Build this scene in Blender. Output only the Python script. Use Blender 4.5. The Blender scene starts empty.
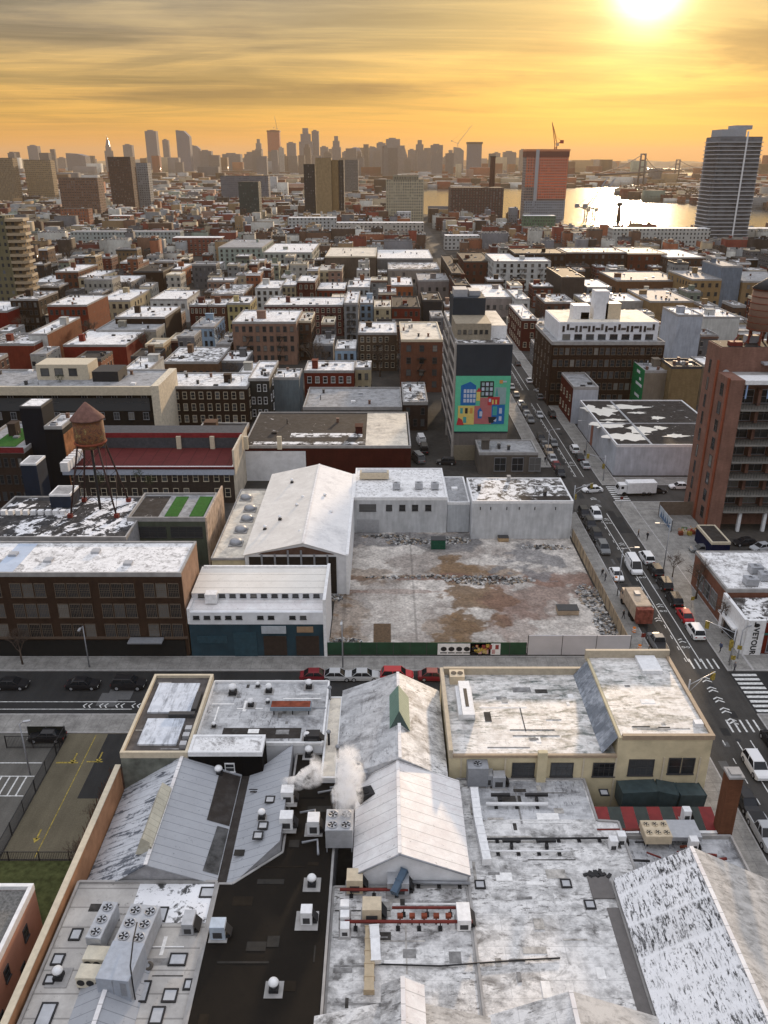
import bpy, bmesh, math, random
import numpy as np
from mathutils import Vector, Matrix
R = math.radians
random.seed(7)

# ------------------------------------------------------------------ camera, sky, sun, exposure
S = bpy.context.scene
COL = S.collection
H = 68.0; F = 828.0; HROW = 162.0
TH = math.atan((512 - HROW) / F); CT, ST = math.cos(TH), math.sin(TH)
cam_d = bpy.data.cameras.new('camera'); cam = bpy.data.objects.new('camera', cam_d); COL.objects.link(cam)
cam_d.sensor_fit = 'VERTICAL'; cam_d.sensor_height = 36.0; cam_d.lens = 36.0 * F / 1024
cam_d.clip_start = 0.5; cam_d.clip_end = 60000
cam.location = (0, 0, H); cam.rotation_euler = (R(90) - TH, 0, 0)
S.camera = cam
S.render.resolution_x = 768; S.render.resolution_y = 1024
S.view_settings.view_transform = 'Standard'; S.view_settings.look = 'None'
S.view_settings.gamma = 1; S.view_settings.use_curve_mapping = False
S.view_settings.exposure = 0.30
S.cycles.use_denoising = True
S.cycles.max_bounces = 8; S.cycles.diffuse_bounces = 3; S.cycles.glossy_bounces = 2
S.cycles.transmission_bounces = 3; S.cycles.volume_bounces = 6; S.cycles.transparent_max_bounces = 6
S.cycles.volume_step_rate = 2.0; S.cycles.volume_max_steps = 128
S.cycles.sample_clamp_indirect = 4

SAZ, SEL = 15.4, 9.3            # sun: degrees to the right of the view axis (+Y), and up
sdir = Vector((math.sin(R(SAZ)) * math.cos(R(SEL)), math.cos(R(SAZ)) * math.cos(R(SEL)), math.sin(R(SEL))))
sun_d = bpy.data.lights.new('sun', 'SUN'); sun_d.energy = 3.6; sun_d.angle = R(2.5); sun_d.color = (1.0, 0.74, 0.48)
sun = bpy.data.objects.new('sun', sun_d); COL.objects.link(sun)
sun.rotation_euler = (-sdir).to_track_quat('-Z', 'Y').to_euler()

class NT:
    """tiny node helper"""
    def __init__(s, nt):
        s.nt = nt; s.n = nt.nodes; s.l = nt.links
    def node(s, t, **kw):
        n = s.n.new(t)
        for k, v in kw.items(): setattr(n, k, v)
        return n
    def put(s, sock, v):
        if hasattr(v, 'is_linked') or hasattr(v, 'links'): s.l.new(v, sock)
        else:
            try: sock.default_value = v
            except Exception:
                sock.default_value = tuple(v) + (1,)
    def math(s, op, a, b=0.0, c=None, clamp=False):
        n = s.node('ShaderNodeMath', operation=op, use_clamp=clamp)
        s.put(n.inputs[0], a); s.put(n.inputs[1], b)
        if c is not None: s.put(n.inputs[2], c)
        return n.outputs[0]
    def vmath(s, op, a, b=(0, 0, 0)):
        n = s.node('ShaderNodeVectorMath', operation=op); s.put(n.inputs[0], a); s.put(n.inputs[1], b)
        return n.outputs['Value'] if op in ('DOT_PRODUCT', 'LENGTH') else n.outputs[0]
    def mix(s, f, a, b, mode='MIX'):
        n = s.node('ShaderNodeMix', data_type='RGBA', blend_type=mode)
        s.put(n.inputs[0], f)
        for sock, v in ((n.inputs[6], a), (n.inputs[7], b)):
            if isinstance(v, (tuple, list)): v = tuple(v)[:3] + (1,)
            s.put(sock, v)
        return n.outputs[2]
    def ramp(s, f, stops, interp='LINEAR'):
        n = s.node('ShaderNodeValToRGB'); s.put(n.inputs[0], f); r = n.color_ramp; r.interpolation = interp
        while len(r.elements) < len(stops): r.elements.new(0.5)
        for e, (p, c) in zip(r.elements, stops):
            e.position = p
            e.color = (c, c, c, 1) if isinstance(c, (int, float)) else tuple(c)[:3] + (1,)
        return n.outputs[0]
    def maprange(s, v, a, b, c=0.0, d=1.0, smooth=False):
        n = s.node('ShaderNodeMapRange', clamp=True)
        if smooth: n.interpolation_type = 'SMOOTHSTEP'
        s.put(n.inputs[0], v)
        for i, x in enumerate((a, b, c, d)): n.inputs[i + 1].default_value = x
        return n.outputs[0]
    def noise(s, vec, scale, detail=4, rough=0.55, dist=0.0):
        n = s.node('ShaderNodeTexNoise'); s.put(n.inputs['Vector'], vec)
        n.inputs['Scale'].default_value = scale; n.inputs['Detail'].default_value = detail
        n.inputs['Roughness'].default_value = rough; n.inputs['Distortion'].default_value = dist
        return n.outputs['Fac']
    def xyz(s, v):
        n = s.node('ShaderNodeSeparateXYZ'); s.put(n.inputs[0], v); return n.outputs
    def comb(s, x, y, z):
        n = s.node('ShaderNodeCombineXYZ')
        for i, v in enumerate((x, y, z)): s.put(n.inputs[i], v)
        return n.outputs[0]

world = bpy.data.worlds.new('World'); S.world = world; world.use_nodes = True
w = NT(world.node_tree); w.n.clear()
wout = w.node('ShaderNodeOutputWorld'); bg = w.node('ShaderNodeBackground'); w.l.new(bg.outputs[0], wout.inputs[0])
sky = w.node('ShaderNodeTexSky', sky_type='NISHITA', sun_disc=False)
sky.sun_elevation = R(SEL); sky.sun_rotation = R(SAZ); sky.altitude = 60; sky.dust_density = 2.5; sky.air_density = 1.3
tc = w.node('ShaderNodeTexCoord'); dvec = tc.outputs['Generated']
dx, dy, dz = w.xyz(dvec)
sd = w.vmath('DOT_PRODUCT', dvec, tuple(sdir))
# thin high cloud as a veil over the sky: tone by height and sun angle, the unseen part overhead raised to light the roofs
zpos = w.math('MAXIMUM', dz, 0.0)
pz = w.math('ADD', zpos, 0.045)
cp = w.comb(w.math('DIVIDE', dx, pz), w.math('MULTIPLY', w.math('DIVIDE', dy, pz), 1.0), 0.0)
cpr = w.node('ShaderNodeVectorRotate', rotation_type='Z_AXIS'); w.put(cpr.inputs['Vector'], cp); cpr.inputs['Angle'].default_value = R(-7)
st1 = w.noise(w.vmath('MULTIPLY', cpr.outputs[0], (0.26, 0.62, 1)), 1.0, 6, 0.56, 1.3)
st2 = w.noise(w.vmath('MULTIPLY', cpr.outputs[0], (0.35, 1.9, 1)), 1.0, 5, 0.6, 0.4)
st3 = w.noise(w.vmath('MULTIPLY', dvec, (3.0, 3.0, 22.0)), 1.0, 4, 0.55, 0.5)
glow_col = w.ramp(zpos, [(0.0, (0.74, 0.25, 0.015)), (0.02, (0.76, 0.32, 0.02)), (0.045, (0.64, 0.34, 0.05)), (0.08, (0.53, 0.33, 0.10)), (0.127, (0.38, 0.29, 0.165)),
                         (0.20, (0.34, 0.30, 0.25)), (0.32, (0.50, 0.50, 0.53)), (0.55, (1.02, 1.03, 1.07)), (1.0, (1.34, 1.36, 1.42))])
back_col = w.ramp(zpos, [(0.0, (0.20, 0.19, 0.20)), (0.15, (0.28, 0.28, 0.31)), (0.5, (0.90, 0.92, 0.98)), (1.0, (1.34, 1.36, 1.42))])
sunside = w.maprange(sd, -0.1, 0.75, 0, 1, True)
veil = w.mix(sunside, back_col, glow_col)
shade = w.ramp(st1, [(0.36, (0.46, 0.50, 0.58)), (0.46, (0.70, 0.73, 0.82)), (0.54, (1.0, 0.99, 0.97)), (0.68, (1.30, 1.26, 1.18))])
veil = w.mix(w.maprange(zpos, 0.02, 0.065), veil, w.mix(1.0, veil, shade, 'MULTIPLY'))
veil = w.mix(w.math('MULTIPLY', w.maprange(st2, 0.56, 0.72), w.maprange(zpos, 0.01, 0.05, 0, 0.8)), veil, w.mix(1.0, veil, (0.60, 0.63, 0.78), 'MULTIPLY'))
veil = w.mix(w.math('MULTIPLY', w.maprange(st3, 0.52, 0.7), 0.35), veil, w.mix(1.0, veil, (0.80, 0.74, 0.70), 'MULTIPLY'))
# brightening round the sun behind the veil
g1 = w.math('POWER', w.math('MAXIMUM', sd, 0.0), 60.0)
g2 = w.math('POWER', w.math('MAXIMUM', sd, 0.0), 420.0)
g3 = w.math('POWER', w.math('MAXIMUM', sd, 0.0), 2600.0)
g0 = w.math('POWER', w.math('MAXIMUM', sd, 0.0), 22.0)
veil = w.mix(g0, veil, w.mix(1.0, veil, (1.0, 0.98, 0.60), 'MULTIPLY'))
gl = w.mix(1.0, w.mix(g1, (0, 0, 0), (0.07, 0.045, 0.0)), w.mix(g2, (0, 0, 0), (0.42, 0.33, 0.15)), 'ADD')
gl = w.mix(1.0, gl, w.mix(g3, (0, 0, 0), (3.2, 2.8, 2.1)), 'ADD')
veil = w.mix(1.0, veil, gl, 'ADD')
az = w.math('DIVIDE', dx, w.math('MAXIMUM', dy, 0.05))
wob = w.math('MULTIPLY', w.math('SUBTRACT', w.noise(w.vmath('MULTIPLY', dvec, (9, 9, 50)), 1.0, 5, 0.62, 0.4), 0.5), 2.6)
def bank(a0, z0, wa, wz, dark, k):
    global veil
    u = w.math('DIVIDE', w.math('SUBTRACT', az, a0), wa); v_ = w.math('DIVIDE', w.math('SUBTRACT', w.math('ADD', dz, w.math('MULTIPLY', az, -.03)), z0), wz)
    d_ = w.math('ADD', w.math('SQRT', w.math('ADD', w.math('MULTIPLY', u, u), w.math('MULTIPLY', v_, v_))), wob)
    veil = w.mix(w.math('MULTIPLY', w.maprange(d_, 0.25, 1.35, 1, 0, True), k), veil, w.mix(1.0, veil, dark, 'MULTIPLY'))
bank(0.405, 0.097, 0.10, 0.021, (0.22, 0.23, 0.30), 1.0); bank(0.17, 0.098, 0.09, 0.010, (0.66, 0.64, 0.70), .8); bank(0.08, 0.074, 0.17, 0.007, (0.62, 0.62, 0.74), .9); bank(-0.36, 0.128, 0.20, 0.016, (0.72, 0.74, 0.86), .8)
bank(-0.25, 0.072, 0.26, 0.006, (0.70, 0.70, 0.80), .8); bank(0.30, 0.050, 0.22, 0.005, (0.74, 0.66, 0.6), .8); bank(0.22, 0.122, 0.12, 0.012, (0.78, 0.78, 0.85), .7)
cir = w.noise(w.vmath('MULTIPLY', cpr.outputs[0], (0.30, 2.6, 1)), 1.0, 6, 0.6, 1.4)
cl = w.maprange(w.math('ABSOLUTE', w.math('SUBTRACT', cir, 0.5)), 0.0, 0.045, 1, 0, True)
veil = w.mix(w.math('MULTIPLY', cl, w.maprange(zpos, 0.03, 0.07, 0, .55)), veil, w.mix(1.0, veil, (1.28, 1.24, 1.16), 'MULTIPLY'))
skyc = w.mix(1.0, sky.outputs[0], (0.10, 0.10, 0.10), 'MULTIPLY')
fin = w.mix(0.92, skyc, veil)
w.l.new(fin, bg.inputs[0]); bg.inputs[1].default_value = 1.0

# ------------------------------------------------------------------ pixel <-> place (used to read positions off a survey photo)
def Kd(py): return 1.0 / math.tan(TH + math.atan((py - 512) / F))
def A(px, py, z=0.0):
    D = (H - z) * Kd(py); zc = D * CT + (H - z) * ST
    return ((px - 384) * zc / F, D)
def DD(py, z=0.0): return (H - z) * Kd(py)
def ZZ(py, D): return H - D * math.tan(TH + math.atan((py - 512) / F))
def XX(px, D, z=0.0): return (px - 384) * (D * CT + (H - z) * ST) / F
def V3(px, py, z): x, d = A(px, py, z); return Vector((x, d, z))

# ------------------------------------------------------------------ mesh building
class MB:
    def __init__(s): s.v = []; s.f = []; s.m = []; s.sm = []
    def face(s, pts, m=0, smooth=False):
        b = len(s.v); s.v += [tuple(p) for p in pts]; s.f.append(tuple(range(b, b + len(pts)))); s.m.append(m); s.sm.append(smooth)
    def box(s, x0, x1, y0, y1, z0, z1, m=0, bottom=True):
        b = len(s.v)
        s.v += [(x0, y0, z0), (x1, y0, z0), (x1, y1, z0), (x0, y1, z0), (x0, y0, z1), (x1, y0, z1), (x1, y1, z1), (x0, y1, z1)]
        fs = [(4, 5, 6, 7), (0, 1, 5, 4), (1, 2, 6, 5), (2, 3, 7, 6), (3, 0, 4, 7)] + ([(3, 2, 1, 0)] if bottom else [])
        for q in fs: s.f.append(tuple(b + i for i in q)); s.m.append(m); s.sm.append(False)
        return s
    def cbox(s, cx, cy, cz, sx, sy, sz, m=0, rot=0.0):
        n = len(s.v); s.box(-sx / 2, sx / 2, -sy / 2, sy / 2, -sz / 2, sz / 2, m)
        c, q = math.cos(rot), math.sin(rot)
        for i in range(n, len(s.v)):
            x, y, z = s.v[i]; s.v[i] = (cx + x * c - y * q, cy + x * q + y * c, cz + z)
        return s
    def prism(s, poly, z0, z1, m=0, mtop=None):
        n = len(poly)
        if sum(poly[i][0] * poly[(i + 1) % n][1] - poly[(i + 1) % n][0] * poly[i][1] for i in range(n)) < 0: poly = poly[::-1]
        b = len(s.v); s.v += [(x, y, z0) for x, y in poly] + [(x, y, z1) for x, y in poly]
        for i in range(n):
            j = (i + 1) % n; s.f.append((b + i, b + j, b + n + j, b + n + i)); s.m.append(m); s.sm.append(False)
        s.f.append(tuple(b + n + i for i in range(n))); s.m.append(m if mtop is None else mtop); s.sm.append(False)
        s.f.append(tuple(b + n - 1 - i for i in range(n))); s.m.append(m); s.sm.append(False)
        return s
    def tube(s, pts, rad, seg=8, m=0, cap=True, smooth=True):
        pts = [Vector(p) for p in pts]; rads = rad if isinstance(rad, (list, tuple)) else [rad] * len(pts)
        b = len(s.v); n = len(pts)
        for i, p in enumerate(pts):
            d = (pts[min(i + 1, n - 1)] - pts[max(i - 1, 0)]).normalized()
            u = d.cross(Vector((0, 0, 1)) if abs(d.z) < 0.9 else Vector((1, 0, 0))).normalized(); vv = d.cross(u)
            for k in range(seg):
                a = 2 * math.pi * k / seg; s.v.append(tuple(p + (u * math.cos(a) + vv * math.sin(a)) * rads[i]))
        for i in range(n - 1):
            for k in range(seg):
                j = (k + 1) % seg
                s.f.append((b + i * seg + k, b + (i + 1) * seg + k, b + (i + 1) * seg + j, b + i * seg + j)); s.m.append(m); s.sm.append(smooth)
        if cap:
            s.f.append(tuple(b + k for k in range(seg))); s.m.append(m); s.sm.append(False)
            s.f.append(tuple(b + (n - 1) * seg + seg - 1 - k for k in range(seg))); s.m.append(m); s.sm.append(False)
        return s
    def lathe(s, prof, cx=0, cy=0, seg=16, m=0, smooth=True):
        b = len(s.v); n = len(prof)
        for r, z in prof:
            for k in range(seg):
                a = 2 * math.pi * k / seg; s.v.append((cx + r * math.cos(a), cy + r * math.sin(a), z))
        for i in range(n - 1):
            for k in range(seg):
                j = (k + 1) % seg
                s.f.append((b + i * seg + k, b + i * seg + j, b + (i + 1) * seg + j, b + (i + 1) * seg + k)); s.m.append(m); s.sm.append(smooth)
        s.f.append(tuple(b + (n - 1) * seg + k for k in range(seg))); s.m.append(m); s.sm.append(False)
        s.f.append(tuple(b + seg - 1 - k for k in range(seg))); s.m.append(m); s.sm.append(False)
        return s
    def fan(s, cx, cy, z, r, m=0, blades=6):
        for k in range(blades):
            a = 2 * math.pi * k / blades
            p = [(cx, cy, z), (cx + r * math.cos(a), cy + r * math.sin(a), z), (cx + r * math.cos(a + .55), cy + r * math.sin(a + .55), z + r * .08)]
            s.face(p, m)
        return s
    def build(s, name, mats, parent=None, origin=(0, 0, 0), color=None, bevel=0):
        if not isinstance(mats, (list, tuple)): mats = [mats]
        me = bpy.data.meshes.new(name); ox, oy, oz = origin
        me.from_pydata([(x - ox, y - oy, z - oz) for x, y, z in s.v], [], s.f)
        for m in mats: me.materials.append(m)
        me.polygons.foreach_set('material_index', s.m); me.polygons.foreach_set('use_smooth', s.sm)
        uv = me.uv_layers.new(name='UVMap'); nl = len(me.loops)
        vi = np.empty(nl, dtype=np.int32); me.loops.foreach_get('vertex_index', vi)
        co = np.array(s.v, dtype=np.float64).reshape(-1, 3)
        pn = np.empty(len(me.polygons) * 3); me.polygons.foreach_get('normal', pn); pn = pn.reshape(-1, 3)
        lt = np.empty(len(me.polygons), dtype=np.int32); me.polygons.foreach_get('loop_total', lt)
        ln = np.repeat(pn, lt, axis=0); c = co[vi]
        ax = np.abs(ln[:, 0]) > np.abs(ln[:, 1]); flat = np.abs(ln[:, 2]) > 0.7
        u = np.where(ax & ~flat, c[:, 1], c[:, 0]); v = np.where(flat, c[:, 1], c[:, 2])
        uv.data.foreach_set('uv', np.stack([u, v], 1).astype(np.float32).ravel())
        o = bpy.data.objects.new(name, me); COL.objects.link(o)
        if parent is not None: o.parent = parent
        else: o.location = origin
        if color is not None: o.color = tuple(color)[:3] + (1,)
        if bevel:
            bv = o.modifiers.new('edge', 'BEVEL'); bv.width = bevel; bv.segments = 2; bv.limit_method = 'ANGLE'
        return o

def thing(name, label, cat, loc=(0, 0, 0), rz=0.0, group=None):
    o = bpy.data.objects.new(name, None); COL.objects.link(o); o.location = loc; o.rotation_euler = (0, 0, rz)
    o.empty_display_size = 0.5
    o['label'] = label; o['category'] = cat
    if group: o['group'] = group
    return o
def tag(o, label, cat, group=None):
    o['label'] = label; o['category'] = cat
    if group: o['group'] = group
    return o
def struct(o): o['kind'] = 'structure'; return o
def stuff(o, label=None, cat=None):
    o['kind'] = 'stuff'
    if label: o['label'] = label; o['category'] = cat
    return o
KIDS = {}
def part(mb, name, mats, parent, color=None, **kw):
    """mesh part in its thing's world place; local to the thing's base"""
    o = mb.build(name, mats, parent, origin=tuple(parent.location) if parent.parent is None else tuple(parent.parent.location), color=color, **kw)
    KIDS.setdefault(parent.name, []).append(o)
    return o
def lpart(mb, name, mats, parent, color=None, **kw):
    """mesh part given in local coordinates"""
    o = mb.build(name, mats, parent, color=color, **kw); KIDS.setdefault(parent.name, []).append(o); return o
def dup(root, loc, rz, label, group=None, color=None, scale=None):
    r = root.copy(); COL.objects.link(r); r.location = loc; r.rotation_euler = (0, 0, rz); r['label'] = label
    if group: r['group'] = group
    if scale: r.scale = scale if isinstance(scale, tuple) else (scale,) * 3
    def rec(src, dst):
        for ch in KIDS.get(src.name, []):
            c = ch.copy(); COL.objects.link(c); c.parent = dst
            if color is not None and ch.get('paint'): c.color = tuple(color)[:3] + (1,)
            rec(ch, c)
    rec(root, r)
    return r

# ------------------------------------------------------------------ materials
MC = {}
def newmat(name):
    m = bpy.data.materials.new(name); m.use_nodes = True; t = NT(m.node_tree)
    p = t.n['Principled BSDF']; return m, t, p
def bump(t, p, h, strength=0.3, dist=0.05):
    b = t.node('ShaderNodeBump'); b.inputs['Strength'].default_value = strength; b.inputs['Distance'].default_value = dist
    t.put(b.inputs['Height'], h); t.l.new(b.outputs[0], p.inputs['Normal'])
def plain(name, col, rough=0.7, metal=0.0, var=0.25, scale=1.5):
    k = ('plain', name)
    if k in MC: return MC[k]
    m, t, p = newmat(name); g = t.node('ShaderNodeNewGeometry').outputs['Position']
    n = t.noise(g, scale, 5, 0.6)
    f = t.maprange(n, 0.3, 0.7, 1 - var, 1 + var * 0.6)
    c = t.mix(1.0, tuple(col), t.comb(f, f, f), 'MULTIPLY')
    t.l.new(c, p.inputs['Base Color']); p.inputs['Roughness'].default_value = rough; p.inputs['Metallic'].default_value = metal
    p.inputs['Specular IOR Level'].default_value = 0.3 if rough < .7 else .1
    MC[k] = m; return m
def facade(name, windows=False, brick=False, attr=False):
    if ('f', name) in MC: return MC[('f', name)]
    m, t, p = newmat(name)
    if attr: a = t.node('ShaderNodeAttribute', attribute_name='col'); base = a.outputs['Color']
    else: base = t.node('ShaderNodeObjectInfo').outputs['Color']
    geo = t.node('ShaderNodeNewGeometry'); pos = geo.outputs['Position']
    n1 = t.noise(pos, 0.35, 5, 0.65); n2 = t.noise(t.vmath('MULTIPLY', pos, (1, 1, 0.15)), 1.6, 4, 0.6)
    f = t.math('MULTIPLY', t.maprange(n1, 0.3, 0.7, 0.82, 1.12), t.maprange(n2, 0.35, 0.7, 0.85, 1.08))
    gm = t.node('ShaderNodeGamma'); t.put(gm.inputs[0], base); gm.inputs[1].default_value = 1.45
    c = t.mix(1.0, gm.outputs[0], t.comb(f, f, f), 'MULTIPLY')
    uvn = t.node('ShaderNodeUVMap', uv_map='UVMap'); uv = uvn.outputs[0]; u, v, _ = t.xyz(uv)
    if brick:
        b = t.node('ShaderNodeTexBrick'); t.put(b.inputs['Vector'], uv); b.inputs['Scale'].default_value = 1.0
        b.inputs['Brick Width'].default_value = 0.5; b.inputs['Row Height'].default_value = 0.16; b.inputs['Mortar Size'].default_value = 0.012
        b.inputs['Color1'].default_value = (1, 1, 1, 1); b.inputs['Color2'].default_value = (0.78, 0.78, 0.78, 1); b.inputs['Mortar'].default_value = (1.0, 0.98, 0.95, 1)
        c = t.mix(0.8, c, t.mix(1.0, c, b.outputs['Color'], 'MULTIPLY'))
    rough = 0.85
    if windows:
        rnd = t.node('ShaderNodeObjectInfo').outputs['Random'] if not attr else t.node('ShaderNodeAttribute', attribute_name='rnd').outputs['Fac']
        wu = t.math('ADD', 2.3, t.math('MULTIPLY', rnd, 1.4))
        uu = t.math('ADD', t.math('DIVIDE', u, wu), 0.0); vv = t.math('DIVIDE', v, 3.1)
        fu = t.math('FRACT', uu); fv = t.math('FRACT', vv)
        mask = t.math('MULTIPLY', t.math('MULTIPLY', t.math('GREATER_THAN', fu, 0.30), t.math('LESS_THAN', fu, 0.70)),
                      t.math('MULTIPLY', t.math('GREATER_THAN', fv, 0.32), t.math('LESS_THAN', fv, 0.82)))
        nz = t.xyz(geo.outputs['Normal'])[2]
        mask = t.math('MULTIPLY', mask, t.math('LESS_THAN', t.math('ABSOLUTE', nz), 0.4))
        # top strip (cornice) free of windows
        wn = t.node('ShaderNodeTexWhiteNoise', noise_dimensions='3D'); t.put(wn.inputs['Vector'], t.comb(t.math('FLOOR', uu), t.math('FLOOR', vv), t.math('MULTIPLY', rnd, 50)))
        mask = t.math('MULTIPLY', mask, t.math('GREATER_THAN', wn.outputs['Value'], 0.08))
        edge = t.math('MULTIPLY', t.math('MULTIPLY', t.math('GREATER_THAN', fu, 0.27), t.math('LESS_THAN', fu, 0.73)), t.math('ADD', t.math('MULTIPLY', t.math('GREATER_THAN', fv, 0.26), t.math('LESS_THAN', fv, 0.32)), t.math('MULTIPLY', t.math('GREATER_THAN', fv, 0.82), t.math('LESS_THAN', fv, 0.90))))
        edge = t.math('MULTIPLY', edge, t.math('MULTIPLY', t.math('LESS_THAN', t.math('ABSOLUTE', nz), 0.4), t.math('GREATER_THAN', rnd, .35)))
        c = t.mix(t.math('MULTIPLY', edge, .6), c, (.38, .35, .31))
        wc = t.ramp(wn.outputs['Value'], [(0.0, (0.02, 0.023, 0.028)), (0.75, (0.035, 0.04, 0.048)), (0.86, (0.10, 0.11, 0.13)), (1.0, (0.15, 0.15, 0.145))])
        c = t.mix(mask, c, wc)
        t.l.new(t.maprange(mask, 0, 1, 0.85, 0.25), p.inputs['Roughness'])
    else: p.inputs['Roughness'].default_value = rough
    p.inputs['Specular IOR Level'].default_value = 0.12 if not windows else .3
    t.l.new(c, p.inputs['Base Color']); MC[('f', name)] = m; return m
def roofmat(name, light=(0.74, 0.735, 0.73), dark=(0.05, 0.045, 0.042), mid=(0.40, 0.39, 0.38), thr=0.45, soft=0.1, streak=(1, 1, 1), scale=0.35, seam=None, fine=2.2, seam_dir=0, rot=0.0, wear=0.5, cell=None, fleck=0.0, fstreak=(1, 3, 1), rough=.72):
    """membrane / metal roof: worn light coat or snow over a dark sheet, patched in rectangles, flecked and seamed"""
    k = ('r', name)
    if k in MC: return MC[k]
    m, t, p = newmat(name); pos = t.node('ShaderNodeNewGeometry').outputs['Position']
    if rot:
        rn = t.node('ShaderNodeVectorRotate', rotation_type='Z_AXIS'); t.put(rn.inputs['Vector'], pos); rn.inputs['Angle'].default_value = R(rot); pos = rn.outputs[0]
    sp = t.vmath('MULTIPLY', pos, streak)
    n1 = t.noise(sp, scale, 8, 0.66, 0.6); n2 = t.noise(pos, scale * fine * 2, 6, 0.7); n3 = t.noise(pos, 0.07, 3, 0.5)
    v = t.math('ADD', t.math('ADD', t.math('MULTIPLY', n1, 0.62), t.math('MULTIPLY', n2, 0.22)), t.math('MULTIPLY', n3, 0.16))
    x, y, z = t.xyz(pos)
    if cell:
        b = t.node('ShaderNodeTexBrick'); t.put(b.inputs['Vector'], pos); b.inputs['Scale'].default_value = 1; b.inputs['Brick Width'].default_value = cell[0]; b.inputs['Row Height'].default_value = cell[1]
        b.inputs['Mortar Size'].default_value = 0.04; b.inputs['Mortar Smooth'].default_value = .6; b.inputs['Color1'].default_value = (0, 0, 0, 1); b.inputs['Color2'].default_value = (1, 1, 1, 1); b.inputs['Mortar'].default_value = (.5, .5, .5, 1)
        cv = b.outputs['Color']; v = t.math('ADD', v, t.math('MULTIPLY', t.math('SUBTRACT', cv, .5), .03))
    mask = t.maprange(v, thr - soft / 2, thr + soft / 2)
    c = t.mix(mask, dark, light)
    greyer = t.maprange(t.noise(pos, 0.9, 6, 0.68), 0.44, 0.66, 0.0, wear)
    c = t.mix(greyer, c, mid)
    if cell:
        q = t.maprange(cv, 0, 1, .91, 1.04); c = t.mix(1.0, c, t.comb(q, q, q), 'MULTIPLY')
        c = t.mix(t.math('MULTIPLY', b.outputs['Fac'], .28), c, tuple(k_ * .35 for k_ in mid))
    if fleck:
        f1 = t.noise(t.vmath('MULTIPLY', pos, fstreak), 1.1, 6, .72); f2 = t.maprange(t.noise(pos, .22, 4, .6), .42, .60)
        c = t.mix(t.math('MULTIPLY', t.math('MULTIPLY', t.maprange(f1, .54, .60), f2), fleck), c, dark)
    spots = t.maprange(t.noise(pos, 2.6, 4, 0.7), 0.62, 0.70, 0, 0.6)
    c = t.mix(spots, c, tuple(x_ * 0.35 for x_ in mid))
    if cell and cell[0] > 30: c = t.mix(t.maprange(t.math('PINGPONG', y, 1.65), 0.0, .30, .95, 0), c, light)
    if seam:
        a = (x, y)[seam_dir]
        fr = t.math('FRACT', t.math('DIVIDE', a, seam))
        s_ = t.math('LESS_THAN', fr, 0.07)
        c = t.mix(t.math('MULTIPLY', s_, 0.5), c, tuple(q * 0.3 for q in mid))
    t.l.new(c, p.inputs['Base Color']); p.inputs['Roughness'].default_value = rough; p.inputs['Specular IOR Level'].default_value = 0.08 if rough > .6 else .5
    bump(t, p, n2, 0.4, 0.06)
    MC[k] = m; return m
FB = facade('painted_wall'); FBK = facade('brick_wall', brick=True); FW = facade('wall_with_windows', windows=True); FMASS = facade('mass_wall', windows=True, attr=True)
SNOW = roofmat('snow_roof', light=(.80, .795, .79), dark=(.20, .19, .185), thr=0.43, soft=.12, scale=.7, wear=0.45, fleck=.8, fstreak=(2, 2, 1))
SNOWP = roofmat('patchy_snow_roof', thr=0.50, soft=0.04, dark=(0.045, 0.04, 0.037), scale=.5, wear=.4)
TAR = roofmat('tar_roof', light=(.6, .58, .56), thr=0.62, soft=0.04, mid=(0.075, 0.07, 0.068), dark=(0.035, 0.030, 0.027), scale=.5)
GREYR = roofmat('grey_roof', light=(0.36, 0.365, 0.375), dark=(0.12, 0.12, 0.12), mid=(0.22, 0.22, 0.225), thr=0.45, soft=0.2, scale=.5, fleck=.7)
WARMR = roofmat('pale_tan_roof', light=(0.68, 0.62, 0.52), dark=(0.20, 0.18, 0.16), mid=(0.45, 0.42, 0.38), thr=0.42, soft=0.2)
ROOFS = {'snow': (SNOW, 'snowy'), 'patch': (SNOWP, 'patchy snow'), 'tar': (TAR, 'dark tar'), 'grey': (GREYR, 'grey'), 'warm': (WARMR, 'pale')}
GLASS, t_, p_ = newmat('window_glass')
rn_ = t_.node('ShaderNodeObjectInfo').outputs['Random']
t_.l.new(t_.ramp(rn_, [(0, (0.012, 0.014, 0.017)), (0.55, (0.022, 0.026, 0.03)), (0.8, (0.07, 0.075, 0.08)), (1, (0.2, 0.19, 0.17))]), p_.inputs['Base Color'])
p_.inputs['Roughness'].default_value = 0.15
def trim(name, col, rough=0.6, metal=0): return plain(name, col, rough, metal, 0.15, 2.0)
WHITE = trim('white_paint', (0.74, 0.74, 0.74)); CREAMT = trim('cream_trim', (0.55, 0.48, 0.36)); DARKT = trim('dark_trim', (0.05, 0.05, 0.052))
STEEL = trim('galvanised_steel', (0.42, 0.43, 0.45), 0.45, 0.4); GREYM = trim('grey_metal', (0.28, 0.29, 0.31), 0.5, 0.3)
BLACK = trim('black_metal', (0.018, 0.018, 0.02)); RUST = plain('rusty_steel', (0.22, 0.06, 0.035), 0.8, 0, 0.5, 1.2); REDM = plain('red_steel', (0.15, 0.022, 0.016), 0.6, 0, 0.3)
BRICKR = trim('chimney_brick', (0.14, 0.075, 0.055)); TANM = trim('tan_box', (0.55, 0.46, 0.33))
CONC = plain('concrete', (0.33, 0.32, 0.31), 0.85, 0, 0.25, 0.8)
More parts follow.
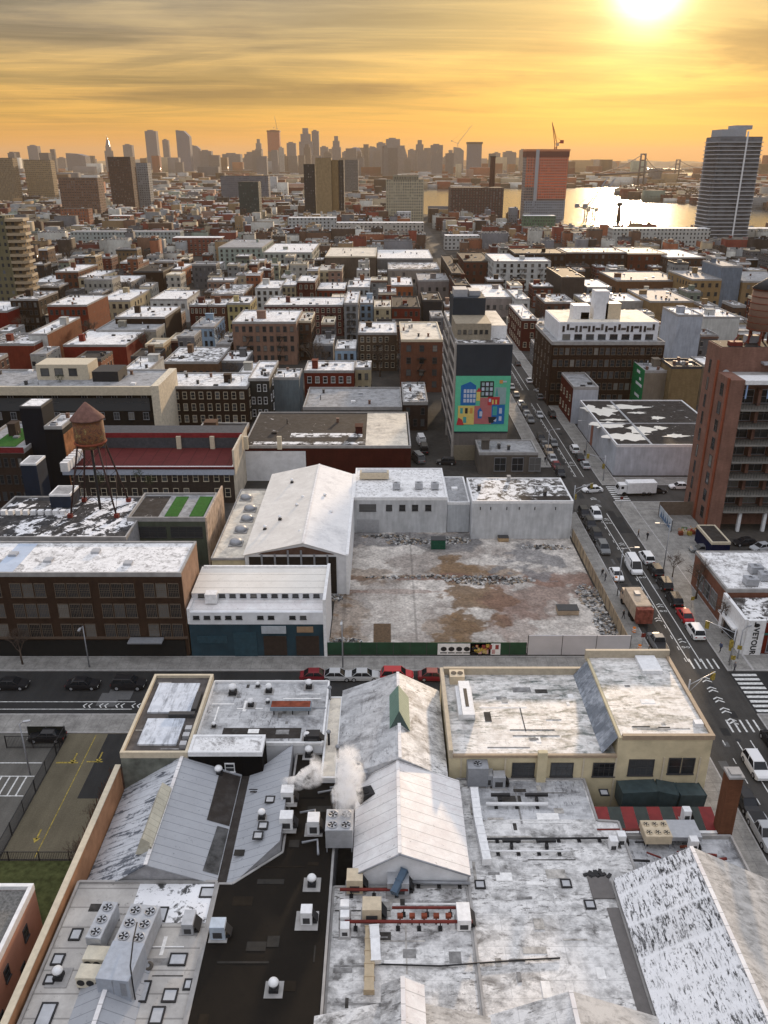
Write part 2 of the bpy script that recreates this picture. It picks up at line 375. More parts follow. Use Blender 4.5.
# ------------------------------------------------------------------ the setting
def ground_material():
    m, t, p = newmat('ground_surface'); pos = t.node('ShaderNodeNewGeometry').outputs['Position']
    n = t.noise(pos, 0.05, 6, 0.65); n2 = t.noise(pos, 1.2, 5, 0.65)
    c = t.ramp(n, [(0.35, (0.035, 0.033, 0.031)), (0.5, (0.055, 0.052, 0.048)), (0.65, (0.09, 0.08, 0.07))])
    f = t.maprange(n2, 0.3, 0.7, 0.75, 1.15)
    t.l.new(t.mix(1.0, c, t.comb(f, f, f), 'MULTIPLY'), p.inputs['Base Color']); p.inputs['Roughness'].default_value = 0.95; p.inputs['Specular IOR Level'].default_value = .05
    return m
def asphalt_material(name, a, b, tint=(1, 1, 1)):
    m, t, p = newmat(name); pos = t.node('ShaderNodeNewGeometry').outputs['Position']
    n = t.noise(t.vmath('MULTIPLY', pos, (1, 0.12, 1)), 0.55, 5, 0.6); n2 = t.noise(pos, 6, 3, 0.6); n3 = t.noise(pos, 0.16, 4, 0.6)
    v = t.math('ADD', t.math('MULTIPLY', n, 0.5), t.math('MULTIPLY', n3, 0.5))
    c = t.mix(t.maprange(v, 0.38, 0.62), tuple(a * x for x in tint), tuple(b * x for x in tint))
    f = t.maprange(n2, 0.3, 0.7, 0.85, 1.12)
    t.l.new(t.mix(1.0, c, t.comb(f, f, f), 'MULTIPLY'), p.inputs['Base Color']); p.inputs['Roughness'].default_value = 0.85; p.inputs['Specular IOR Level'].default_value = .15
    return m
GROUND = ground_material(); ASPH = asphalt_material('asphalt', 0.036, 0.068, (1.06, 1, .93)); ASPHD = asphalt_material('fresh_asphalt', 0.022, 0.036)
LOTASPH = asphalt_material('worn_lot_asphalt', 0.07, 0.12, (1.05, 1.0, 0.9)); DRIVE = asphalt_material('worn_drive', 0.085, 0.13, (1.1, 0.96, 0.66))
def sidewalk_material():
    m, t, p = newmat('sidewalk_concrete'); pos = t.node('ShaderNodeNewGeometry').outputs['Position']; x, y, z = t.xyz(pos)
    n = t.noise(pos, 0.5, 6, 0.65); n2 = t.noise(pos, 4, 4, 0.7)
    c = t.mix(t.maprange(n, 0.35, 0.65), (0.19, 0.182, 0.17), (0.30, 0.29, 0.27))
    j = t.math('MAXIMUM', t.math('LESS_THAN', t.math('FRACT', t.math('DIVIDE', x, 1.5)), 0.035), t.math('LESS_THAN', t.math('FRACT', t.math('DIVIDE', y, 1.5)), 0.035))
    c = t.mix(t.math('MULTIPLY', j, 0.55), c, (0.10, 0.10, 0.10)); f = t.maprange(n2, 0.3, 0.7, 0.85, 1.1)
    t.l.new(t.mix(1.0, c, t.comb(f, f, f), 'MULTIPLY'), p.inputs['Base Color']); p.inputs['Roughness'].default_value = 0.9; p.inputs['Specular IOR Level'].default_value = .1
    return m
SIDEW = sidewalk_material(); PAINTW = plain('road_paint', (0.62, 0.62, 0.60), 0.6, 0, 0.45, 3.0); PAINTY = plain('yellow_paint', (0.34, 0.26, 0.06), 0.7, 0, 0.7, 4.0)
KERB = plain('kerb_stone', (0.38, 0.37, 0.36), 0.8)

def sheet(name, x0, x1, y0, y1, z, mat):
    m = MB(); m.face([(x0, y0, z), (x1, y0, z), (x1, y1, z), (x0, y1, z)]); return struct(m.build(name, mat))
sheet('ground', -13000, 13000, -400, 20000, 0, GROUND)
# avenue and the cross streets
AX0, AX1 = 40.4, 49.8
YS0, YS1 = 91.6, 101.4           # near cross street
YM0, YM1 = 166.5, 176.5          # second cross street
sheet('avenue_road', AX0, AX1, -60, 1090, 0.016, ASPH)
sheet('cross_street_road', -140, AX0, YS0, YS1, 0.020, ASPHD); sheet('cross_street_road', AX1, 140, YS0, YS1, 0.020, ASPHD)
sheet('second_street_road', AX1, 190, YM0, YM1, 0.020, ASPH); sheet('second_street_road', 24, AX0, YM0, YM1, 0.020, ASPH)
def walk(name, x0, x1, y0, y1):
    m = MB(); m.box(x0, x1, y0, y1, 0.0, 0.13, 0, False); struct(m.build(name, SIDEW))
    k = MB(); e = 0.16
    k.box(x0 - .003, x0 + e, y0 + e, y1 - e, 0, 0.134, 0, False).box(x1 - e, x1 + .003, y0 + e, y1 - e, 0, 0.134, 0, False)
    k.box(x0 - .003, x1 + .003, y0 - .003, y0 + e, 0, 0.134, 0, False).box(x0 - .003, x1 + .003, y1 - e, y1 + .003, 0, 0.134, 0, False); struct(k.build('kerb', KERB))
walk('sidewalk', 36.2, AX0, -40, YS0 - 0.2); walk('sidewalk', 36.8, AX0, YS1 + 0.2, 160.5)
walk('sidewalk', -140, 36.8, YS1 + 0.2, 105.4); walk('sidewalk', -140, 36.19, 87.4, YS0 - 0.2)
walk('sidewalk', AX1, 53.6, YS1 + 0.2, YM0); walk('sidewalk', AX1, 53.6, YM1, 248); walk('sidewalk', AX1, 53.8, -40, YS0 - 0.2)
walk('sidewalk', 53.61, 140, YS1 + 0.2, 106); walk('sidewalk', 53.61, 190, YM1, 181.5); walk('sidewalk', 53.61, 190, 162.5, YM0)
walk('sidewalk', 36.6, AX0, YM1 + 12, 420); walk('sidewalk', AX1, 53.4, 250, 420)
sheet('plaza_pavement', 53.61, 64, 128, 162.4, 0.10, SIDEW)

# road markings
MK = MB()
def bar(x0, x1, y0, y1, z=0.028, mb=None): (mb or MK).face([(x0, y0, z), (x1, y0, z), (x1, y1, z), (x0, y1, z)])
def line(x, y0, y1, w=0.13, dash=None, gap=None):
    if not dash: bar(x - w / 2, x + w / 2, y0, y1); return
    y = y0
    while y < y1: bar(x - w / 2, x + w / 2, y, min(y + dash, y1)); y += dash + gap
for a, b in ((104, 160), (182, 246), (262, 400)):
    line(45.0, a, b, 0.14); line(46.75, a, b, 0.14); line(44.75 - 3.1 + 3.0, a, b, 0.12, 1.0, 2.2)
line(45.0, 48, 86, 0.14); line(46.75, 48, 86, 0.14); line(43.2, 50, 86, 0.12, 1.0, 2.5)
for y0 in (87.6, 102.2):                                    # small ladder bars where the bike lane meets the crossing
    for k in range(5): bar(45.1 + k * .9, 45.35 + k * .9, y0, y0 + 2.6)
for k in range(9): bar(50.1, 53.6, 91.9 + k * 1.05, 92.45 + k * 1.05)         # crosswalk over the cross street
for k in range(9): bar(36.4, 40.1, 91.9 + k * 1.05, 92.45 + k * 1.05)
for k in range(8): bar(50.4, 53.8, YM0 + .6 + k * 1.15, YM0 + 1.15 + k * 1.15)
# chevrons of the bike route through the junction
def chev(cx, cy, d=1, s=1.0, ang=0.0):
    for q in (0, .7):
        for sg in (-1, 1):
            pts = [(sg * .65 * s, -.45 * s + q), (sg * .65 * s, -.2 * s + q), (0, .25 * s + q), (0, 0 + q)]
            c, n = math.cos(ang), math.sin(ang); pp = [(cx + x * c - y * n, cy + x * n + y * c, 0.028) for x, y in (pts if sg > 0 else pts[::-1])]
            MK.face(pp)
for y in (89.6, 92.0, 94.4, 96.8, 99.2): chev(45.9, y)
for y in (164, 168, 172, 176): chev(45.9, y)
# bike lane of the cross street: two lines, bike marks, chevrons
for x0, x1 in ((-110, -34), (-24, 30)):
    bar(x0, x1, 92.45, 92.58); bar(x0, x1, 94.1, 94.23)
for x in [-61 + i * 1.6 for i in range(3)] + [-40 + i * 2.2 for i in range(4)] + [-20 + i * 8 for i in range(5)]: chev(x, 93.3, s=.75, ang=R(90))
def bike(cx, cy):
    for sx in (-.35, .35):
        for k in range(8):
            a, b = k * math.pi / 4, (k + 1) * math.pi / 4
            MK.face([(cx + sx + .28 * math.cos(a), cy + .28 * math.sin(a), .028), (cx + sx + .28 * math.cos(b), cy + .28 * math.sin(b), .028), (cx + sx + .18 * math.cos(b), cy + .18 * math.sin(b), .028), (cx + sx + .18 * math.cos(a), cy + .18 * math.sin(a), .028)])
    bar(cx - .35, cx + .1, cy - .04, cy + .04)
for y in (108, 119, 131, 143, 155, 190, 60, 75): bike(45.9, y); chev(45.9, y + 1.6, s=.8)
for xx, yy in ((44.0, 70), (44.2, 116)): chev(xx, yy, s=.8)
struct(MK.build('road_markings', PAINTW))
PAT = MB()
for x0, x1, y0, y1 in ((41.2, 43.0, 106, 121), (43.3, 44.4, 128, 139), (46.9, 49.4, 150, 158), (42, 44, 60, 69), (42.2, 44.2, 190, 204), (47.2, 48.8, 196, 201)):
    bar(x0, x1, y0, y1, 0.022, PAT)
rp = random.Random(4)
for k in range(16): x, y = rp.uniform(40.8, 47.8), rp.uniform(48, 240); bar(x, x + rp.uniform(.4, 1.4), y, y + rp.uniform(.6, 4), 0.0215 + k * .0001, PAT)
struct(PAT.build('road_patch', ASPHD))
PL = MB()
for k in range(14): x, y = rp.uniform(40.8, 48.2), rp.uniform(48, 240); bar(x, x + rp.uniform(.4, 1.2), y, y + rp.uniform(.6, 3), 0.0240 + k * .0001, PL)
for k in range(8): x = rp.uniform(-60, 30); bar(x, x + rp.uniform(.6, 3), rp.uniform(93, 95), rp.uniform(96, 100), 0.0245 + k * .0001, PL)
struct(PL.build('pale_road_patch', asphalt_material('pale_asphalt', 0.085, 0.12)))
MH = MB()
for k in range(16): x, y = rp.uniform(41.5, 48.5), 50 + k * 12; MH.tube([(x, y, .0255), (x, y, .029)], .36, 12)
for k in range(6): MH.tube([(-55 + k * 14, 97.5 + k % 2, .0255), (-55 + k * 14, 97.5 + k % 2, .03)], .36, 12)
struct(MH.build('manhole_cover', BLACK))

# parking lot and driveway beside the near sheds
sheet('parking_lot', -140, -40.75, 66.3, 87.4, 0.012, LOTASPH); sheet('driveway', -40.7, -31.6, 66.3, 87.4, 0.014, DRIVE)
sheet('driveway_patch', -35.6, -31.9, 75.5, 87.3, 0.020, ASPHD)
mk = MB()
for k in range(16): bar(-58 + k * 1.0, -57.82 + k * 1.0, 76.0, 79.2, 0.026, mk)
bar(-58, -42.0, 79.2, 79.35, 0.026, mk); bar(-58, -42.0, 75.85, 76.0, 0.026, mk)
for k in range(16): bar(-58 + k * .9, -57.85 + k * .9, 71.6, 73.6, 0.026, mk)
bar(-58, -43, 71.45, 71.6, 0.026, mk); bar(-57, -42, 81.6, 81.75, 0.026, mk)
struct(mk.build('parking_markings', PAINTW))
ym = MB(); bar(-37.12, -37.01, 66.6, 87, 0.026, ym); bar(-40.3, -37.6, 81.6, 81.85, 0.026, ym); bar(-36.6, -34.6, 81.8, 82.0, 0.026, ym)
for ax_, ay_, q in ((-38.3, 82.0, 1), (-35.2, 82.2, 1), (-37.9, 69.2, 1)):
    bar(ax_ - .09, ax_ + .09, ay_, ay_ + 1.5, 0.026, ym)
    ym.face([(ax_ - .42, ay_ + .2, .026), (ax_, ay_ - .55, .026), (ax_ + .42, ay_ + .2, .026)])
struct(ym.build('yellow_markings', PAINTY))
GRASSM = plain('turf', (0.065, 0.075, 0.028), 0.95, 0, 0.5, 1.5)
sheet('lawn', -60, -29.2, 56.9, 66.2, 0.018, GRASSM)
SOIL = plain('planting_soil', (0.13, 0.115, 0.10), 0.95, 0, 0.5, 2.0)
sheet('planting_strip', -31.6, -29.2, 66.3, 90.0, 0.022, SOIL)

# the cleared lot: patches of old slab, sand and brick dust
def lot():
    nx, ny = 260, 260; x0, x1, y0, y1 = -8.3, 36.4, 106.2, 150.2
    rng = np.random.RandomState(3)
    def fbm(sc, oct=5, seed=0):
        r = np.random.RandomState(seed); out = np.zeros((ny, nx)); amp = 1; tot = 0
        for o in range(oct):
            n = int(sc * 2 ** o) + 2; g = r.rand(n + 1, n + 1)
            yy, xx = np.meshgrid(np.linspace(0, n - 1e-3, ny), np.linspace(0, n - 1e-3, nx), indexing='ij')
            iy, ix = yy.astype(int), xx.astype(int); fy, fx = yy - iy, xx - ix; fy = fy * fy * (3 - 2 * fy); fx = fx * fx * (3 - 2 * fx)
            out += amp * ((g[iy, ix] * (1 - fx) + g[iy, ix + 1] * fx) * (1 - fy) + (g[iy + 1, ix] * (1 - fx) + g[iy + 1, ix + 1] * fx) * fy); tot += amp; amp *= .55
        return out / tot
    Y, X = np.meshgrid(np.linspace(y0, y1, ny), np.linspace(x0, x1, nx), indexing='ij')
    n1, n2, n3 = fbm(4, 7, 1), fbm(9, 6, 2), fbm(34, 4, 5)
    slab = np.array([0.30, 0.265, 0.235]); pale = np.array([0.50, 0.46, 0.415]); sand = np.array([0.17, 0.105, 0.055]); brick = np.array([0.19, 0.105, 0.075]); grey = np.array([0.19, 0.185, 0.185])
    c = slab + (pale - slab) * np.clip((n1 - .47) * 9, 0, 1)[..., None]
    def blob(cx, cy, rx, ry, col, k=1.0, soft=.18):
        nonlocal c
        d = np.sqrt(((X - cx) / rx) ** 2 + ((Y - cy) / ry) ** 2) + (n2 - .5) * 2.4 + (n1 - .5) * 2.0 + (n3 - .5) * .5
        f = np.clip((1 - d) / soft, 0, 1)[..., None] * k; c = c * (1 - f) + np.array(col) * f
    for px, py, rx, ry, col, k in ((470, 600, 4.8, 13, sand, .9), (455, 630, 4, 6, sand, .9), (345, 615, 3.6, 9, sand, .8), (480, 572, 9, 3.5, sand, .7), (540, 600, 9, 7, brick, .5),
                                   (420, 578, 18, 1.2, brick, .8), (370, 592, 14, .8, brick, .7), (560, 580, 10, 2.5, brick, .7), (400, 540, 14, 4, grey, .75), (525, 560, 7, 6, grey, .8),
                                   (440, 545, 10, 3, grey * .75, .6), (560, 640, 7, 3, pale, .9), (575, 625, 4, 4, pale, .7), (510, 625, 5, 6, brick, .35), (390, 610, 9, 9, pale, .4), (375, 575, 5, 4, sand, .5)):
        cx, cy = A(px, py); blob(cx, cy, rx, ry, col, k)
    # slab joint lines
    for px in (414, 345): 
        cx, _ = A(px, 600); c[np.abs(X - cx) < .18] *= .7
    c *= (0.55 + .9 * n3)[..., None]
    Z = .03 + .22 * (n2 - .4) * (c[..., 0:1].squeeze() < .3) + .10 * n3
    pit = (X > A(373, 640)[0]) & (X < A(391, 640)[0]) & (Y > A(380, 643)[1]) & (Y < A(380, 624)[1]); Z[pit] -= 1.1; c[pit] = sand * .6
    v = [(float(X[j, i]), float(Y[j, i]), max(float(Z[j, i]), .03) if not pit[j, i] else .03) for j in range(ny) for i in range(nx)]
    fs = [(j * nx + i, j * nx + i + 1, (j + 1) * nx + i + 1, (j + 1) * nx + i) for j in range(ny - 1) for i in range(nx - 1)]
    me = bpy.data.meshes.new('cleared_lot_ground'); me.from_pydata(v, [], fs)
    at = me.attributes.new('col', 'FLOAT_COLOR', 'POINT'); at.data.foreach_set('color', np.concatenate([c.reshape(-1, 3), np.ones((nx * ny, 1))], 1).astype(np.float32).ravel())
    m, t, p = newmat('lot_surface'); a = t.node('ShaderNodeAttribute', attribute_name='col')
    pos = t.node('ShaderNodeNewGeometry').outputs['Position']; f = t.maprange(t.noise(pos, 2.2, 6, 0.7), 0.3, 0.7, 0.5, 1.35)
    t.l.new(t.mix(1.0, a.outputs['Color'], t.comb(f, f, f), 'MULTIPLY'), p.inputs['Base Color']); p.inputs['Roughness'].default_value = 0.95
    bump(t, p, t.noise(pos, 3, 5, 0.7), 0.8, 0.1)
    me.materials.append(m); o = bpy.data.objects.new('cleared_lot_ground', me); COL.objects.link(o); struct(o)
lot()

# river, in reach beyond the town; and the far land
def water_material():
    m, t, p = newmat('river_water'); pos = t.node('ShaderNodeNewGeometry').outputs['Position']
    p.inputs['Base Color'].default_value = (0.05, 0.055, 0.06, 1); p.inputs['Roughness'].default_value = 0.17; p.inputs['IOR'].default_value = 1.33; p.inputs['Specular IOR Level'].default_value = .30
    n = t.noise(t.vmath('MULTIPLY', pos, (1, .35, 1)), 0.05, 5, 0.6); n2 = t.noise(pos, 0.004, 4, 0.5)
    b = t.node('ShaderNodeBump'); b.inputs['Strength'].default_value = 0.35; b.inputs['Distance'].default_value = 1.5; t.put(b.inputs['Height'], n)
    t.l.new(b.outputs[0], p.inputs['Normal']); return m
WATER = water_material()
def flat_poly(name, pix, z, mat):
    pts = [A(x, y) for x, y in pix]; m = MB(); m.face([(x, y, z) for x, y in pts]); return struct(m.build(name, mat))
RIVER_PIX = [(392, 213), (505, 218), (535, 226), (560, 230), (600, 232), (650, 233), (720, 233), (790, 233), (900, 233), (900, 214), (768, 211), (735, 208), (700, 205.5), (672, 203), (650, 201), (630, 199), (617, 196),
             (618, 192.5), (624, 189.5), (640, 188.6), (680, 188.6), (693, 187.4), (692, 185.3), (660, 184.3), (632, 184.6), (615, 187), (590, 187.6), (560, 188.4), (500, 189), (392, 190)]
flat_poly('river', RIVER_PIX, 0.25, WATER)
flat_poly('river_reach', [(640, 170.6), (684, 170.9), (684, 168.4), (644, 168.0)], 0.25, WATER)
flat_poly('river_reach', [(655, 176.8), (707, 177.2), (707, 173.6), (690, 172.9), (664, 174.2)], 0.25, WATER)
RIVER = [A(x, y) for x, y in RIVER_PIX]; REACH = [[A(x, y) for x, y in q] for q in ([(636, 171.5), (690, 171.8), (690, 167.6), (640, 167.2)], [(650, 177.8), (712, 178.4), (712, 172.4), (690, 171.8), (660, 173.4)])]
def inpoly(x, y, P):
    c = False; n = len(P); j = n - 1
    for i in range(n):
        if (P[i][1] > y) != (P[j][1] > y) and x < (P[j][0] - P[i][0]) * (y - P[i][1]) / (P[j][1] - P[i][1]) + P[i][0]: c = not c
        j = i
    return c
def wet(x, y): return inpoly(x, y, RIVER) or any(inpoly(x, y, q) for q in REACH)
# low hills at the horizon
hm = MB(); rr = random.Random(5); N = 90
for k in range(N):
    a0 = -.62 + 1.24 * k / N; a1 = -.62 + 1.24 * (k + 1) / N; Dh = 17500
    h0 = 35 + 40 * abs(math.sin(k * .31)) + 25 * abs(math.sin(k * .83 + 1)); h1 = 35 + 40 * abs(math.sin((k + 1) * .31)) + 25 * abs(math.sin((k + 1) * .83 + 1))
    for (da, db, za0, za1, zb0, zb1) in ((Dh - 900, Dh, 0, 0, h0, h1), (Dh, Dh + 1200, h0, h1, 0, 0)):
        hm.face([(da * math.tan(a0), da, za0), (da * math.tan(a1), da, za1), (db * math.tan(a1), db, zb1), (db * math.tan(a0), db, zb0)], 0, True)
struct(hm.build('hills', plain('far_hills', (0.09, 0.085, 0.07), 0.95)))
# haze: one closed box of even thin air round everything
hz = MB(); hz.box(-13500, 13500, -450, 20500, -1.0, 345, 0)
HAZE = bpy.data.materials.new('haze_air'); HAZE.use_nodes = True; ht = NT(HAZE.node_tree); ht.n.remove(ht.n['Principled BSDF'])
pv = ht.node('ShaderNodeVolumePrincipled'); pv.inputs['Color'].default_value = (0.62, 0.50, 0.35, 1); pv.inputs['Density'].default_value = 0.000055; pv.inputs['Anisotropy'].default_value = 0.3
ht.l.new(pv.outputs[0], ht.n['Material Output'].inputs['Volume'])
o = stuff(hz.build('haze', HAZE), 'pale warm haze hanging over the far city', 'haze'); o.display_type = 'WIRE'
# ------------------------------------------------------------------ building helpers
OCC = []
WCACHE = {}; BRONZE = trim('bronze_frame', (0.12, 0.092, 0.068))
def window_mesh(w, h, style):
    k = (round(w, 1), round(h, 1), style)
    if k in WCACHE: return WCACHE[k]
    w, h = k[0], k[1]; m = MB(); fr = 0.09 if style[0] != 'n' else 0.05
    m.box(-w / 2, w / 2, -.03, .06, -h / 2, h / 2, 1)
    m.box(-w / 2 - fr, -w / 2, -.09, .05, -h / 2, h / 2, 0).box(w / 2, w / 2 + fr, -.09, .05, -h / 2, h / 2, 0)
    m.box(-w / 2 - fr, w / 2 + fr, -.10, .05, h / 2, h / 2 + fr * 1.3, 0).box(-w / 2 - fr - .05, w / 2 + fr + .05, -.16, .05, -h / 2 - fr * 1.4, -h / 2, 0)
    m.box(-w / 2, w / 2, -.06, -.028, -.03, .03, 0)
    nx = {'w': 1, 'l': 1, 'd': 1, 'n': 1, 'b': 1, 'g': 4, 'G': 6, 's': 2}[style[0]]
    for i in range(1, nx): m.box(-w / 2 + w * i / nx - .025, -w / 2 + w * i / nx + .025, -.058, -.027, -h / 2, h / 2, 0)
    if style[0] in 'gG':
        for i in (1, 2): m.box(-w / 2, w / 2, -.055, -.026, -h / 2 + h * i / 3 - .02, -h / 2 + h * i / 3 + .02, 0)
    me_o = m.build('window', [{'w': WHITE, 'l': CREAMT, 'd': DARKT, 'n': DARKT, 'g': DARKT, 'G': BRONZE, 's': GREYM, 'b': BRONZE}[style[0]], GLASS])
    me = me_o.data; bpy.data.objects.remove(me_o); WCACHE[k] = me; return me
def window(root, x, y, z, face, w, h, style='w'):
    me = window_mesh(w, h, style); o = bpy.data.objects.new('window', me); COL.objects.link(o); o.parent = root
    b = root.location; o.location = (x - b.x, y - b.y, z - b.z)
    o.rotation_euler = (0, 0, {'S': 0, 'E': math.pi / 2, 'W': -math.pi / 2, 'N': math.pi}[face]); return o
def window_grid(root, x0, x1, y, z0, z1, floors, bays, face='S', w=None, h=None, style='w', skip=0.0, pair=False):
    fh = (z1 - z0) / floors; bw = (x1 - x0) / bays; w = w or min(1.3, bw * .45); h = h or min(1.8, fh * .55); n = 0
    for i in range(floors):
        for j in range(bays):
            if random.random() < skip or n >= 100: continue
            c = x0 + bw * (j + .5); z = z0 + fh * (i + .52)
            if face == 'S': window(root, c, y, z, face, w, h, style)
            else: window(root, y, c, z, face, w, h, style)
            n += 1
def parapet_mb(x0, x1, y0, y1, z, h=.6, t=.3):
    m = MB(); e = .02
    m.box(x0 - e, x1 + e, y0 - e, y0 + t, z - .3, z + h).box(x0 - e, x1 + e, y1 - t, y1 + e, z - .3, z + h)
    m.box(x0 - e, x0 + t, y0 + t, y1 - t, z - .3, z + h - .003).box(x1 - t, x1 + e, y0 + t, y1 - t, z - .3, z + h - .003); return m
PARC = {}
def parmat(kind):
    return {'white': WHITE, 'cream': CREAMT, 'dark': DARKT, 'grey': GREYM, 'conc': CONC}.get(kind, CONC)
def clutter(root, x0, x1, y0, y1, h, color, rnd, n=3, wall=FB):
    """rooftop parts that belong to the building: bulkhead, chimneys, hatches, pipes"""
    W, L = x1 - x0, y1 - y0
    if W > 6 and L > 6 and rnd.random() < .6:
        bx, by, bw, bd, bh = x0 + W * rnd.uniform(.05, .7), y0 + L * rnd.uniform(.25, .72), rnd.uniform(1.5, 3.2), rnd.uniform(1.8, 3.2), rnd.uniform(1.5, 2.8); m = MB(); m.box(bx, bx + bw, by, by + bd, h, h + bh); m.box(bx - .15, bx + bw + .15, by - .15, by + bd + .15, h + bh + .003, h + bh + .15)
        part(m, 'bulkhead', [wall], root, color=tuple(c * .85 + .02 for c in color))
    for k in range(n):
        cx, cy = x0 + .6 + (W - 1.6) * rnd.random(), y0 + .8 + (L - 2) * rnd.random(); m = MB()
        q = rnd.random()
        if q < .3: m.box(cx, cx + .6, cy, cy + .8, h, h + .9).box(cx - .08, cx + .68, cy - .08, cy + .88, h + .903, h + 1.03); part(m, 'chimney', rnd.choice([BRICKR, CONC, DARKT]), root)
        elif q < .75: m.box(cx, cx + 1.2, cy, cy + 1.1, h, h + .5); part(m, 'hatch', rnd.choice([STEEL, WHITE, GREYM, BLACK]), root)
        else: m.tube([(cx, cy, h), (cx, cy, h + 1.3)], .13, 6); part(m, 'vent_pipe', rnd.choice([STEEL, BLACK]), root)
def bld(name, label, cat, x0, x1, y0, y1, h, color, roof='snow', floors=0, bays=0, style='w', group=None, par='conc', parh=.6, wall=None, side=None, sidecol=None, n=3, ww=None, wh=None, z0w=None, occ=True, skip=.04, sbays=None):
    rnd = random.Random(int(abs(x0 * 31 + y0 * 17)))
    t = thing(name, label, cat, ((x0 + x1) / 2, (y0 + y1) / 2, 0), 0, group)
    m = MB(); m.box(x0, x1, y0, y1, 0, h, 0, False); wm = wall or FBK
    part(m, 'wall', wm, t, color=color)
    m = MB(); m.box(x0 + .28, x1 - .28, y0 + .28, y1 - .28, h, h + .12, 0, False); part(m, 'roof', ROOFS[roof][0], t)
    part(parapet_mb(x0, x1, y0, y1, h, parh), 'parapet', parmat(par), t)
    if floors:
        zb = z0w if z0w is not None else .6
        window_grid(t, x0 + .4, x1 - .4, y0, zb, h - .5, floors, bays, 'S', ww, wh, style, skip)
        sf = 'E' if (x0 + x1) / 2 < 0 else 'W'
        if side is None: side = max(1, int((y1 - y0) / 4.5))
        if side: window_grid(t, y0 + 1, y1 - 1, x1 if sf == 'E' else x0, zb, h - .5, floors, side, sf, ww, wh, style, skip + .1)
    if n: clutter(t, x0, x1, y0, y1, h + .12, color, rnd, n)
    if occ: OCC.append((x0, x1, y0, y1))
    return t
def roofpix(xl, xr, yf, yb, h):
    """footprint of a flat roof whose front edge spans xl..xr on row yf and whose back edge is on row yb"""
    x0, y0 = A(xl, yf, h); x1, _ = A(xr, yf, h); y1 = DD(yb, h)
    return x0, x1, y0, y1

# ------------------------------------------------------------------ near sheds and roofs (south side of the cross street)
M_SHED_STREAK = roofmat('white_streaked_metal', light=(0.55, 0.57, 0.60), dark=(0.10, 0.11, 0.13), mid=(0.28, 0.29, 0.32), thr=0.475, soft=0.05, streak=(.35, 3.2, 1), scale=0.55, seam=1.1, seam_dir=1, rot=14, wear=.3)
M_SHED = roofmat('grey_sheet_metal', light=(0.40, 0.415, 0.44), dark=(0.27, 0.28, 0.30), mid=(0.34, 0.35, 0.37), thr=0.45, soft=0.5, scale=.25, seam=1.0, seam_dir=1, wear=.4)
M_DARK = roofmat('black_membrane', light=(0.017, 0.014, 0.011), dark=(0.007, 0.006, 0.005), mid=(0.012, 0.010, 0.008), thr=.5, soft=.4, scale=.2)
M_SNOWR = roofmat('bright_worn_coat', light=(0.70, 0.69, 0.675), dark=(0.12, 0.115, 0.11), mid=(0.36, 0.355, 0.35), thr=0.455, soft=0.12, streak=(.8, 1.1, 1), scale=.5, wear=.85, cell=(5.2, 1.6), fleck=1, fstreak=(1.2, 3.5, 1), rough=.5)
M_SNOWR2 = roofmat('grey_worn_coat', light=(0.52, 0.525, 0.535), dark=(0.12, 0.12, 0.125), mid=(0.32, 0.325, 0.335), thr=0.45, soft=0.14, streak=(.6, 1.1, 1), scale=.5, wear=.8, cell=(2.6, 1.1), fleck=.9, fstreak=(3, 1, 1), rough=.5)
M_COAT = roofmat('smooth_white_coat', light=(0.78, 0.77, 0.76), dark=(0.55, 0.49, 0.48), mid=(0.60, 0.59, 0.58), thr=0.42, soft=.3, scale=.4, wear=.5, seam=1.3, seam_dir=1, fleck=.3, rough=.5)
M_STREAKY = roofmat('black_streaked_white', light=(0.78, 0.78, 0.79), dark=(0.04, 0.04, 0.042), mid=(0.5, 0.5, 0.5), thr=0.478, soft=0.05, streak=(4.2, .8, 1), scale=1.35, wear=.35, fine=1.6, cell=(40, 3.3), fleck=.7, fstreak=(3.5, .8, 1))
M_BEIGES = roofmat('beige_snow', light=(0.54, 0.52, 0.49), dark=(0.20, 0.19, 0.175), mid=(0.40, 0.385, 0.365), thr=0.45, soft=.16, streak=(1, 2.4, 1), scale=.6, wear=.7, fleck=.7)
M_CREAMROOF = roofmat('cream_building_roof', light=(0.72, 0.70, 0.67), dark=(0.09, 0.11, 0.10), mid=(0.40, 0.37, 0.34), thr=0.455, soft=0.10, streak=(.6, 1.6, 1), scale=.5, wear=.75, cell=(9, .95), fleck=.9, fstreak=(.9, 4, 1), rough=.5)
M_GREYWALL = plain('shed_wall', (0.30, 0.30, 0.31), 0.8); M_WW = plain('white_wall', (0.66, 0.67, 0.69), 0.8, 0, .15, .7)
M_ORANGE = plain('orange_brick_wall', (0.42, 0.22, 0.12), 0.85, 0, 0.3, .5); M_CREAMW = plain('cream_stucco', (0.58, 0.50, 0.33), 0.8, 0, .22, .5)

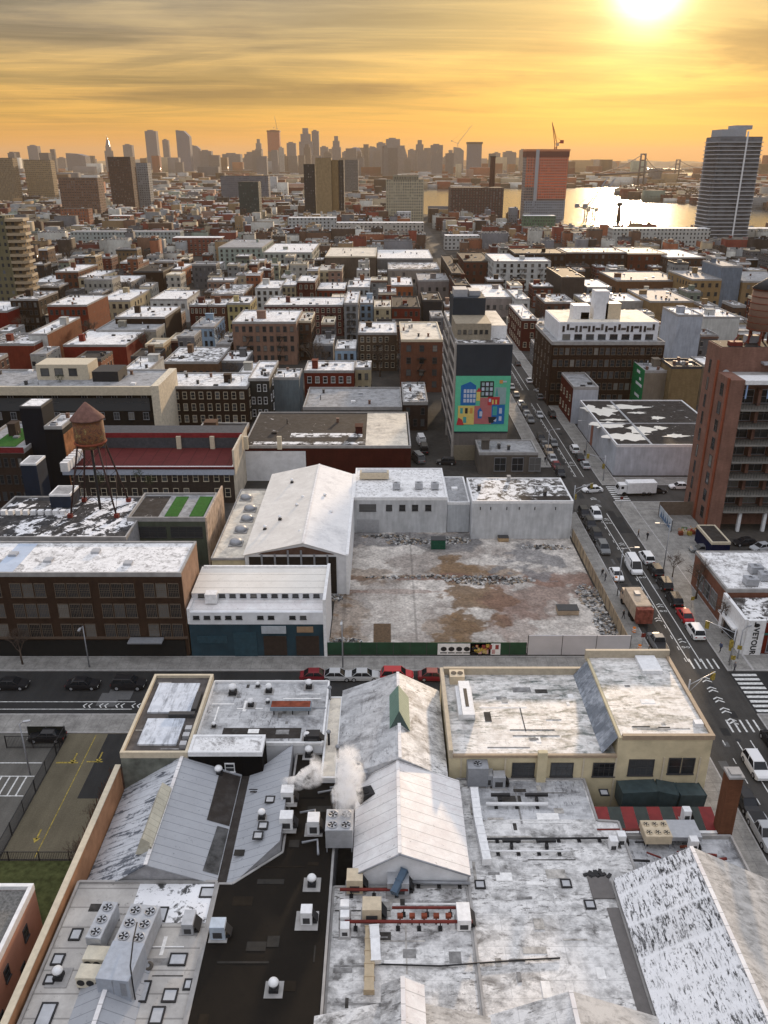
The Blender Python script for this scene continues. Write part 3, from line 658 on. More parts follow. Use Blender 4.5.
def roofpoly(name, label, pts, z, mat, wallm=M_GREYWALL, edge=.25, zb=0, cat='building', wcol=None, bothroof=True):
    """flat-roofed volume: walls, roof sheet, low edge upstand"""
    cx = sum(p[0] for p in pts) / len(pts); cy = sum(p[1] for p in pts) / len(pts)
    t = thing(name, label, cat, (cx, cy, zb)); m = MB(); m.prism(pts, zb, z); part(m, 'wall', wallm, t, color=wcol)
    m = MB(); m.prism([(cx + (x - cx) * .995, cy + (y - cy) * .995) for x, y in pts], z, z + .05); part(m, 'roof', mat, t)
    if edge:
        m = MB(); n = len(pts)
        for i in range(n):
            a, b = Vector(pts[i] + (0,)), Vector(pts[(i + 1) % n] + (0,)); d = (b - a); L = d.length; ang = math.atan2(d.y, d.x); c = (a + b) / 2
            m.cbox(c.x, c.y, z + edge / 2 - .05 + .002 * i, L, .22, edge + .1, 0, ang)
        part(m, 'parapet', CONC if wallm is not M_WW else WHITE, t)
    return t
def gable(name, label, x0, x1, y0, y1, ze0, ze1, zr, xr, matl, matr, wallm, cat='building', zb=0, over=.25):
    """ridge along Y at xr; ze0 / ze1 heights of the two eaves"""
    t = thing(name, label, cat, ((x0 + x1) / 2, (y0 + y1) / 2, zb)); m = MB()
    for y, flip in ((y0, False), (y1, True)):
        p = [(x0, y, zb), (x1, y, zb), (x1, y, ze1), (xr, y, zr), (x0, y, ze0)]; m.face(p[::-1] if flip else p)
    m.face([(x1, y0, zb), (x1, y1, zb), (x1, y1, ze1), (x1, y0, ze1)]); m.face([(x0, y1, zb), (x0, y0, zb), (x0, y0, ze0), (x0, y1, ze0)])
    part(m, 'wall', wallm, t)
    for (xa, za, xb, zb_, mt, nm) in ((x0 - over, ze0 - over * (zr - ze0) / (xr - x0), xr, zr, matl, 'roof'), (xr, zr, x1 + over, ze1 - over * (zr - ze1) / (x1 - xr), matr, 'roof')):
        m = MB(); th = .12; a, b = y0 - over, y1 + over
        top = [(xa, a, za + th), (xb, a, zb_ + th), (xb, b, zb_ + th), (xa, b, za + th)]; bot = [(x, y, z - th + .004) for x, y, z in top]
        m.face(top); m.face(bot[::-1])
        for i in range(4): j = (i + 1) % 4; m.face([bot[i], bot[j], top[j], top[i]])
        part(m, nm, mt, t)
    m = MB(); m.cbox(xr, (y0 + y1) / 2, zr + .15, .35, y1 - y0 + 2 * over, .08); part(m, 'ridge_cap', mt if False else M_COAT, t)
    return t

# building at the corner of the driveway (two white coated bays)
t = thing('low_warehouse', 'low warehouse with two pale blue coated roof bays between the driveway and the vented roof', 'building', (-25, 80, 0))
m = MB(); m.box(-28.6, -21.3, 72.4, 87.3, 0, 8.7, 0, False); part(m, 'wall', plain('grey_green_wall', (.17, .18, .155), .9, 0, .5, .6), t)  # dark grey-green wall, mottled at random
m = MB(); m.box(-28.3, -21.6, 72.7, 87.0, 8.7, 8.76); part(m, 'roof', plain('dark_felt', (0.10, 0.09, 0.085), .9, 0, .4, 1.0), t)
M_BLUECOAT = roofmat('pale_blue_coat', light=(0.58, 0.62, 0.68), dark=(0.14, 0.15, 0.17), mid=(0.34, 0.37, 0.42), thr=.45, soft=.14, streak=(4, .5, 1), scale=.4, wear=.5)
for y0, y1, x0, x1 in ((79.8, 85.6, -27.6, -22.6), (74.0, 78.6, -27.2, -22.9)):
    m = MB(); m.box(x0, x1, y0, y1, 8.76, 8.98); part(m, 'roof_panel', M_BLUECOAT, t)
m = MB(); m.box(-24.9, -21.9, 78.9, 79.5, 8.76, 9.3); part(m, 'skylight_curb', DARKT, t)
m = MB(); m.box(-22.5, -21.9, 80.0, 83.4, 8.76, 9.3); part(m, 'skylight_curb', DARKT, t)
part(parapet_mb(-28.6, -21.3, 72.4, 87.3, 8.7, .45, .3), 'parapet', CREAMT, t)
for y in (73.5, 75, 76.2): 
    m = MB(); m.box(-22.4, -21.7, y, y + .7, 8.76, 9.3); part(m, 'hatch', STEEL, t)
# vented roof beside it
t = roofpoly('low_warehouse', 'low warehouse with grey worn roof, mushroom vents and a rusty tray, beside the cross street', [(-21.2, 75.4), (-6.9, 75.4), (-6.9, 87.3), (-21.2, 87.3)], 7.8, M_SNOWR2, M_WW, .35)
m = MB(); m.box(-18.5, -9.5, 76.4, 78.3, 7.852, 7.86); part(m, 'roof_patch', TAR, t)
t = bld('penthouse_block', 'black walled penthouse block with white coated roof and a small white window', 'building', -21.2, -13.2, 72.3, 75.3, 9.0, (0.02, 0.02, 0.022), 'snow', 0, 0, par='white', parh=.25, wall=FB, n=0)
window(t, -16.8, 72.3, 7.2, 'S', .9, 1.0, 'w')

# long shed A / shed B
t = gable('metal_shed', 'long metal shed with white streaked slope, grey slope and a raised ridge skylight', -28.4, -15.8, 57.6, 72.2, 4.2, 6.2, 8.5, -21.9, M_SHED_STREAK, M_SHED, M_GREYWALL)
m = MB(); m.face([(-17.8, 64.6, 7.12), (-15.6, 64.6, 6.30), (-15.6, 71.9, 6.30), (-17.8, 71.9, 7.12)]); part(m, 'roof_patch', TAR, t)
m = MB(); m.face([(-17.0, 58.4, 6.82), (-15.6, 58.4, 6.30), (-15.6, 64.2, 6.30), (-16.7, 64.2, 6.71)]); part(m, 'stain', plain('soot_stain', (.09, .09, .09), .9, 0, .6, 1), t)
sk = MB(); x0, x1, y0, y1, z = -23.4, -21.9, 59.2, 67.2, 8.0
sk.face([(x0, y0, z), (x1, y0, z), (x1, y0, z + 1.5), ((x0 + x1) / 2, y0, z + 2.0)]); sk.face([(x0, y0, z), ((x0 + x1) / 2, y0, z + 1.6), ((x0 + x1) / 2, y1, z + 1.6), (x0, y1, z)][::-1])
sk.face([((x0 + x1) / 2, y0, z + 1.6), (x1 + .1, y0, z + .9), (x1 + .1, y1, z + .9), ((x0 + x1) / 2, y1, z + 1.6)]); sk.face([(x1 + .1, y0, z + .9), (x1 + .1, y0, z - .2), (x1 + .1, y1, z - .2), (x1 + .1, y1, z + .9)])
sk.face([(x0, y1, z), (x1, y1, z), (x1, y1, z + .9), ((x0 + x1) / 2, y1, z + 1.6)])
M_SKY = roofmat('corrugated_cream', light=(0.55, 0.52, 0.42), dark=(0.30, 0.28, 0.22), mid=(0.42, 0.40, 0.33), thr=.44, soft=.3, seam=.7, seam_dir=1)
part(sk, 'ridge_skylight', M_SKY, t)
t = roofpoly('roof_valley', 'dark flat valley gutter between the two metal sheds', [(-15.75, 57.6), (-14.7, 57.6), (-14.7, 72.2), (-15.75, 72.2)], 6.1, TAR, M_GREYWALL, 0, cat='roof')
# shed B: single slope, cut on the diagonal at its low end
t = thing('metal_shed', 'single slope grey metal shed roof with a diagonal end beside the black roof', 'building', (-12.5, 65, 0))
P = [(-14.7, 57.2, 6.1), (-14.2, 57.2, 6.2), (-10.0, 61.0, 7.9), (-10.2, 75.3, 7.9), (-14.7, 72.3, 6.1)]
m = MB(); m.face(P); part(m, 'roof', M_SHED, t)
m = MB()
for i in range(5):
    a, b = P[i], P[(i + 1) % 5]; m.face([(a[0], a[1], 0), (b[0], b[1], 0), (b[0], b[1], b[2] - .01), (a[0], a[1], a[2] - .01)])
part(m, 'wall', M_GREYWALL, t)
# black roof
t = roofpoly('low_warehouse', 'long building with a plain black flat roof running toward the steam', [(-15.3, 40), (-4.9, 40), (-4.9, 75.3), (-9.8, 75.3), (-9.8, 60.9), (-14.0, 57.1), (-15.3, 57.1)], 6.5, M_DARK, M_GREYWALL, .12)
# south-west plant roof
t = roofpoly('low_warehouse', 'stone grey plant roof crowded with chillers beside the orange boundary wall', [(-28.3, 40), (-15.5, 40), (-15.5, 57.4), (-28.3, 57.4)], 6.3,
             roofmat('plant_roof', light=(0.50, 0.48, 0.45), dark=(0.30, 0.28, 0.26), mid=(0.36, 0.34, 0.32), thr=.45, soft=.3, scale=.3, wear=.6, seam=2.1, seam_dir=1), M_GREYWALL, .3)
m = MB(); m.box(-22.6, -15.7, 53.0, 57.25, 6.352, 6.40); part(m, 'snow_patch', roofmat('bright_patch', light=(.80, .80, .81), dark=(.06, .06, .06), mid=(.5, .5, .5), thr=.45, soft=.05, scale=.8, wear=.1), t)
gable('roof_monitor', 'small grey hipped roof monitor with two hatches beside the cream condensers', -24.3, -19.6, 40, 48.9, 6.4, 6.4, 7.7, -22.0, M_SHED, M_SHED, M_GREYWALL, 'roof', 6.35)
# orange boundary wall
t = thing('boundary_wall', 'tall orange brick boundary wall with a thin white coping along the driveway', 'wall', (-28.9, 60, 0))
m = MB(); m.box(-29.15, -28.75, 38, 72.3, 0, 7.5); part(m, 'wall', M_ORANGE, t); m = MB(); m.box(-29.25, -28.65, 38, 72.3, 7.503, 7.62); part(m, 'coping', CREAMT, t)
# pink building at the corner
x1 = -32.1
t = thing('pink_building', 'salmon pink building with white roof trim and gravel roof at the edge of the lawn', 'building', (-40, 46, 0))
m = MB(); m.box(-60, x1, 30, 56.6, 0, 6.7, 0, False); part(m, 'wall', plain('salmon_stucco', (0.50, 0.27, 0.19), .8, 0, .12, .5), t)
m = MB(); m.box(-59.6, x1 - .5, 30.4, 56.2, 6.7, 6.75); part(m, 'roof', plain('gravel_roof', (0.17, 0.165, 0.155), .95, 0, .5, 4), t)
part(parapet_mb(-60, x1, 30, 56.6, 6.7, .45, .35), 'parapet', WHITE, t)
for y in (45, 49.6, 53.6): window(t, x1, y, 4.4, 'E', .7, 1.2, 'd')
for y in (47.4, 52): window(t, x1, y, 1.7, 'E', .7, 1.2, 'd')

# centre gables
t = gable('gabled_hall', 'gabled hall with scuffed white roof and a green ridge skylight by the cross street', -4.9, 6.6, 70.6, 86.0, 7.4, 7.4, 10.0, 1.7, M_SNOWR2, M_SNOWR, M_WW)
x0, x1, y0, y1 = .35, 3.05, 75.4, 82.0
M_GREEN = roofmat('green_glazed_ridge', light=(0.20, 0.30, 0.24), dark=(0.10, 0.17, 0.14), mid=(0.15, 0.22, 0.18), thr=.45, soft=.4, seam=.5, seam_dir=1)
M_GREEN2 = roofmat('cream_glazed_ridge', light=(0.50, 0.52, 0.38), dark=(0.30, 0.34, 0.24), mid=(0.4, 0.42, 0.3), thr=.45, soft=.4, seam=.5, seam_dir=1)
m = MB(); xm = 1.7
m.face([(x0, y0, 9.3), (xm, y0 + 1.6, 11.2), (xm, y1, 11.2), (x0, y1, 9.3)][::-1], 0); m.face([(xm, y0 + 1.6, 11.2), (x1, y0, 9.3), (x1, y1, 9.3), (xm, y1, 11.2)], 1)
m.face([(x0, y0, 9.3), (x1, y0, 9.3), (xm, y0 + 1.6, 11.2)], 2); m.face([(x1, y1, 9.3), (x0, y1, 9.3), (xm, y1, 11.2)], 0)
part(m, 'ridge_skylight', [M_GREEN, M_GREEN2, plain('dark_green_glass', (0.03, 0.055, 0.045), .3)], t)
t = gable('gabled_hall', 'smooth white gabled hall in the middle of the sheds, its gable end toward the pipes', -2.7, 7.8, 57.9, 70.2, 7.0, 7.0, 9.6, 1.45, M_COAT, M_COAT, M_WW)
m = MB()
for s, xa in ((-1, -2.9), (1, 8.0)):
    m.tube([(xa, 57.62, 6.95), (1.45, 57.62, 9.6)], .09, 6)
part(m, 'bargeboard', GREYM, t)
# narrow light strip roof west of the gables
roofpoly('low_roof', 'narrow cream strip roof with tall pipes between the black roof and the scuffed gable', [(-6.7, 70.6), (-5.15, 70.6), (-5.15, 85), (-6.7, 85)], 7.2, WARMR, M_WW, .15, cat='roof')

# big cream building on the corner
t = thing('cream_building', 'big cream stucco corner building with a stepped worn white roof and dark gridded windows', 'building', (20, 80, 0))
CW0, CW1, CW2 = 7.1, 25.2, 35.3
m = MB(); m.box(CW0, CW1, 72.3, 88, 0, 8.7, 0, False); part(m, 'wall', M_CREAMW, t)
m = MB(); m.box(CW1 + .003, CW2, 72.3, 88, 0, 11.2, 0, False); part(m, 'wall', M_CREAMW, t)
m = MB(); m.box(CW0 + .3, CW1, 72.6, 87.7, 8.7, 8.75); part(m, 'roof', M_CREAMROOF, t)
m = MB(); m.box(CW1 + .3, CW2 - .3, 72.6, 87.7, 11.2, 11.25); part(m, 'roof', M_CREAMROOF, t)
# sloping dark flashing at the step
m = MB(); m.face([(CW1 - 1.5, 72.7, 8.76), (CW1 + .2, 72.7, 11.2), (CW1 + .2, 87.6, 11.2), (CW1 - 1.5, 87.6, 8.76)][::-1][::-1]); part(m, 'step_flashing', roofmat('flashing', light=(.42, .45, .5), dark=(.16, .18, .21), mid=(.25, .27, .3), thr=.5, soft=.1, seam=1.1, seam_dir=1), t)
m = MB(); m.box(CW0 - .1, CW0 + .35, 72.2, 88.1, 8.5, 9.6).box(CW0 + .35, CW1 - .2, 87.7, 88.12, 8.5, 9.7).box(CW1 - .2, CW2 + .1, 87.7, 88.1, 11.0, 12.3); part(m, 'parapet', trim('tan_parapet', (0.42, 0.36, 0.27)), t)
m = MB(); m.box(CW1 + .35, CW2 + .12, 72.15, 72.55, 11.0, 11.55).box(CW2 - .3, CW2 + .12, 72.55, 87.7, 11.0, 11.5).box(CW0 + .4, CW1, 72.15, 72.5, 8.6, 8.95); part(m, 'cornice', trim('brown_coping', (0.34, 0.26, 0.18)), t)
for x in (11.1, 15.2, 19.4, 24.0): window(t, x - (.6 if x < 12 else 0), 72.3, 6.9, 'S', 2.3 if x > 12 else 1.3, 1.7, 'g')
window(t, 28.0, 72.3, 7.2, 'S', 2.6, 2.0, 'g'); window(t, 31.6, 72.3, 7.4, 'S', 1.2, 2.0, 'd'); window(t, 33.1, 72.3, 7.4, 'S', 1.2, 2.0, 'd')
m = MB(); m.box(16.6, 17.6, 71.7, 72.25, 4, 9.6); part(m, 'pilaster', M_CREAMW, t)
for x in (8.3, 13.1, 21.6, 25.1, 30.3, 34.2): m = MB(); m.box(x, x + .18, 72.2, 72.28, 2, 8.6); part(m, 'downpipe', CREAMT, t)
m = MB(); m.box(CW0 + 1.0, CW0 + 2.8, 85.6, 87.2, 8.75, 9.9); part(m, 'cooling_unit', TANM, t)
m = MB(); m.tube([(CW0 + 1.5, 86.4, 9.9), (CW0 + 1.5, 86.4, 9.96)], .35, 12).tube([(CW0 + 2.3, 86.4, 9.9), (CW0 + 2.3, 86.4, 9.96)], .35, 12); part(m, 'fan', BLACK, t)
m = MB(); m.box(8.6, 10.5, 78.6, 84.2, 8.75, 9.5).box(9.0, 10.3, 77.9, 84.6, 9.503, 10.0); part(m, 'skylight_box', WHITE, t)
m = MB(); m.box(9.45, 9.85, 79.4, 83.0, 10.003, 10.02); part(m, 'slot', BLACK, t)
m = MB(); m.box(CW2 - 4.2, CW2 - 1.8, 84.2, 87.6, 11.25, 11.7).box(CW2 - 1.4, CW2 - .5, 74, 74.8, 11.25, 11.7); part(m, 'skylight_box', WHITE, t)

# low roofs south of the cream building
ROOFA = [(7.95, 44.2), (7.95, 72.2), (21.9, 72.2), (21.9, 66.0), (24.0, 65.8), (24.0, 58.2), (21.4, 58.2), (21.4, 44.2)]
t = roofpoly('low_warehouse', 'wide low building with stained white roof and pipe runs south of the cream building', ROOFA, 5.6, M_SNOWR, M_GREYWALL, .2)
m = MB(); m.box(9.6, 21.6, 66.2, 71.9, 5.652, 5.662); part(m, 'roof_patch', M_SNOWR2, t)
m = MB(); m.box(19.2, 21.2, 56.2, 58.9, 5.652, 5.80); part(m, 'roof_hatch', trim('weathered_hatch', (0.13, 0.12, 0.115)), t)
m = MB(); m.box(20.2, 21.6, 44.5, 55.2, 5.652, 5.70); part(m, 'gutter_strip', trim('weathered_hatch', (0.13, 0.12, 0.115)), t)
t = roofpoly('low_warehouse', 'low building with rusty streaked white roof under the long red pipe racks', [(-4.7, 44.2), (7.75, 44.2), (7.75, 57.6), (-4.7, 57.6)], 5.55, M_SNOWR, M_GREYWALL, .15)
M_YARD = plain('yard_wall', (0.45, 0.40, 0.30), .85)
t = roofpoly('loading_roof', 'light grey roof with a white parapet beside the striped awning and brick chimney', [(24.2, 57.8), (35.2, 57.8), (35.2, 64.6), (24.2, 64.6)], 4.6, M_SNOWR2, M_YARD, .5)
# striped awning roof
t = thing('striped_canopy', 'canopy with red and dark green stripes behind the cream building wall', 'canopy', (28.5, 67.2, 0))
m = MB(); m.box(22.0, 34.6, 65.2, 68.2, 4.6, 4.8)
part(m, 'wall', WHITE, t)
for k in range(9):
    m = MB(); xa = 22.1 + k * 1.37; m.face([(xa, 65.4, 4.9), (xa + 1.365, 65.4, 4.9), (xa + 1.365, 68.2, 5.5), (xa, 68.2, 5.5)])
    part(m, 'stripe', plain('stripe_red', (0.20, 0.022, 0.022), .6, 0, .2) if k % 2 == 0 else plain('stripe_dark', (0.035, 0.045, 0.04), .6, 0, .2), t)
m = MB(); m.box(21.9, 34.7, 65.0, 65.35, 4.0, 5.0).box(21.9, 22.08, 65.35, 68.3, 4.6, 5.2); part(m, 'fascia', WHITE, t)
m = MB()
for x in (22.2, 26.4, 30.6, 34.4): m.box(x, x + .15, 65.1, 65.25, 0, 4.0)
part(m, 'post', GREYM, t)
# brick chimney
t = thing('brick_chimney', 'square red brick chimney stack standing by the avenue kerb', 'chimney', (33.6, 64.6, 0))
m = MB(); m.box(34.0, 35.4, 64.8, 66.2, 0, 12.1); part(m, 'shaft', FBK, t, color=(0.27, 0.15, 0.10)); m = MB(); m.box(33.93, 35.47, 64.7, 66.3, 12.1, 12.35).box(34.2, 35.2, 65.0, 66.0, 12.35, 12.5); part(m, 'cap', CONC, t)
# diagonal streaked gable, bottom corner
gable('gabled_warehouse', 'gabled warehouse, one slope white with black streaks, the other beige, beside the avenue', 21.7, 36.0, 38, 57.8, 6.2, 6.0, 10.0, 28.2, M_STREAKY, M_BEIGES, M_WW)
# row of gables along the frame's lower edge
gable('gabled_hall', 'white gable with a raised ridge monitor at the lower edge', -5.9, 8.2, 34, 44.0, 6.3, 6.3, 8.4, 1.4, M_SNOWR, M_BEIGES, M_WW)
gable('roof_monitor', 'tall narrow white ridge monitor standing on the lower gable', -.2, 3.1, 34, 45.2, 8.6, 8.6, 9.5, 1.45, M_SNOWR, M_COAT, M_WW, 'roof', 7.0, .06)
gable('gabled_hall', 'broad white gable beside the streaked warehouse at the lower edge', 8.4, 21.4, 34, 44.2, 6.3, 6.1, 9.0, 14.4, M_SNOWR, M_BEIGES, M_WW)

# patches, battens and stains let into the near roofs, and fire escapes
def patches(root, x0, x1, y0, y1, z, n, seed, tones=None):
    rnd = random.Random(seed); tones = tones or [plain('patch_dark', (.06, .056, .052), .85, 0, .5, 2), plain('patch_grey', (.24, .235, .23), .8, 0, .5, 2), plain('patch_white', (.78, .77, .75), .6, 0, .2, 2), plain('patch_worn', (.42, .40, .37), .85, 0, .6, 1.5)]
    for k in range(n):
        w_, d_ = (rnd.uniform(.3, 2.6), rnd.uniform(.25, 1.1)) if k % 3 else (rnd.uniform(1.5, 6), rnd.uniform(.08, .2))
        if k % 5 == 4: w_, d_ = d_, w_
        x, y = rnd.uniform(x0, x1 - w_), rnd.uniform(y0, y1 - d_)
        m = MB(); m.box(x, x + w_, y, y + d_, z, z + .012 + k * .0012); part(m, 'roof_patch', rnd.choice(tones), root)
bl = {o['label']: o for o in COL.objects if 'label' in o.keys()}
patches(bl['wide low building with stained white roof and pipe runs south of the cream building'], 8.2, 20, 45, 71.8, 5.665, 30, 1)
patches(bl['low building with rusty streaked white roof under the long red pipe racks'], -4.5, 7.6, 44.8, 57.3, 5.605, 22, 2)
patches(bl['stone grey plant roof crowded with chillers beside the orange boundary wall'], -28, -15.8, 42, 57, 6.36, 14, 3)
patches(bl['low warehouse with grey worn roof, mushroom vents and a rusty tray, beside the cross street'], -21, -7.2, 75.6, 87, 7.862, 16, 4)
patches(bl['long building with a plain black flat roof running toward the steam'], -14.5, -5.2, 42, 70, 6.555, 22, 5, [plain('felt_brown', (.022, .017, .012), .9), plain('felt_grey', (.035, .033, .03), .9), plain('felt_black', (.006, .006, .006), .9)])
patches(bl['big cream stucco corner building with a stepped worn white roof and dark gridded windows'], 10.6, 23.2, 73, 87.2, 8.755, 16, 6); patches(bl['big cream stucco corner building with a stepped worn white roof and dark gridded windows'], 25.8, 34.5, 73, 83.8, 11.255, 8, 7)
patches(bl['low warehouse with two pale blue coated roof bays between the driveway and the vented roof'], -28.2, -21.8, 73, 86.8, 8.765, 16, 8)
def fire_escape(root, x, y, floors, fh, z0=3.2):
    m = MB()
    for k in range(floors):
        z = z0 + k * fh; m.box(x - 1.5, x + 1.5, y - 1.0, y - .12, z, z + .06)
        for zz in (.5, 1.0): m.box(x - 1.5, x + 1.5, y - 1.02, y - .98, z + zz, z + zz + .04); m.box(x - 1.52, x - 1.48, y - 1, y - .12, z + zz, z + zz + .04)
        if k < floors - 1: m.tube([(x - 1.0, y - .6, z), (x + 1.0, y - .6, z + fh)], .09, 4)
    part(m, 'fire_escape', BLACK, root)
# ------------------------------------------------------------------ equipment on the near roofs
def chiller(label, cx, cy, z, sx, sy, sz, nx, ny, rz=0.0, fan_r=.42, legs=.35, group=None, mat=STEEL, side_fans=False):
    t = thing('chiller', label, 'air conditioner', (cx, cy, z), rz, group)
    m = MB(); m.box(-sx / 2, sx / 2, -sy / 2, sy / 2, legs, legs + sz); m.box(-sx / 2 - .03, sx / 2 + .03, -sy / 2 - .03, sy / 2 + .03, legs + sz - .12, legs + sz - .06); lpart(m, 'casing', mat, t)
    for sx_ in (-1, 1):
        for sy_ in (-1, 1):
            m = MB(); m.cbox(sx_ * (sx / 2 - .1), sy_ * (sy / 2 - .1), legs / 2, .1, .1, legs); lpart(m, 'leg', GREYM, t)
    for i in range(nx):
        for j in range(ny):
            if side_fans:
                m = MB(); px_, pz = -sx / 2 + sx * (i + .5) / nx, legs + sz * (j + .5) / ny
                m.tube([(px_, -sy / 2 - .03, pz), (px_, -sy / 2 - .001, pz)], fan_r, 14)
                f = lpart(m, 'fan', BLACK, t)
            else:
                px_, py_ = -sx / 2 + sx * (i + .5) / nx, -sy / 2 + sy * (j + .5) / ny
                m = MB(); zt = legs + sz; m.lathe([(fan_r, zt - .01), (fan_r, zt + .10), (fan_r * .88, zt + .10), (fan_r * .88, zt + .012)], px_, py_, 16, 0)
                m.lathe([(fan_r * .86, zt + .012), (fan_r * .86, zt + .02)], px_, py_, 16, 1); m.fan(px_, py_, zt + .06, fan_r * .8, 0, 5); m.lathe([(.08, zt + .02), (.08, zt + .1)], px_, py_, 8, 1)
                lpart(m, 'fan', [mat, BLACK], t)
    return t
def dome_vent(label, px, py, z, s=1.0, pad=1.5, group='domed vents on the near roofs', loc=None):
    x, y = loc or A(px, py, z)
    t = thing('roof_vent', label, 'vent', (x, y, z), 0, group)
    m = MB(); m.box(-pad / 2, pad / 2, -pad / 2, pad / 2, 0, .06); lpart(m, 'pad', CONC, t)
    m = MB(); m.box(-.38 * s, .38 * s, -.38 * s, .38 * s, .06, .4 * s); lpart(m, 'curb', BLACK, t)
    m = MB(); m.tube([(0, 0, .4 * s), (0, 0, .85 * s)], .22 * s, 10); lpart(m, 'neck', GREYM, t)
    m = MB(); m.lathe([(.42 * s, .8 * s), (.44 * s, .9 * s), (.36 * s, 1.08 * s), (.2 * s, 1.2 * s), (.03, 1.24 * s)], 0, 0, 14); lpart(m, 'cap', WHITE, t); return t
def box_vent(label, px, py, z, w=1.1, d=1.1, h=1.5, mat=WHITE, pad=2.0, group=None, hood=True):
    x, y = A(px, py, z); t = thing('roof_fan', label, 'vent', (x, y, z), 0, group)
    m = MB(); m.box(-pad / 2, pad / 2, -pad / 2, pad / 2, 0, .05); lpart(m, 'pad', CONC, t)
    m = MB(); m.box(-w / 2, w / 2, -d / 2, d / 2, .05, h); lpart(m, 'casing', mat, t, bevel=.03)
    if hood:
        m = MB(); m.face([(w / 2, -d * .4, h * .75), (w / 2 + .5, -d * .4, h * .25), (w / 2 + .5, d * .4, h * .25), (w / 2, d * .4, h * .75)]); m.box(w / 2, w / 2 + .4, -d * .35, d * .35, .1, h * .3); lpart(m, 'hood', BLACK, t)
    m = MB(); m.box(-w * .3, w * .3, -d / 2 - .03, -d / 2 - .002, .25, h * .6); lpart(m, 'grille', DARKT, t)
    return t
def hatch(label, px, py, z, w=1.6, d=1.6, group='black framed roof hatches', rz=0.0):
    x, y = A(px, py, z); t = thing('roof_hatch', label, 'hatch', (x, y, z), rz, group); m = MB(); e = .14
    m.box(-w / 2, w / 2, -d / 2, -d / 2 + e, 0, .14).box(-w / 2, w / 2, d / 2 - e, d / 2, 0, .14).box(-w / 2, -w / 2 + e, -d / 2 + e, d / 2 - e, 0, .137).box(w / 2 - e, w / 2, -d / 2 + e, d / 2 - e, 0, .137); lpart(m, 'frame', BLACK, t)
    m = MB(); m.box(-w / 2 + e, w / 2 - e, -d / 2 + e, d / 2 - e, 0, .10); lpart(m, 'lid', STEEL, t); return t
def pipe(label, pts, r=.09, mat=REDM, stands=True, z0=0, group=None, seg=8, name='pipe_run'):
    p0 = Vector(pts[0]); t = thing(name, label, 'pipe', tuple(p0), 0, group)
    m = MB(); m.tube([Vector(p) - p0 for p in pts], r, seg); lpart(m, 'pipe', mat, t)
    if stands:
        for a, b in zip(pts[:-1], pts[1:]):
            a, b = Vector(a), Vector(b); L = (b - a).length; n = int(L / 1.8)
            for k in range(n):
                c = a + (b - a) * ((k + .5) / n) - p0; m = MB(); m.cbox(c.x, c.y, (c.z + z0 - p0.z) / 2 - .0, .1, .1, max(.05, c.z - (z0 - p0.z))); m.cbox(c.x, c.y, z0 - p0.z + .06, .35, .5, .12); lpart(m, 'stand', BLACK, t)
    return t
def duct(label, pts, w=.7, h=.6, mat=STEEL, group=None, seg=1.1):
    """rectangular duct with flanged joints"""
    p0 = Vector(pts[0]); t = thing('air_duct', label, 'duct', tuple(p0), 0, group)
    for a, b in zip(pts[:-1], pts[1:]):
        a, b = Vector(a) - p0, Vector(b) - p0; d = b - a; L = d.length; n = max(1, int(L / seg)); ang = math.atan2(d.y, d.x); m = MB()
        q = Matrix.Rotation(ang, 4, 'Z') @ Matrix.Rotation(-math.atan2(d.z, math.hypot(d.x, d.y)), 4, 'Y')
        for (xa, xb, e) in [(0, L, 0)] + [(L * k / n - .04, L * k / n + .04, .05) for k in range(n + 1)]:
            i0 = len(m.v); m.box(xa, xb, -w / 2 - e, w / 2 + e, -h / 2 - e, h / 2 + e)
            for i in range(i0, len(m.v)): m.v[i] = tuple(a + (q @ Vector(m.v[i])))
        lpart(m, 'duct_section', mat, t)
    return t
ZP = 6.36
# chillers at the lower corner
x, y = A(103, 945, ZP + 2)
chiller('long galvanised chiller with six round fans in two rows on its sloping top', -20.9, 51.0, ZP, 2.6, 3.9, 1.9, 2, 3, R(-6), .48)
chiller('narrow chiller with a single row of three fans behind the cream condensers', -24.1, 51.6, ZP, 1.3, 3.7, 1.7, 1, 3, R(-6), .46)
t = thing('plant_box', 'large plain pale blue steel plant enclosure in front of the six fan chiller', 'machine', (-21.1, 47.4, ZP), R(-6))
m = MB(); m.box(-1.35, 1.35, -2.0, 1.5, .3, 2.7); lpart(m, 'casing', trim('pale_blue_steel', (0.36, 0.39, 0.44), .5, .2), t, bevel=.04)
m = MB(); m.box(-.03, .03, -2.015, -2.003, .4, 2.6).box(.6, 1.1, -2.02, -2.003, 1.0, 2.4); lpart(m, 'door_panel', GREYM, t)
for sx_ in (-1.2, 1.2):
    for sy_ in (-1.8, 1.3): m = MB(); m.cbox(sx_, sy_, .15, .15, .15, .3); lpart(m, 'leg', GREYM, t)
for i, (lx, ly, lz, lb) in enumerate([(-23.6, 48.9, 0, 'cream condenser with three side fans, upper of the pair by the narrow chiller'), (-23.6, 47.2, 0, 'cream condenser with three side fans, lower of the pair by the narrow chiller')]):
    t = chiller(lb, lx, ly, ZP, 2.3, 1.3, 1.15, 3, 1, R(-3), .32, .25, 'cream condensers', trim('cream_enamel', (0.58, 0.53, 0.42)), True)
pipe('black cable looped over the steel plant enclosure', [(-20.6, 50.3, ZP + 3.2), (-20.4, 48.5, ZP + 3.35), (-20.0, 46.2, ZP + 3.3), (-19.8, 45.6, ZP + 2.0), (-19.8, 45.6, ZP)], .06, BLACK, False, name='cable')
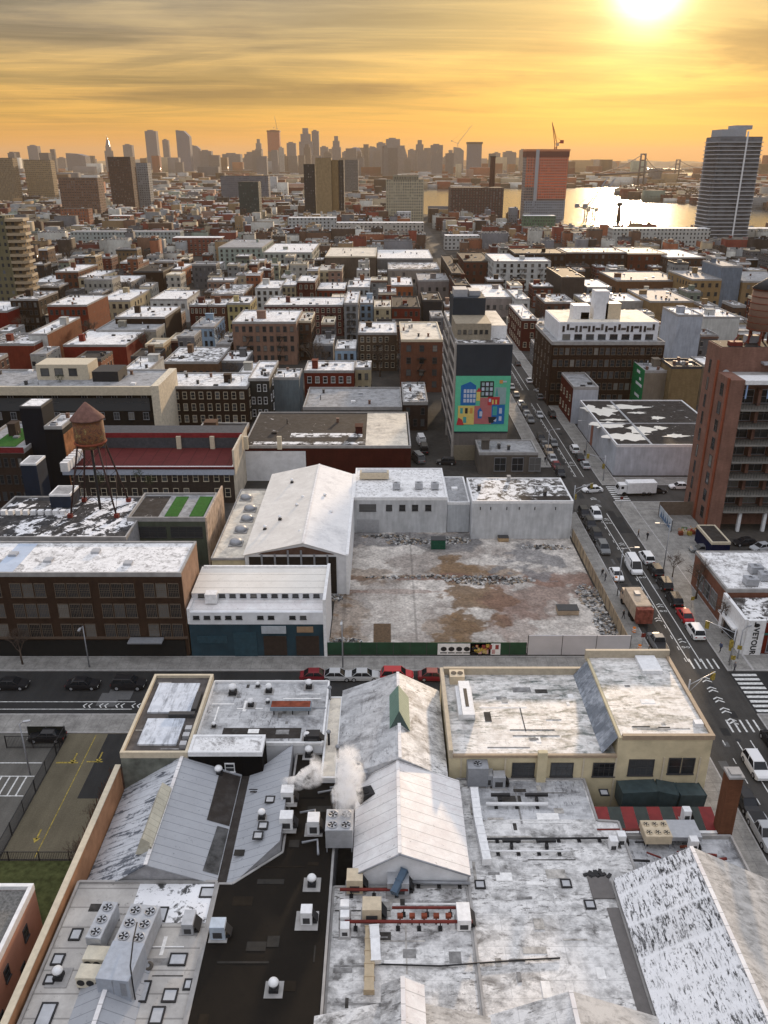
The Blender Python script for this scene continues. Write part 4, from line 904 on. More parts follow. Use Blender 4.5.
for i, (px, py, w, d, lb) in enumerate([(160, 915, 1.3, 1.6, 'tall black framed hatch just under the bright snow patch'), (178, 960, 1.5, 1.2, 'thick black framed square hatch east of the rust stain'), (143, 992, 1.0, 1.9, 'black framed slim hatch by the grey monitor roof'), (170, 996, 1.2, 1.2, 'small thick framed hatch under the square one'),
    (157, 1016, 1.1, 1.5, 'black framed hatch low on the stone grey roof'), (76, 935, 1.0, 1.2, 'black framed hatch beside the orange wall and narrow chiller'), (58, 960, 1.0, 1.1, 'dark hatch beside the orange wall, below the first'), (46, 1015, 1.3, 2.0, 'black framed hatch at the foot of the orange wall'),
    (50, 980, .9, .9, 'small pale hatch near the domed vent by the orange wall'), (188, 985, .7, 1.0, 'little framed hatch near the black roof edge'), (212, 893, 2.2, 1.2, 'grey hatch at the foot of the roof valley')]): hatch(lb, px, py, ZP, w, d)
dome_vent('domed vent on dark pads beside the orange wall', 59, 978, ZP, 1.0, 1.8)
t = thing('tyre', 'old tyre lying flat on the rust stained plant roof', 'tyre', A(148, 967, ZP) + (ZP,)); m = MB(); m.lathe([(.2, .02), (.42, .02), (.46, .1), (.42, .2), (.2, .2), (.18, .1)], 0, 0, 16); lpart(m, 'tread', plain('rubber', (.10, .09, .08)), t)
x, y = A(166, 930, ZP)
box_vent('grey intake box leaning on the plant roof edge', 190, 928, ZP, 1.0, 1.6, 1.3, STEEL, 1.6)
# black roof vents
ZB = 6.6
dome_vent('domed vent on a pale pad, topmost on the black roof', 312, 885, ZB, 1.0, 1.6); dome_vent('domed vent on a pale pad, lowest on the black roof', 274, 990, ZB, 1.0, 1.5)
box_vent('white boxed fan on a pale pad in the middle of the black roof', 307, 921, ZB, 1.0, 1.0, 1.5); box_vent('pale blue boxed fan with a curved hood at the low edge of the black roof', 219, 935, ZB, 1.3, 1.1, 1.5, trim('pale_blue_box', (.42, .48, .55)), 1.6)
box_vent('cream boxed fan on the edge of the grey sheet roof, upper of two', 288, 800, 7.2, 1.3, 1.2, 1.5); box_vent('cream boxed fan on the edge of the grey sheet roof, lower of two', 287, 826, 7.0, 1.3, 1.2, 1.5)
for i, (px, py, lb) in enumerate([(270, 800, 'black framed hatch on the grey sheet roof near the upper cream fan'), (263, 826, 'black framed hatch on the grey sheet roof near the lower cream fan'), (258, 836, 'black framed hatch lowest on the grey sheet roof')]): hatch(lb, px, py, 7.35, 1.0, 1.0)
dome_vent('white domed vent on the grey sheet metal slope', 262, 818, 7.2, .9, .9)
dome_vent('white domed vent at the foot of the penthouse block', 219, 775, 6.8, 1.0, 1.4)
dome_vent('domed vent where the steam begins by the vented roof', 309, 756, ZB, 1.1, 1.4)
# cooling units by the steam
chiller('pale grey cooling unit with four dark fans under the larger steam plume', -4.3, 62.2, ZB, 2.6, 2.8, 2.2, 2, 2, 0, .5, .6)
box_vent('small white fan box beside the steaming cooling unit', 314, 830, ZB, 1.2, 1.4, 1.7, WHITE, 1.8)
chiller('black cooling unit tucked against the smooth gable', -1.9, 67.4, ZB, 1.6, 1.3, 1.4, 1, 1, R(20), .4, .3, None, BLACK)
chiller('dark grey drum fan by the valley of the two gables', -3.0, 70.6, ZB + .4, 2.2, 2.0, 1.3, 1, 1, R(10), .8, .3, None, GREYM)
for i, (px, py) in enumerate([(302, 845), (300, 815), (318, 795), (330, 790), (338, 775)]):
    x, y = A(px, py, ZB); q = [(x, y, ZB + .3), (x + 1.5, y + .4, ZB + .3), (x + 1.7, y - 1.5, ZB + .3)]
    pipe(['grey pipe elbow near the white fan box', 'grey pipe elbow above the small fan box', 'grey pipe elbow in the steam', 'grey pipe elbow by the gable eave', 'grey pipe elbow at the light strip roof'][i], q, .12, GREYM, False, ZB, 'pipe elbows round the cooling units')
for i, (px, py, lb) in enumerate([(329, 745, 'tall black flue at the corner of the strip roof'), (338, 760, 'short black flue beside the tall one'), (330, 700, 'grey flue on the strip roof near the street'), (338, 805, 'black flue behind the cooling unit'), (352, 780, 'thin grey flue beside the drum fan')]):
    x, y = A(px, py, 7.2); t = thing('flue', lb, 'flue', (x, y, 6.6), 0, 'flues by the steam'); m = MB(); m.tube([(0, 0, 0), (0, 0, 2.4)], .14, 8); lpart(m, 'pipe', BLACK if i != 2 else GREYM, t); m = MB(); m.lathe([(.26, 2.35), (.26, 2.5), (.03, 2.75)], 0, 0, 10); lpart(m, 'cap', GREYM, t)
# vents on the vented roof
for i, (px, py, s, lb) in enumerate([(233, 694, 1.2, 'wide mushroom vent close to the cream parapet'), (269, 692, 1.0, 'tall mushroom vent in the middle of the street edge'), (309, 688, 1.0, 'mushroom vent at the street corner by the rusty tray'), (251, 706, .9, 'grey mushroom vent inside the vented roof'), (258, 687, .6, 'little vent by the street edge'), (268, 703, .55, 'tiny vent in front of the tall mushroom vent'), (214, 727, .6, 'thin vent low on the vented roof'), (307, 740, .9, 'vent beside the dark plant in the roof corner')]):
    dome_vent(lb, px, py, 7.86, s, 1.2 if s > .8 else .7)
t = thing('rusty_tray', 'long rusty and blue steel tray on legs on the vented roof', 'tray', A(293, 712, 7.9) + (7.86,)); m = MB(); m.box(-2.6, 2.2, -.7, .7, .7, 1.15); lpart(m, 'tray', trim('blue_steel', (.2, .24, .28)), t)
m = MB(); m.box(-2.5, 2.1, -.55, .6, 1.155, 1.2); lpart(m, 'deck', RUST, t)
for x in (-2.2, 0, 1.9):
    m = MB(); m.cbox(x, -.4, .35, .12, .12, .7).cbox(x, .5, .35, .12, .12, .7); lpart(m, 'leg', BLACK, t)
pipe('thin steel pipe from the rusty tray to the roof edge', [A(312, 708, 8.6) + (8.6,), A(326, 708, 8.6) + (8.6,)], .07, GREYM, True, 7.86)
# stains tray (dark recess) box by the vented roof
box_vent('black plant box in the corner of the vented roof', 313, 740, 7.86, 1.6, 1.2, 1.0, BLACK, 1.8)

# pipe racks on the low roof
ZR = 5.62
pipe('long red pipe of the double rack, upper line', [V3(392, 915, ZR) + Vector((0, 0, .9)), V3(462, 915, ZR) + Vector((0, 0, .9))], .13, REDM, True, ZR, 'red pipes of the long rack')
pipe('long red pipe of the double rack, lower line', [V3(345, 929, ZR) + Vector((0, 0, .9)), V3(472, 929, ZR) + Vector((0, 0, .9))], .15, REDM, True, ZR, 'red pipes of the long rack')
pipe('red pipe beam under the gable end plant', [V3(340, 896, ZR) + Vector((0, 0, .8)), V3(408, 896, ZR) + Vector((0, 0, .8))], .15, REDM, True, ZR)
pipe('rusty pipe close under the white gable end', [V3(372, 882, ZR) + Vector((0, 0, .9)), V3(440, 880, ZR) + Vector((0, 0, .9))], .12, RUST, True, ZR)
pipe('grey pipe close under the white gable end', [V3(408, 886, ZR) + Vector((0, 0, .5)), V3(470, 887, ZR) + Vector((0, 0, .5))], .16, GREYM, True, ZR)
for i, (px, py, w, d, h, mt, lb) in enumerate([(355, 888, 1.5, 1.5, 1.7, TANM, 'tan square plant box under the gable end'), (398, 889, 2.0, 1.7, 1.6, STEEL, 'grey plant box with a round intake under the gable end'), (372, 917, 1.7, 1.5, 1.7, TANM, 'tan plant box at the head of the red pipe rack'), (463, 922, 1.2, 2.0, 1.3, WHITE, 'white box at the far end of the red pipe rack'),
    (345, 915, .8, .8, 1.5, WHITE, 'white cube top of a stack of three by the black roof'), (345, 924, .8, .8, 1.3, WHITE, 'white cube middle of a stack of three by the black roof'), (345, 934, .8, .8, 1.1, WHITE, 'white cube bottom of a stack of three by the black roof')]):
    t = box_vent(lb, px, py, ZR, w, d, h, mt, w + .3, None, i < 4)
duct('blue steel duct rising to the white gable end', [V3(394, 893, ZR + 1.2), (1.9, 57.7, 7.6)], .6, .6, trim('blue_duct', (.07, .11, .16)))
duct('white bent duct beside the rusty flanged duct', [V3(374, 926, ZR + 1.3), V3(375, 938, ZR + .9), V3(376, 962, ZR + .5)], .8, .7, WHITE)
duct('flanged duct of rusty and white sections running toward the monitor', [V3(370, 928, ZR + .5), V3(369, 992, ZR + .5)], .8, .5, trim('duct_tan', (.45, .36, .24)))
pipe('thin dark cable line across the worn roof toward the avenue', [V3(374, 964, ZR + .15), V3(440, 966, ZR + .15), V3(520, 960, ZR + .15), V3(560, 958, ZR + .15)], .07, BLACK, False, ZR)
for i in range(6):
    px = 400 + i * 12; x, y, z = V3(px, 924, ZR); t = thing('pipe_valve', '%s dark valve from the gable wall plant, between the long red pipes' % ['first', 'second', 'third', 'fourth', 'fifth', 'sixth'][i], 'valve', (x, y, ZR), 0, 'valves on the red pipe rack'); m = MB(); m.tube([(0, 0, 0), (0, 0, 1.0)], .08, 6); lpart(m, 'stem', BLACK, t); m = MB(); m.cbox(0, 0, 1.0, .5, .4, .3); lpart(m, 'body', RUST, t)
duct('white segmented duct running away from the cream building wall', [V3(474, 790, ZR + .8), V3(478, 820, ZR + .6), V3(487, 862, ZR + .6)], .8, .7, WHITE)
chiller('grey plant unit against the cream wall at the head of the white duct', *A(477, 776, ZR + 1), ZR, 2.2, 1.7, 2.4, 1, 1, 0, .5, .3, None, GREYM)
for i, (px, py, lb) in enumerate([(486, 783, 'grey box fan beside the plant unit at the cream wall'), (498, 785, 'second grey box fan further along the cream wall')]): box_vent(lb, px, py, ZR, 1.4, 1.2, 1.5, STEEL, 1.8)
pipe('pale lagged pipe with black brackets below the cream wall', [V3(486, 804, ZR + .5), V3(548, 804, ZR + .5)], .2, WHITE, True, ZR)
pipe('black pipe run across the roof level with the awning', [V3(487, 839, ZR + .35), V3(610, 838, ZR + .35)], .1, BLACK, True, ZR)
pipe('white pipe run with two dark brackets below the black pipe', [V3(488, 851, ZR + .4), V3(570, 851, ZR + .4)], .1, WHITE, True, ZR)
for i, (px, py, w, lb) in enumerate([(500, 801, 2.0, 'black bracket on the lagged pipe, the western one'), (536, 801, 2.4, 'black bracket on the lagged pipe, the eastern one'), (511, 847, 1.8, 'black bracket on the white pipe run, western'), (546, 847, 1.8, 'black bracket on the white pipe run, eastern')]):
    x, y, z = V3(px, py, ZR); t = thing('pipe_bracket', lb, 'bracket', (x, y, ZR)); m = MB(); m.box(-w / 2, w / 2, -.15, .15, .7, .95); lpart(m, 'beam', BLACK, t); m = MB(); m.box(-.12, .12, -.6, .1, 0, .7); lpart(m, 'post', BLACK, t)
t = thing('debris', 'pile of black sheeting on the worn white roof', 'rubbish', (V3(597, 875, ZR))); m = MB()
for k in range(14): m.cbox(random.uniform(-1.1, 1.1), random.uniform(-.3, .3), .1 + random.random() * .1, .6, .3, .15, 0, random.random() * 3)
stuff(lpart(m, 'sheeting', BLACK, t))
for i, (px, py, lb) in enumerate([(590, 905, 'square grey hatch west of the gutter strip'), (566, 884, 'square dark hatch near the pipes'), (480, 885, 'dark hatch at the corner of the smooth gable'), (604, 793, 'small box near the white coping')]): hatch(lb, px, py, ZR + .05, 1.0, 1.0)
# plant by the awning
x, y = A(642, 832, 5.2)
chiller('tan framed fan array on red steel beside the striped canopy', *A(655, 836, 5.6), 5.0, 2.6, 2.2, 1.0, 3, 2, 0, .34, .6, None, TANM)
t = thing('plant_box', 'light grey flat plant cover beside the tan fan array', 'machine', A(681, 836, 5.0) + (4.7,)); m = MB(); m.box(-1.6, 1.6, -1.2, 1.2, .8, 1.3); lpart(m, 'casing', STEEL, t)
for sx_ in (-1.4, 1.4): m = MB(); m.cbox(sx_, 0, .4, .12, 2.0, .8); lpart(m, 'leg', GREYM, t)
for k in range(10):
    a = V3(random.uniform(612, 700), random.uniform(842, 868), 5.4); b = a + Vector((random.uniform(1, 4) * random.choice((-1, 1)), random.uniform(-.5, .5), random.uniform(-.3, .4)))
    pipe(['rust red pipe tangle by the canopy, shortest', 'rust red sloping pipe by the canopy', 'black sloping pipe beside the fan array', 'red steel rail before the canopy', 'grey rail before the canopy', 'dark rail at the gable peak', 'rusty rail at the gable peak', 'red rail close to the loading roof', 'thin black rail close to the loading roof', 'bent rusty rail under the plant cover'][k], [a, b], random.choice((.09, .12, .15)), random.choice((RUST, REDM, BLACK)), True, 5.0, 'pipes beside the striped canopy')
pipe('long red steel rail in front of the striped canopy', [V3(597, 830, 5.6), V3(690, 829, 5.6)], .14, REDM, True, 4.6)
for i, (px, py, lb) in enumerate([(620, 845, 'white duct box on the red rails, taller'), (612, 850, 'white duct box on the red rails, shorter'), (685, 820, 'white box post at the end of the plant cover'), (692, 850, 'white box beside the loading roof')]): box_vent(lb, px, py, 5.2, .8, .8, 1.5, WHITE, 1.2)
duct('dark green round edged ventilation plant behind the canopy', [V3(619, 795, 4.5), V3(655, 793, 4.5), V3(675, 797, 4.3), V3(700, 797, 4.0)], 2.0, 2.2, plain('dark_green_steel', (.05, .075, .08), .5, .2), None, 2.5)
# steam
def steam(label, pts, dens, seed):
    m, t, p = newmat('steam_vapour'); t.n.remove(p); v = t.node('ShaderNodeVolumePrincipled'); v.inputs['Color'].default_value = (1, 1, 1, 1); v.inputs['Anisotropy'].default_value = -0.1
    pos = t.node('ShaderNodeNewGeometry').outputs['Position']; n = t.noise(pos, 1.1, 6, .66, 1.0)
    at = t.node('ShaderNodeTexCoord').outputs['Generated']; c = t.vmath('LENGTH', t.vmath('SUBTRACT', at, (.5, .5, .5)))
    t.l.new(t.math('MULTIPLY', t.maprange(n, .43, .62, 0, dens), t.maprange(c, .22, .52, 1, 0)), v.inputs['Density'])
    t.l.new(v.outputs[0], t.n['Material Output'].inputs['Volume'])
    o = []
    th = thing('steam_plume', label, 'steam', pts[0][0]); th['kind'] = 'stuff'
    bm = bmesh.new()
    for (c, r) in pts:
        mm = bmesh.ops.create_icosphere(bm, subdivisions=3, radius=1.0); rr_ = random.Random(seed)
        for vtx in mm['verts']: vtx.co = Vector(c) - Vector(pts[0][0]) + Vector((vtx.co.x * r[0], vtx.co.y * r[1], vtx.co.z * r[2]))
    me = bpy.data.meshes.new('steam'); bm.to_mesh(me); bm.free(); me.materials.append(m)
    ob = bpy.data.objects.new('steam', me); COL.objects.link(ob); ob.parent = th; ob['kind'] = 'stuff'
    rm = ob.modifiers.new('join', 'REMESH'); rm.mode = 'VOXEL'; rm.voxel_size = .25
    return th
steam('thick curling steam rising from the four fan cooling unit', [((-4.2, 62.6, 9.6), (1.3, 1.4, 1.3)), ((-3.6, 63.6, 11.0), (1.7, 1.6, 1.6)), ((-3.3, 64.8, 12.4), (1.6, 1.6, 1.5)), ((-3.6, 66.0, 13.6), (1.4, 1.5, 1.3)), ((-3.0, 67.2, 14.6), (1.1, 1.3, .9))], 3.4, 2)
steam('small bright puff of steam beside the vented roof', [((-7.6, 68.6, 9.0), (1.5, 1.2, 1.3)), ((-6.8, 70.3, 9.8), (1.1, 1.1, 1.2)), ((-9.6, 67.8, 8.8), (1.6, .9, .8))], 3.6, 3)

# ------------------------------------------------------------------ fences, lamps of the near lot
def fence(label, a, b, h, mat, name='fence', rail=True, z=0, cat='fence', posts=2.4, th=.06):
    a, b = Vector((a[0], a[1], 0)), Vector((b[0], b[1], 0)); c = (a + b) / 2; t = thing(name, label, cat, (c.x, c.y, z)); d = b - a; L = d.length; ang = math.atan2(d.y, d.x)
    n = max(2, int(L / posts)); m = MB()
    for k in range(n):
        p = a + d * ((k + .5) / n) - c; m.cbox(p.x, p.y, h / 2 + .1, L / n - .08, th, h - .2, 0, ang)
    lpart(m, 'panel', mat, t)
    for k in range(n + 1):
        p = a + d * (k / n) - c; m = MB(); m.cbox(p.x, p.y, h / 2, .1, .12, h, 0, ang); lpart(m, 'post', mat if not rail else DARKT, t)
    return t
def railing(label, a, b, h=1.8, mat=BLACK, step=.18):
    a, b = Vector((a[0], a[1], 0)), Vector((b[0], b[1], 0)); c = (a + b) / 2; t = thing('railing', label, 'fence', (c.x, c.y, 0)); d = b - a; L = d.length; ang = math.atan2(d.y, d.x)
    m = MB(); n = int(L / step)
    for k in range(n): p = a + d * ((k + .5) / n) - c; m.cbox(p.x, p.y, h / 2, .03, .03, h, 0, ang)
    lpart(m, 'lattice', mat, t)
    for z in (.15, h): m = MB(); m.cbox(0, 0, z, L, .06, .06, 0, ang); lpart(m, 'rail', mat, t)
    for k in range(int(L / 3) + 1): p = a + d * (k / max(1, int(L / 3))) - c; m = MB(); m.cbox(p.x, p.y, h / 2 + .05, .09, .09, h + .1, 0, ang); lpart(m, 'post', mat, t)
    return t
railing('black railing along the sidewalk edge of the parking lot', (-47.5, 84.5), (-40.8, 84.5)); railing('black railing between the parking lot and the driveway', (-40.75, 66.4), (-40.75, 86.5)); railing('black railing between the driveway and the lawn', (-46, 66.25), (-30, 66.25), 1.2)
fence('dark hedge-like mesh fence section by the sidewalk', (-45.5, 86.6), (-40.8, 86.6), 1.7, plain('dark_mesh', (.02, .022, .018), .9))
def lamp(label, x, y, h=8.0, arm=1.6, ang=0.0, mat=GREYM):
    t = thing('street_lamp', label, 'street lamp', (x, y, 0), ang, 'street lamps'); m = MB(); m.tube([(0, 0, 0), (0, 0, h)], [.11, .07], 8); lpart(m, 'pole', mat, t)
    m = MB(); m.tube([(0, 0, h - .1), (arm * .5, 0, h + .15), (arm, 0, h + .2)], .05, 6); lpart(m, 'arm', mat, t); m = MB(); m.box(arm - .3, arm + .5, -.16, .16, h + .12, h + .28); lpart(m, 'lamp_head', STEEL, t); return t
lamp('grey lamp pole in the parking lot beside the driveway railing', -42.6, 79.5, 7.5, .7, 0.3); lamp('short grey lamp pole near the striped parking bays', -46.6, 76, 4.5, .5, .2)
# ------------------------------------------------------------------ block across the cross street
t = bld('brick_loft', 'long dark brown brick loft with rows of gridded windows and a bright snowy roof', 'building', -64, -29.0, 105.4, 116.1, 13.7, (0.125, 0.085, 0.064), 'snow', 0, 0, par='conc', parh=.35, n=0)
for i in range(3):
    for g_ in range(5):
        for k in range(3):
            x = -60.2 + g_ * 6.4 + k * 1.75; window(t, x + .8, 105.4, 11.2 - i * 3.35, 'S', 1.4, 2.1, 'G')
m = MB(); m.box(-63.6, -29.4, 105.28, 105.39, .2, 2.9); part(m, 'shopfront', plain('shopfront_black', (.012, .012, .012), .4), t)
m = MB(); m.box(-37.4, -32.4, 103.6, 105.35, 3.3, 3.5); part(m, 'awning', GREYM, t)
m = MB(); m.box(-64.1, -28.95, 105.15, 105.4, 3.2, 3.5); part(m, 'string_course', trim('dark_stone', (.10, .07, .05)), t)
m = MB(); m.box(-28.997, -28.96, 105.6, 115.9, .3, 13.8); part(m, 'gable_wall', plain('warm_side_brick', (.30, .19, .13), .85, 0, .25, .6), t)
for x, y in ((-50, 109), (-44, 112), (-38, 108), (-56, 111)): m = MB(); m.box(x, x + 1.2, y, y + 1.2, 13.8, 14.2); part(m, 'hatch', STEEL, t)
m = MB(); m.box(-56.3, -53.3, 105.8, 115.6, 13.825, 13.845); part(m, 'roof_patch', roofmat('blue_patch', light=(.5, .58, .7), dark=(.4, .46, .55), mid=(.45, .5, .6), thr=.5, soft=.3), t)
m = MB(); m.box(-63, -60.8, 105.9, 108.4, 13.8, 16.1); part(m, 'bulkhead', WHITE, t)
window(t, -61.9, 105.9, 15.0, 'S', .9, .8, 'd')
# white stepped factory with dark teal ground floor
t = thing('stepped_factory', 'white stepped factory with two rows of small black windows over a dark teal ground floor', 'building', (-20, 110, 0))
X0, X1 = -28.6, -8.5
m = MB(); m.box(X0, X1 - .4, 105.4, 116.9, 0, 5.6, 0, False); part(m, 'wall', plain('dark_teal', (.018, .045, .062), .6, 0, .3, .4), t)
m = MB(); m.box(X0, X1 - .4, 105.32, 105.9, 5.6, 7.6); m.box(X0, X1 - .4, 108.6, 116.6, 5.603, 9.0); part(m, 'upper_wall', M_WW, t)
m = MB(); m.face([(X0, 105.9, 7.2), (X1 - .4, 105.9, 7.2), (X1 - .4, 108.6, 7.9), (X0, 108.6, 7.9)]); part(m, 'roof', M_COAT, t)
m = MB(); m.face([(X0, 108.5, 9.05), (X1 - .4, 108.5, 9.05), (X1 - .4, 116.6, 9.4), (X0, 116.6, 9.4)]); part(m, 'roof', roofmat('warm_coat', light=(.74, .71, .66), dark=(.58, .55, .5), mid=(.66, .63, .58), thr=.42, soft=.4, scale=.3, wear=.3, seam=2.0, seam_dir=1), t)
m = MB(); m.box(X1 - .4, X1 + .05, 105.3, 117.1, 0, 9.7); part(m, 'side_wall', WHITE, t); m = MB(); m.box(X0 - .1, X0 + .3, 105.28, 119, 5.7, 8.2); part(m, 'side_wall', WHITE, t)
m = MB(); m.box(X0 + .31, X1 - .42, 116.3, 116.7, 8.9, 9.6); part(m, 'rear_wall', WHITE, t)
for k in range(12):
    if k not in (1,): window(t, X0 + 1.4 + k * 1.56, 108.6, 8.55, 'S', .85, .45, 'n')
    if k not in (5, 8, 11): window(t, X0 + 1.2 + k * 1.56, 105.32, 6.75, 'S', .85, .5, 'n')
m = MB(); m.box(X0 + 2.2, X0 + 3.9, 107.4, 108.9, 7.9, 9.4); part(m, 'dormer', WHITE, t)
m = MB(); m.box(X0 + 10.6, X0 + 14.2, 105.2, 105.38, 4.1, 5.3); part(m, 'sign_board', trim('pale_sign', (.4, .43, .46)), t)
m = MB(); m.box(X0 + 15.8, X0 + 18.2, 105.2, 105.38, 4.3, 5.2); part(m, 'sign_board', trim('tan_sign', (.30, .2, .12)), t)
m = MB(); m.box(X0 + 6.4, X0 + 9.8, 105.3, 105.38, 0, 4.2); m.box(X0 + 1.0, X0 + 5.4, 105.3, 105.38, 2.4, 3.6); part(m, 'roller_door', plain('teal_door', (.025, .06, .08), .5), t)
m = MB(); m.box(X0 + 10.8, X0 + 14.2, 105.3, 105.38, .3, 3.6); m.box(X0 + 15.6, X0 + 19.0, 105.3, 105.38, .3, 3.6); part(m, 'shopfront', plain('brown_shopfront', (.04, .028, .022), .4), t)
# white gabled shed
M_WARMCOAT = roofmat('warm_white_roof', light=(.72, .69, .64), dark=(.50, .47, .43), mid=(.60, .56, .52), thr=.42, soft=.3, scale=.25, wear=.5)
M_WHITECOAT = roofmat('cool_white_roof', light=(.74, .73, .72), dark=(.45, .45, .46), mid=(.62, .61, .60), thr=.40, soft=.2, scale=.3, wear=.5)
t = gable('gabled_warehouse', 'large white gabled warehouse with an open timber gable end beside the cleared lot', -23.3, -6.3, 124.7, 163.2, 7.5, 7.4, 9.7, -13.5, M_WARMCOAT, M_WHITECOAT, M_WW)
m = MB(); m.face([(-21, 124.62, 7.6), (-8.4, 124.62, 7.6), (-8.4, 124.62, 7.7), (-13.5, 124.62, 9.1), (-20.5, 124.62, 7.9)]); part(m, 'gable_end', plain('brown_boards', (.10, .06, .045), .9), t)
m = MB()
for k in range(6): m.box(-20.6 + k * 2.2, -20.3 + k * 2.2, 124.4, 124.62, 3, 7.7 + (.7 if k in (2, 3) else 0))
part(m, 'post', GREYM, t)
m = MB(); m.box(-22.6, -8.0, 124.52, 124.61, .3, 7.2); part(m, 'opening_panel', plain('inner_shade_paint', (.03, .024, .02), .9), t)  # solid dark panel on the wall; the shed's inner shade is its colour
m = MB(); m.box(-6.4, -5.9, 124.5, 163.3, 0, 7.7); part(m, 'side_wall', WHITE, t)
for i, (px, py) in enumerate([(292, 483), (303, 500), (316, 492), (297, 508), (325, 498), (280, 520), (265, 530), (331, 515), (300, 535)]): dome_vent(['domed vent near the ridge top of the white gabled warehouse', 'small vent halfway up the white gabled warehouse roof', 'small vent on the east slope of the gabled warehouse', 'vent below the ridge on the west slope', 'dark capped vent on the east slope', 'vent near the west eave', 'lowest vent by the west eave', 'vent by the east eave of the gabled warehouse', 'vent above the timber gable end'][i], px, py, 8.7 if i not in (6, 7) else 8.0, .8, .6)
# low roof with five dark fans
t = roofpoly('low_annex', 'low pale annex roof with a row of round dark fans beside the gabled warehouse', [(-29.2, 126), (-23.6, 126), (-23.6, 158), (-29.2, 158)], 6.0, WARMR, M_CREAMW, .3)
for k, (px, py) in enumerate([(246, 499), (250, 510), (247, 520), (241, 531), (236, 544)]):
    x, y = A(px, py, 6.1); th = thing('roof_fan', ['round dark roof fan, top of the row of five', 'second round dark roof fan of the row of five', 'middle round dark roof fan of the row', 'fourth round dark roof fan of the row', 'lowest round dark roof fan of the row'][k], 'vent', (x, y, 6.06), 0, 'round dark fans on the annex'); m = MB(); m.lathe([(1.1, 0), (1.1, .6), (.9, .9), (.3, 1.0)], 0, 0, 14); lpart(m, 'hood', GREYM, th); m = MB(); m.box(-1.2, 1.2, -1.2, 1.2, 0, .2); lpart(m, 'curb', CONC, th)
# white warehouses beyond the lot
t = bld('white_warehouse', 'white painted warehouse with four square windows at the back of the cleared lot', 'building', -6.0, 12.4, 150.2, 167, 7.3, (.62, .63, .64), 'snow', 0, 0, par='white', parh=.35, wall=FB, n=0)
for x, w_, h_ in ((-3.2, 3.2, 1.4), (1.0, 1.1, 1.2), (3.6, 1.1, 1.2), (6.1, 1.1, 1.2), (8.7, 1.1, 1.2)): window(t, x, 150.2, 5.4, 'S', w_, h_, 'n')
m = MB(); m.box(-5.4, -1.0, 150.1, 150.19, .2, 2.9); part(m, 'roller_door', STEEL, t)
for i, (x, y) in enumerate([(2.5, 155), (7, 155.2), (10.2, 155)]): chiller(['first rooftop unit on the white warehouse', 'second rooftop unit on the white warehouse', 'third rooftop unit on the white warehouse, by its east end'][i], x, y, 7.42, 1.5, 1.5, 1.1, 1, 1, 0, .5, .3, 'units on the white warehouse')
t = thing('plant_box', 'long cream rooftop plant box on the white warehouse', 'machine', (-2.0, 161, 7.42)); m = MB(); m.box(-3, 3, -1.0, 1.0, .3, 1.6); lpart(m, 'casing', TANM, t); m = MB(); m.box(-2.6, 2.6, -.7, .7, 1.6, 1.75); lpart(m, 'deck', STEEL, t)
for x in (-2.4, 2.4): m = MB(); m.cbox(x, 0, .15, .2, 1.6, .3); lpart(m, 'leg', GREYM, t)
t = bld('white_warehouse', 'low white warehouse with blank wall facing the cleared lot, beside the avenue', 'building', 17.0, 36.4, 147.3, 160.0, 7.8, (.62, .63, .64), 'patch', 0, 0, par='white', parh=.25, wall=FB, n=4)
m = MB(); m.box(26.5, 36.0, 147.7, 150.0, 7.93, 7.98); part(m, 'roof_patch', TAR, t)
for x in (18.5, 20.5, 23.6, 26, 29, 33): m = MB(); m.box(x, x + .15, 147.2, 147.29, 6.2, 6.8); part(m, 'scupper', BLACK, t)
t = bld('white_warehouse', 'short recessed white warehouse bay between its two taller neighbours', 'building', 12.5, 16.9, 150.6, 165, 6.2, (.58, .6, .62), 'grey', 0, 0, par='white', parh=.25, wall=FB, n=1)
# lot fences
fence('dark green plywood fence along the cleared lot', (-8.5, 105.7), (21.2, 105.7), 2.3, plain('dark_green_ply', (.018, .06, .032), .6, 0, .3, .5))
fence('pale grey tall hoarding at the street corner of the cleared lot', (21.4, 105.7), (36.6, 105.7), 3.5, plain('pale_hoarding', (.46, .46, .49), .6, 0, .1, .4), 'hoarding', True, 0, 'hoarding', 3.8, .12)
fence('tan plywood fence between the cleared lot and the avenue', (36.7, 106), (36.7, 147), 2.4, plain('tan_ply', (.32, .25, .17), .85, 0, .35, .8))
def poster(label, x0, x1, z0, z1, y, paint):
    t = thing('poster', label, 'poster', ((x0 + x1) / 2, y, z0)); W, Hh = x1 - x0, z1 - z0
    m = MB(); m.box(-W / 2, W / 2, -.02, .02, 0, Hh); lpart(m, 'board', WHITE, t); paint(t, W, Hh); return t
def art1(t, W, Hh):
    cols = [(.40, .28, .05), (.15, .06, .03), (.45, .35, .15), (.25, .10, .04), (.05, .04, .03)]; rnd = random.Random(4)
    m = MB()
    mats = [plain('poster_ink_%d' % i, c, .6, 0, .1) for i, c in enumerate(cols)]
    for k in range(22): x, z = rnd.uniform(-W / 2 + .3, W / 2 - .5), rnd.uniform(.15, Hh - .6); m.box(x, x + rnd.uniform(.2, .6), -.026 - k * .0005, -.021, z, z + rnd.uniform(.2, .6), rnd.randrange(5))
    lpart(m, 'print', mats, t)
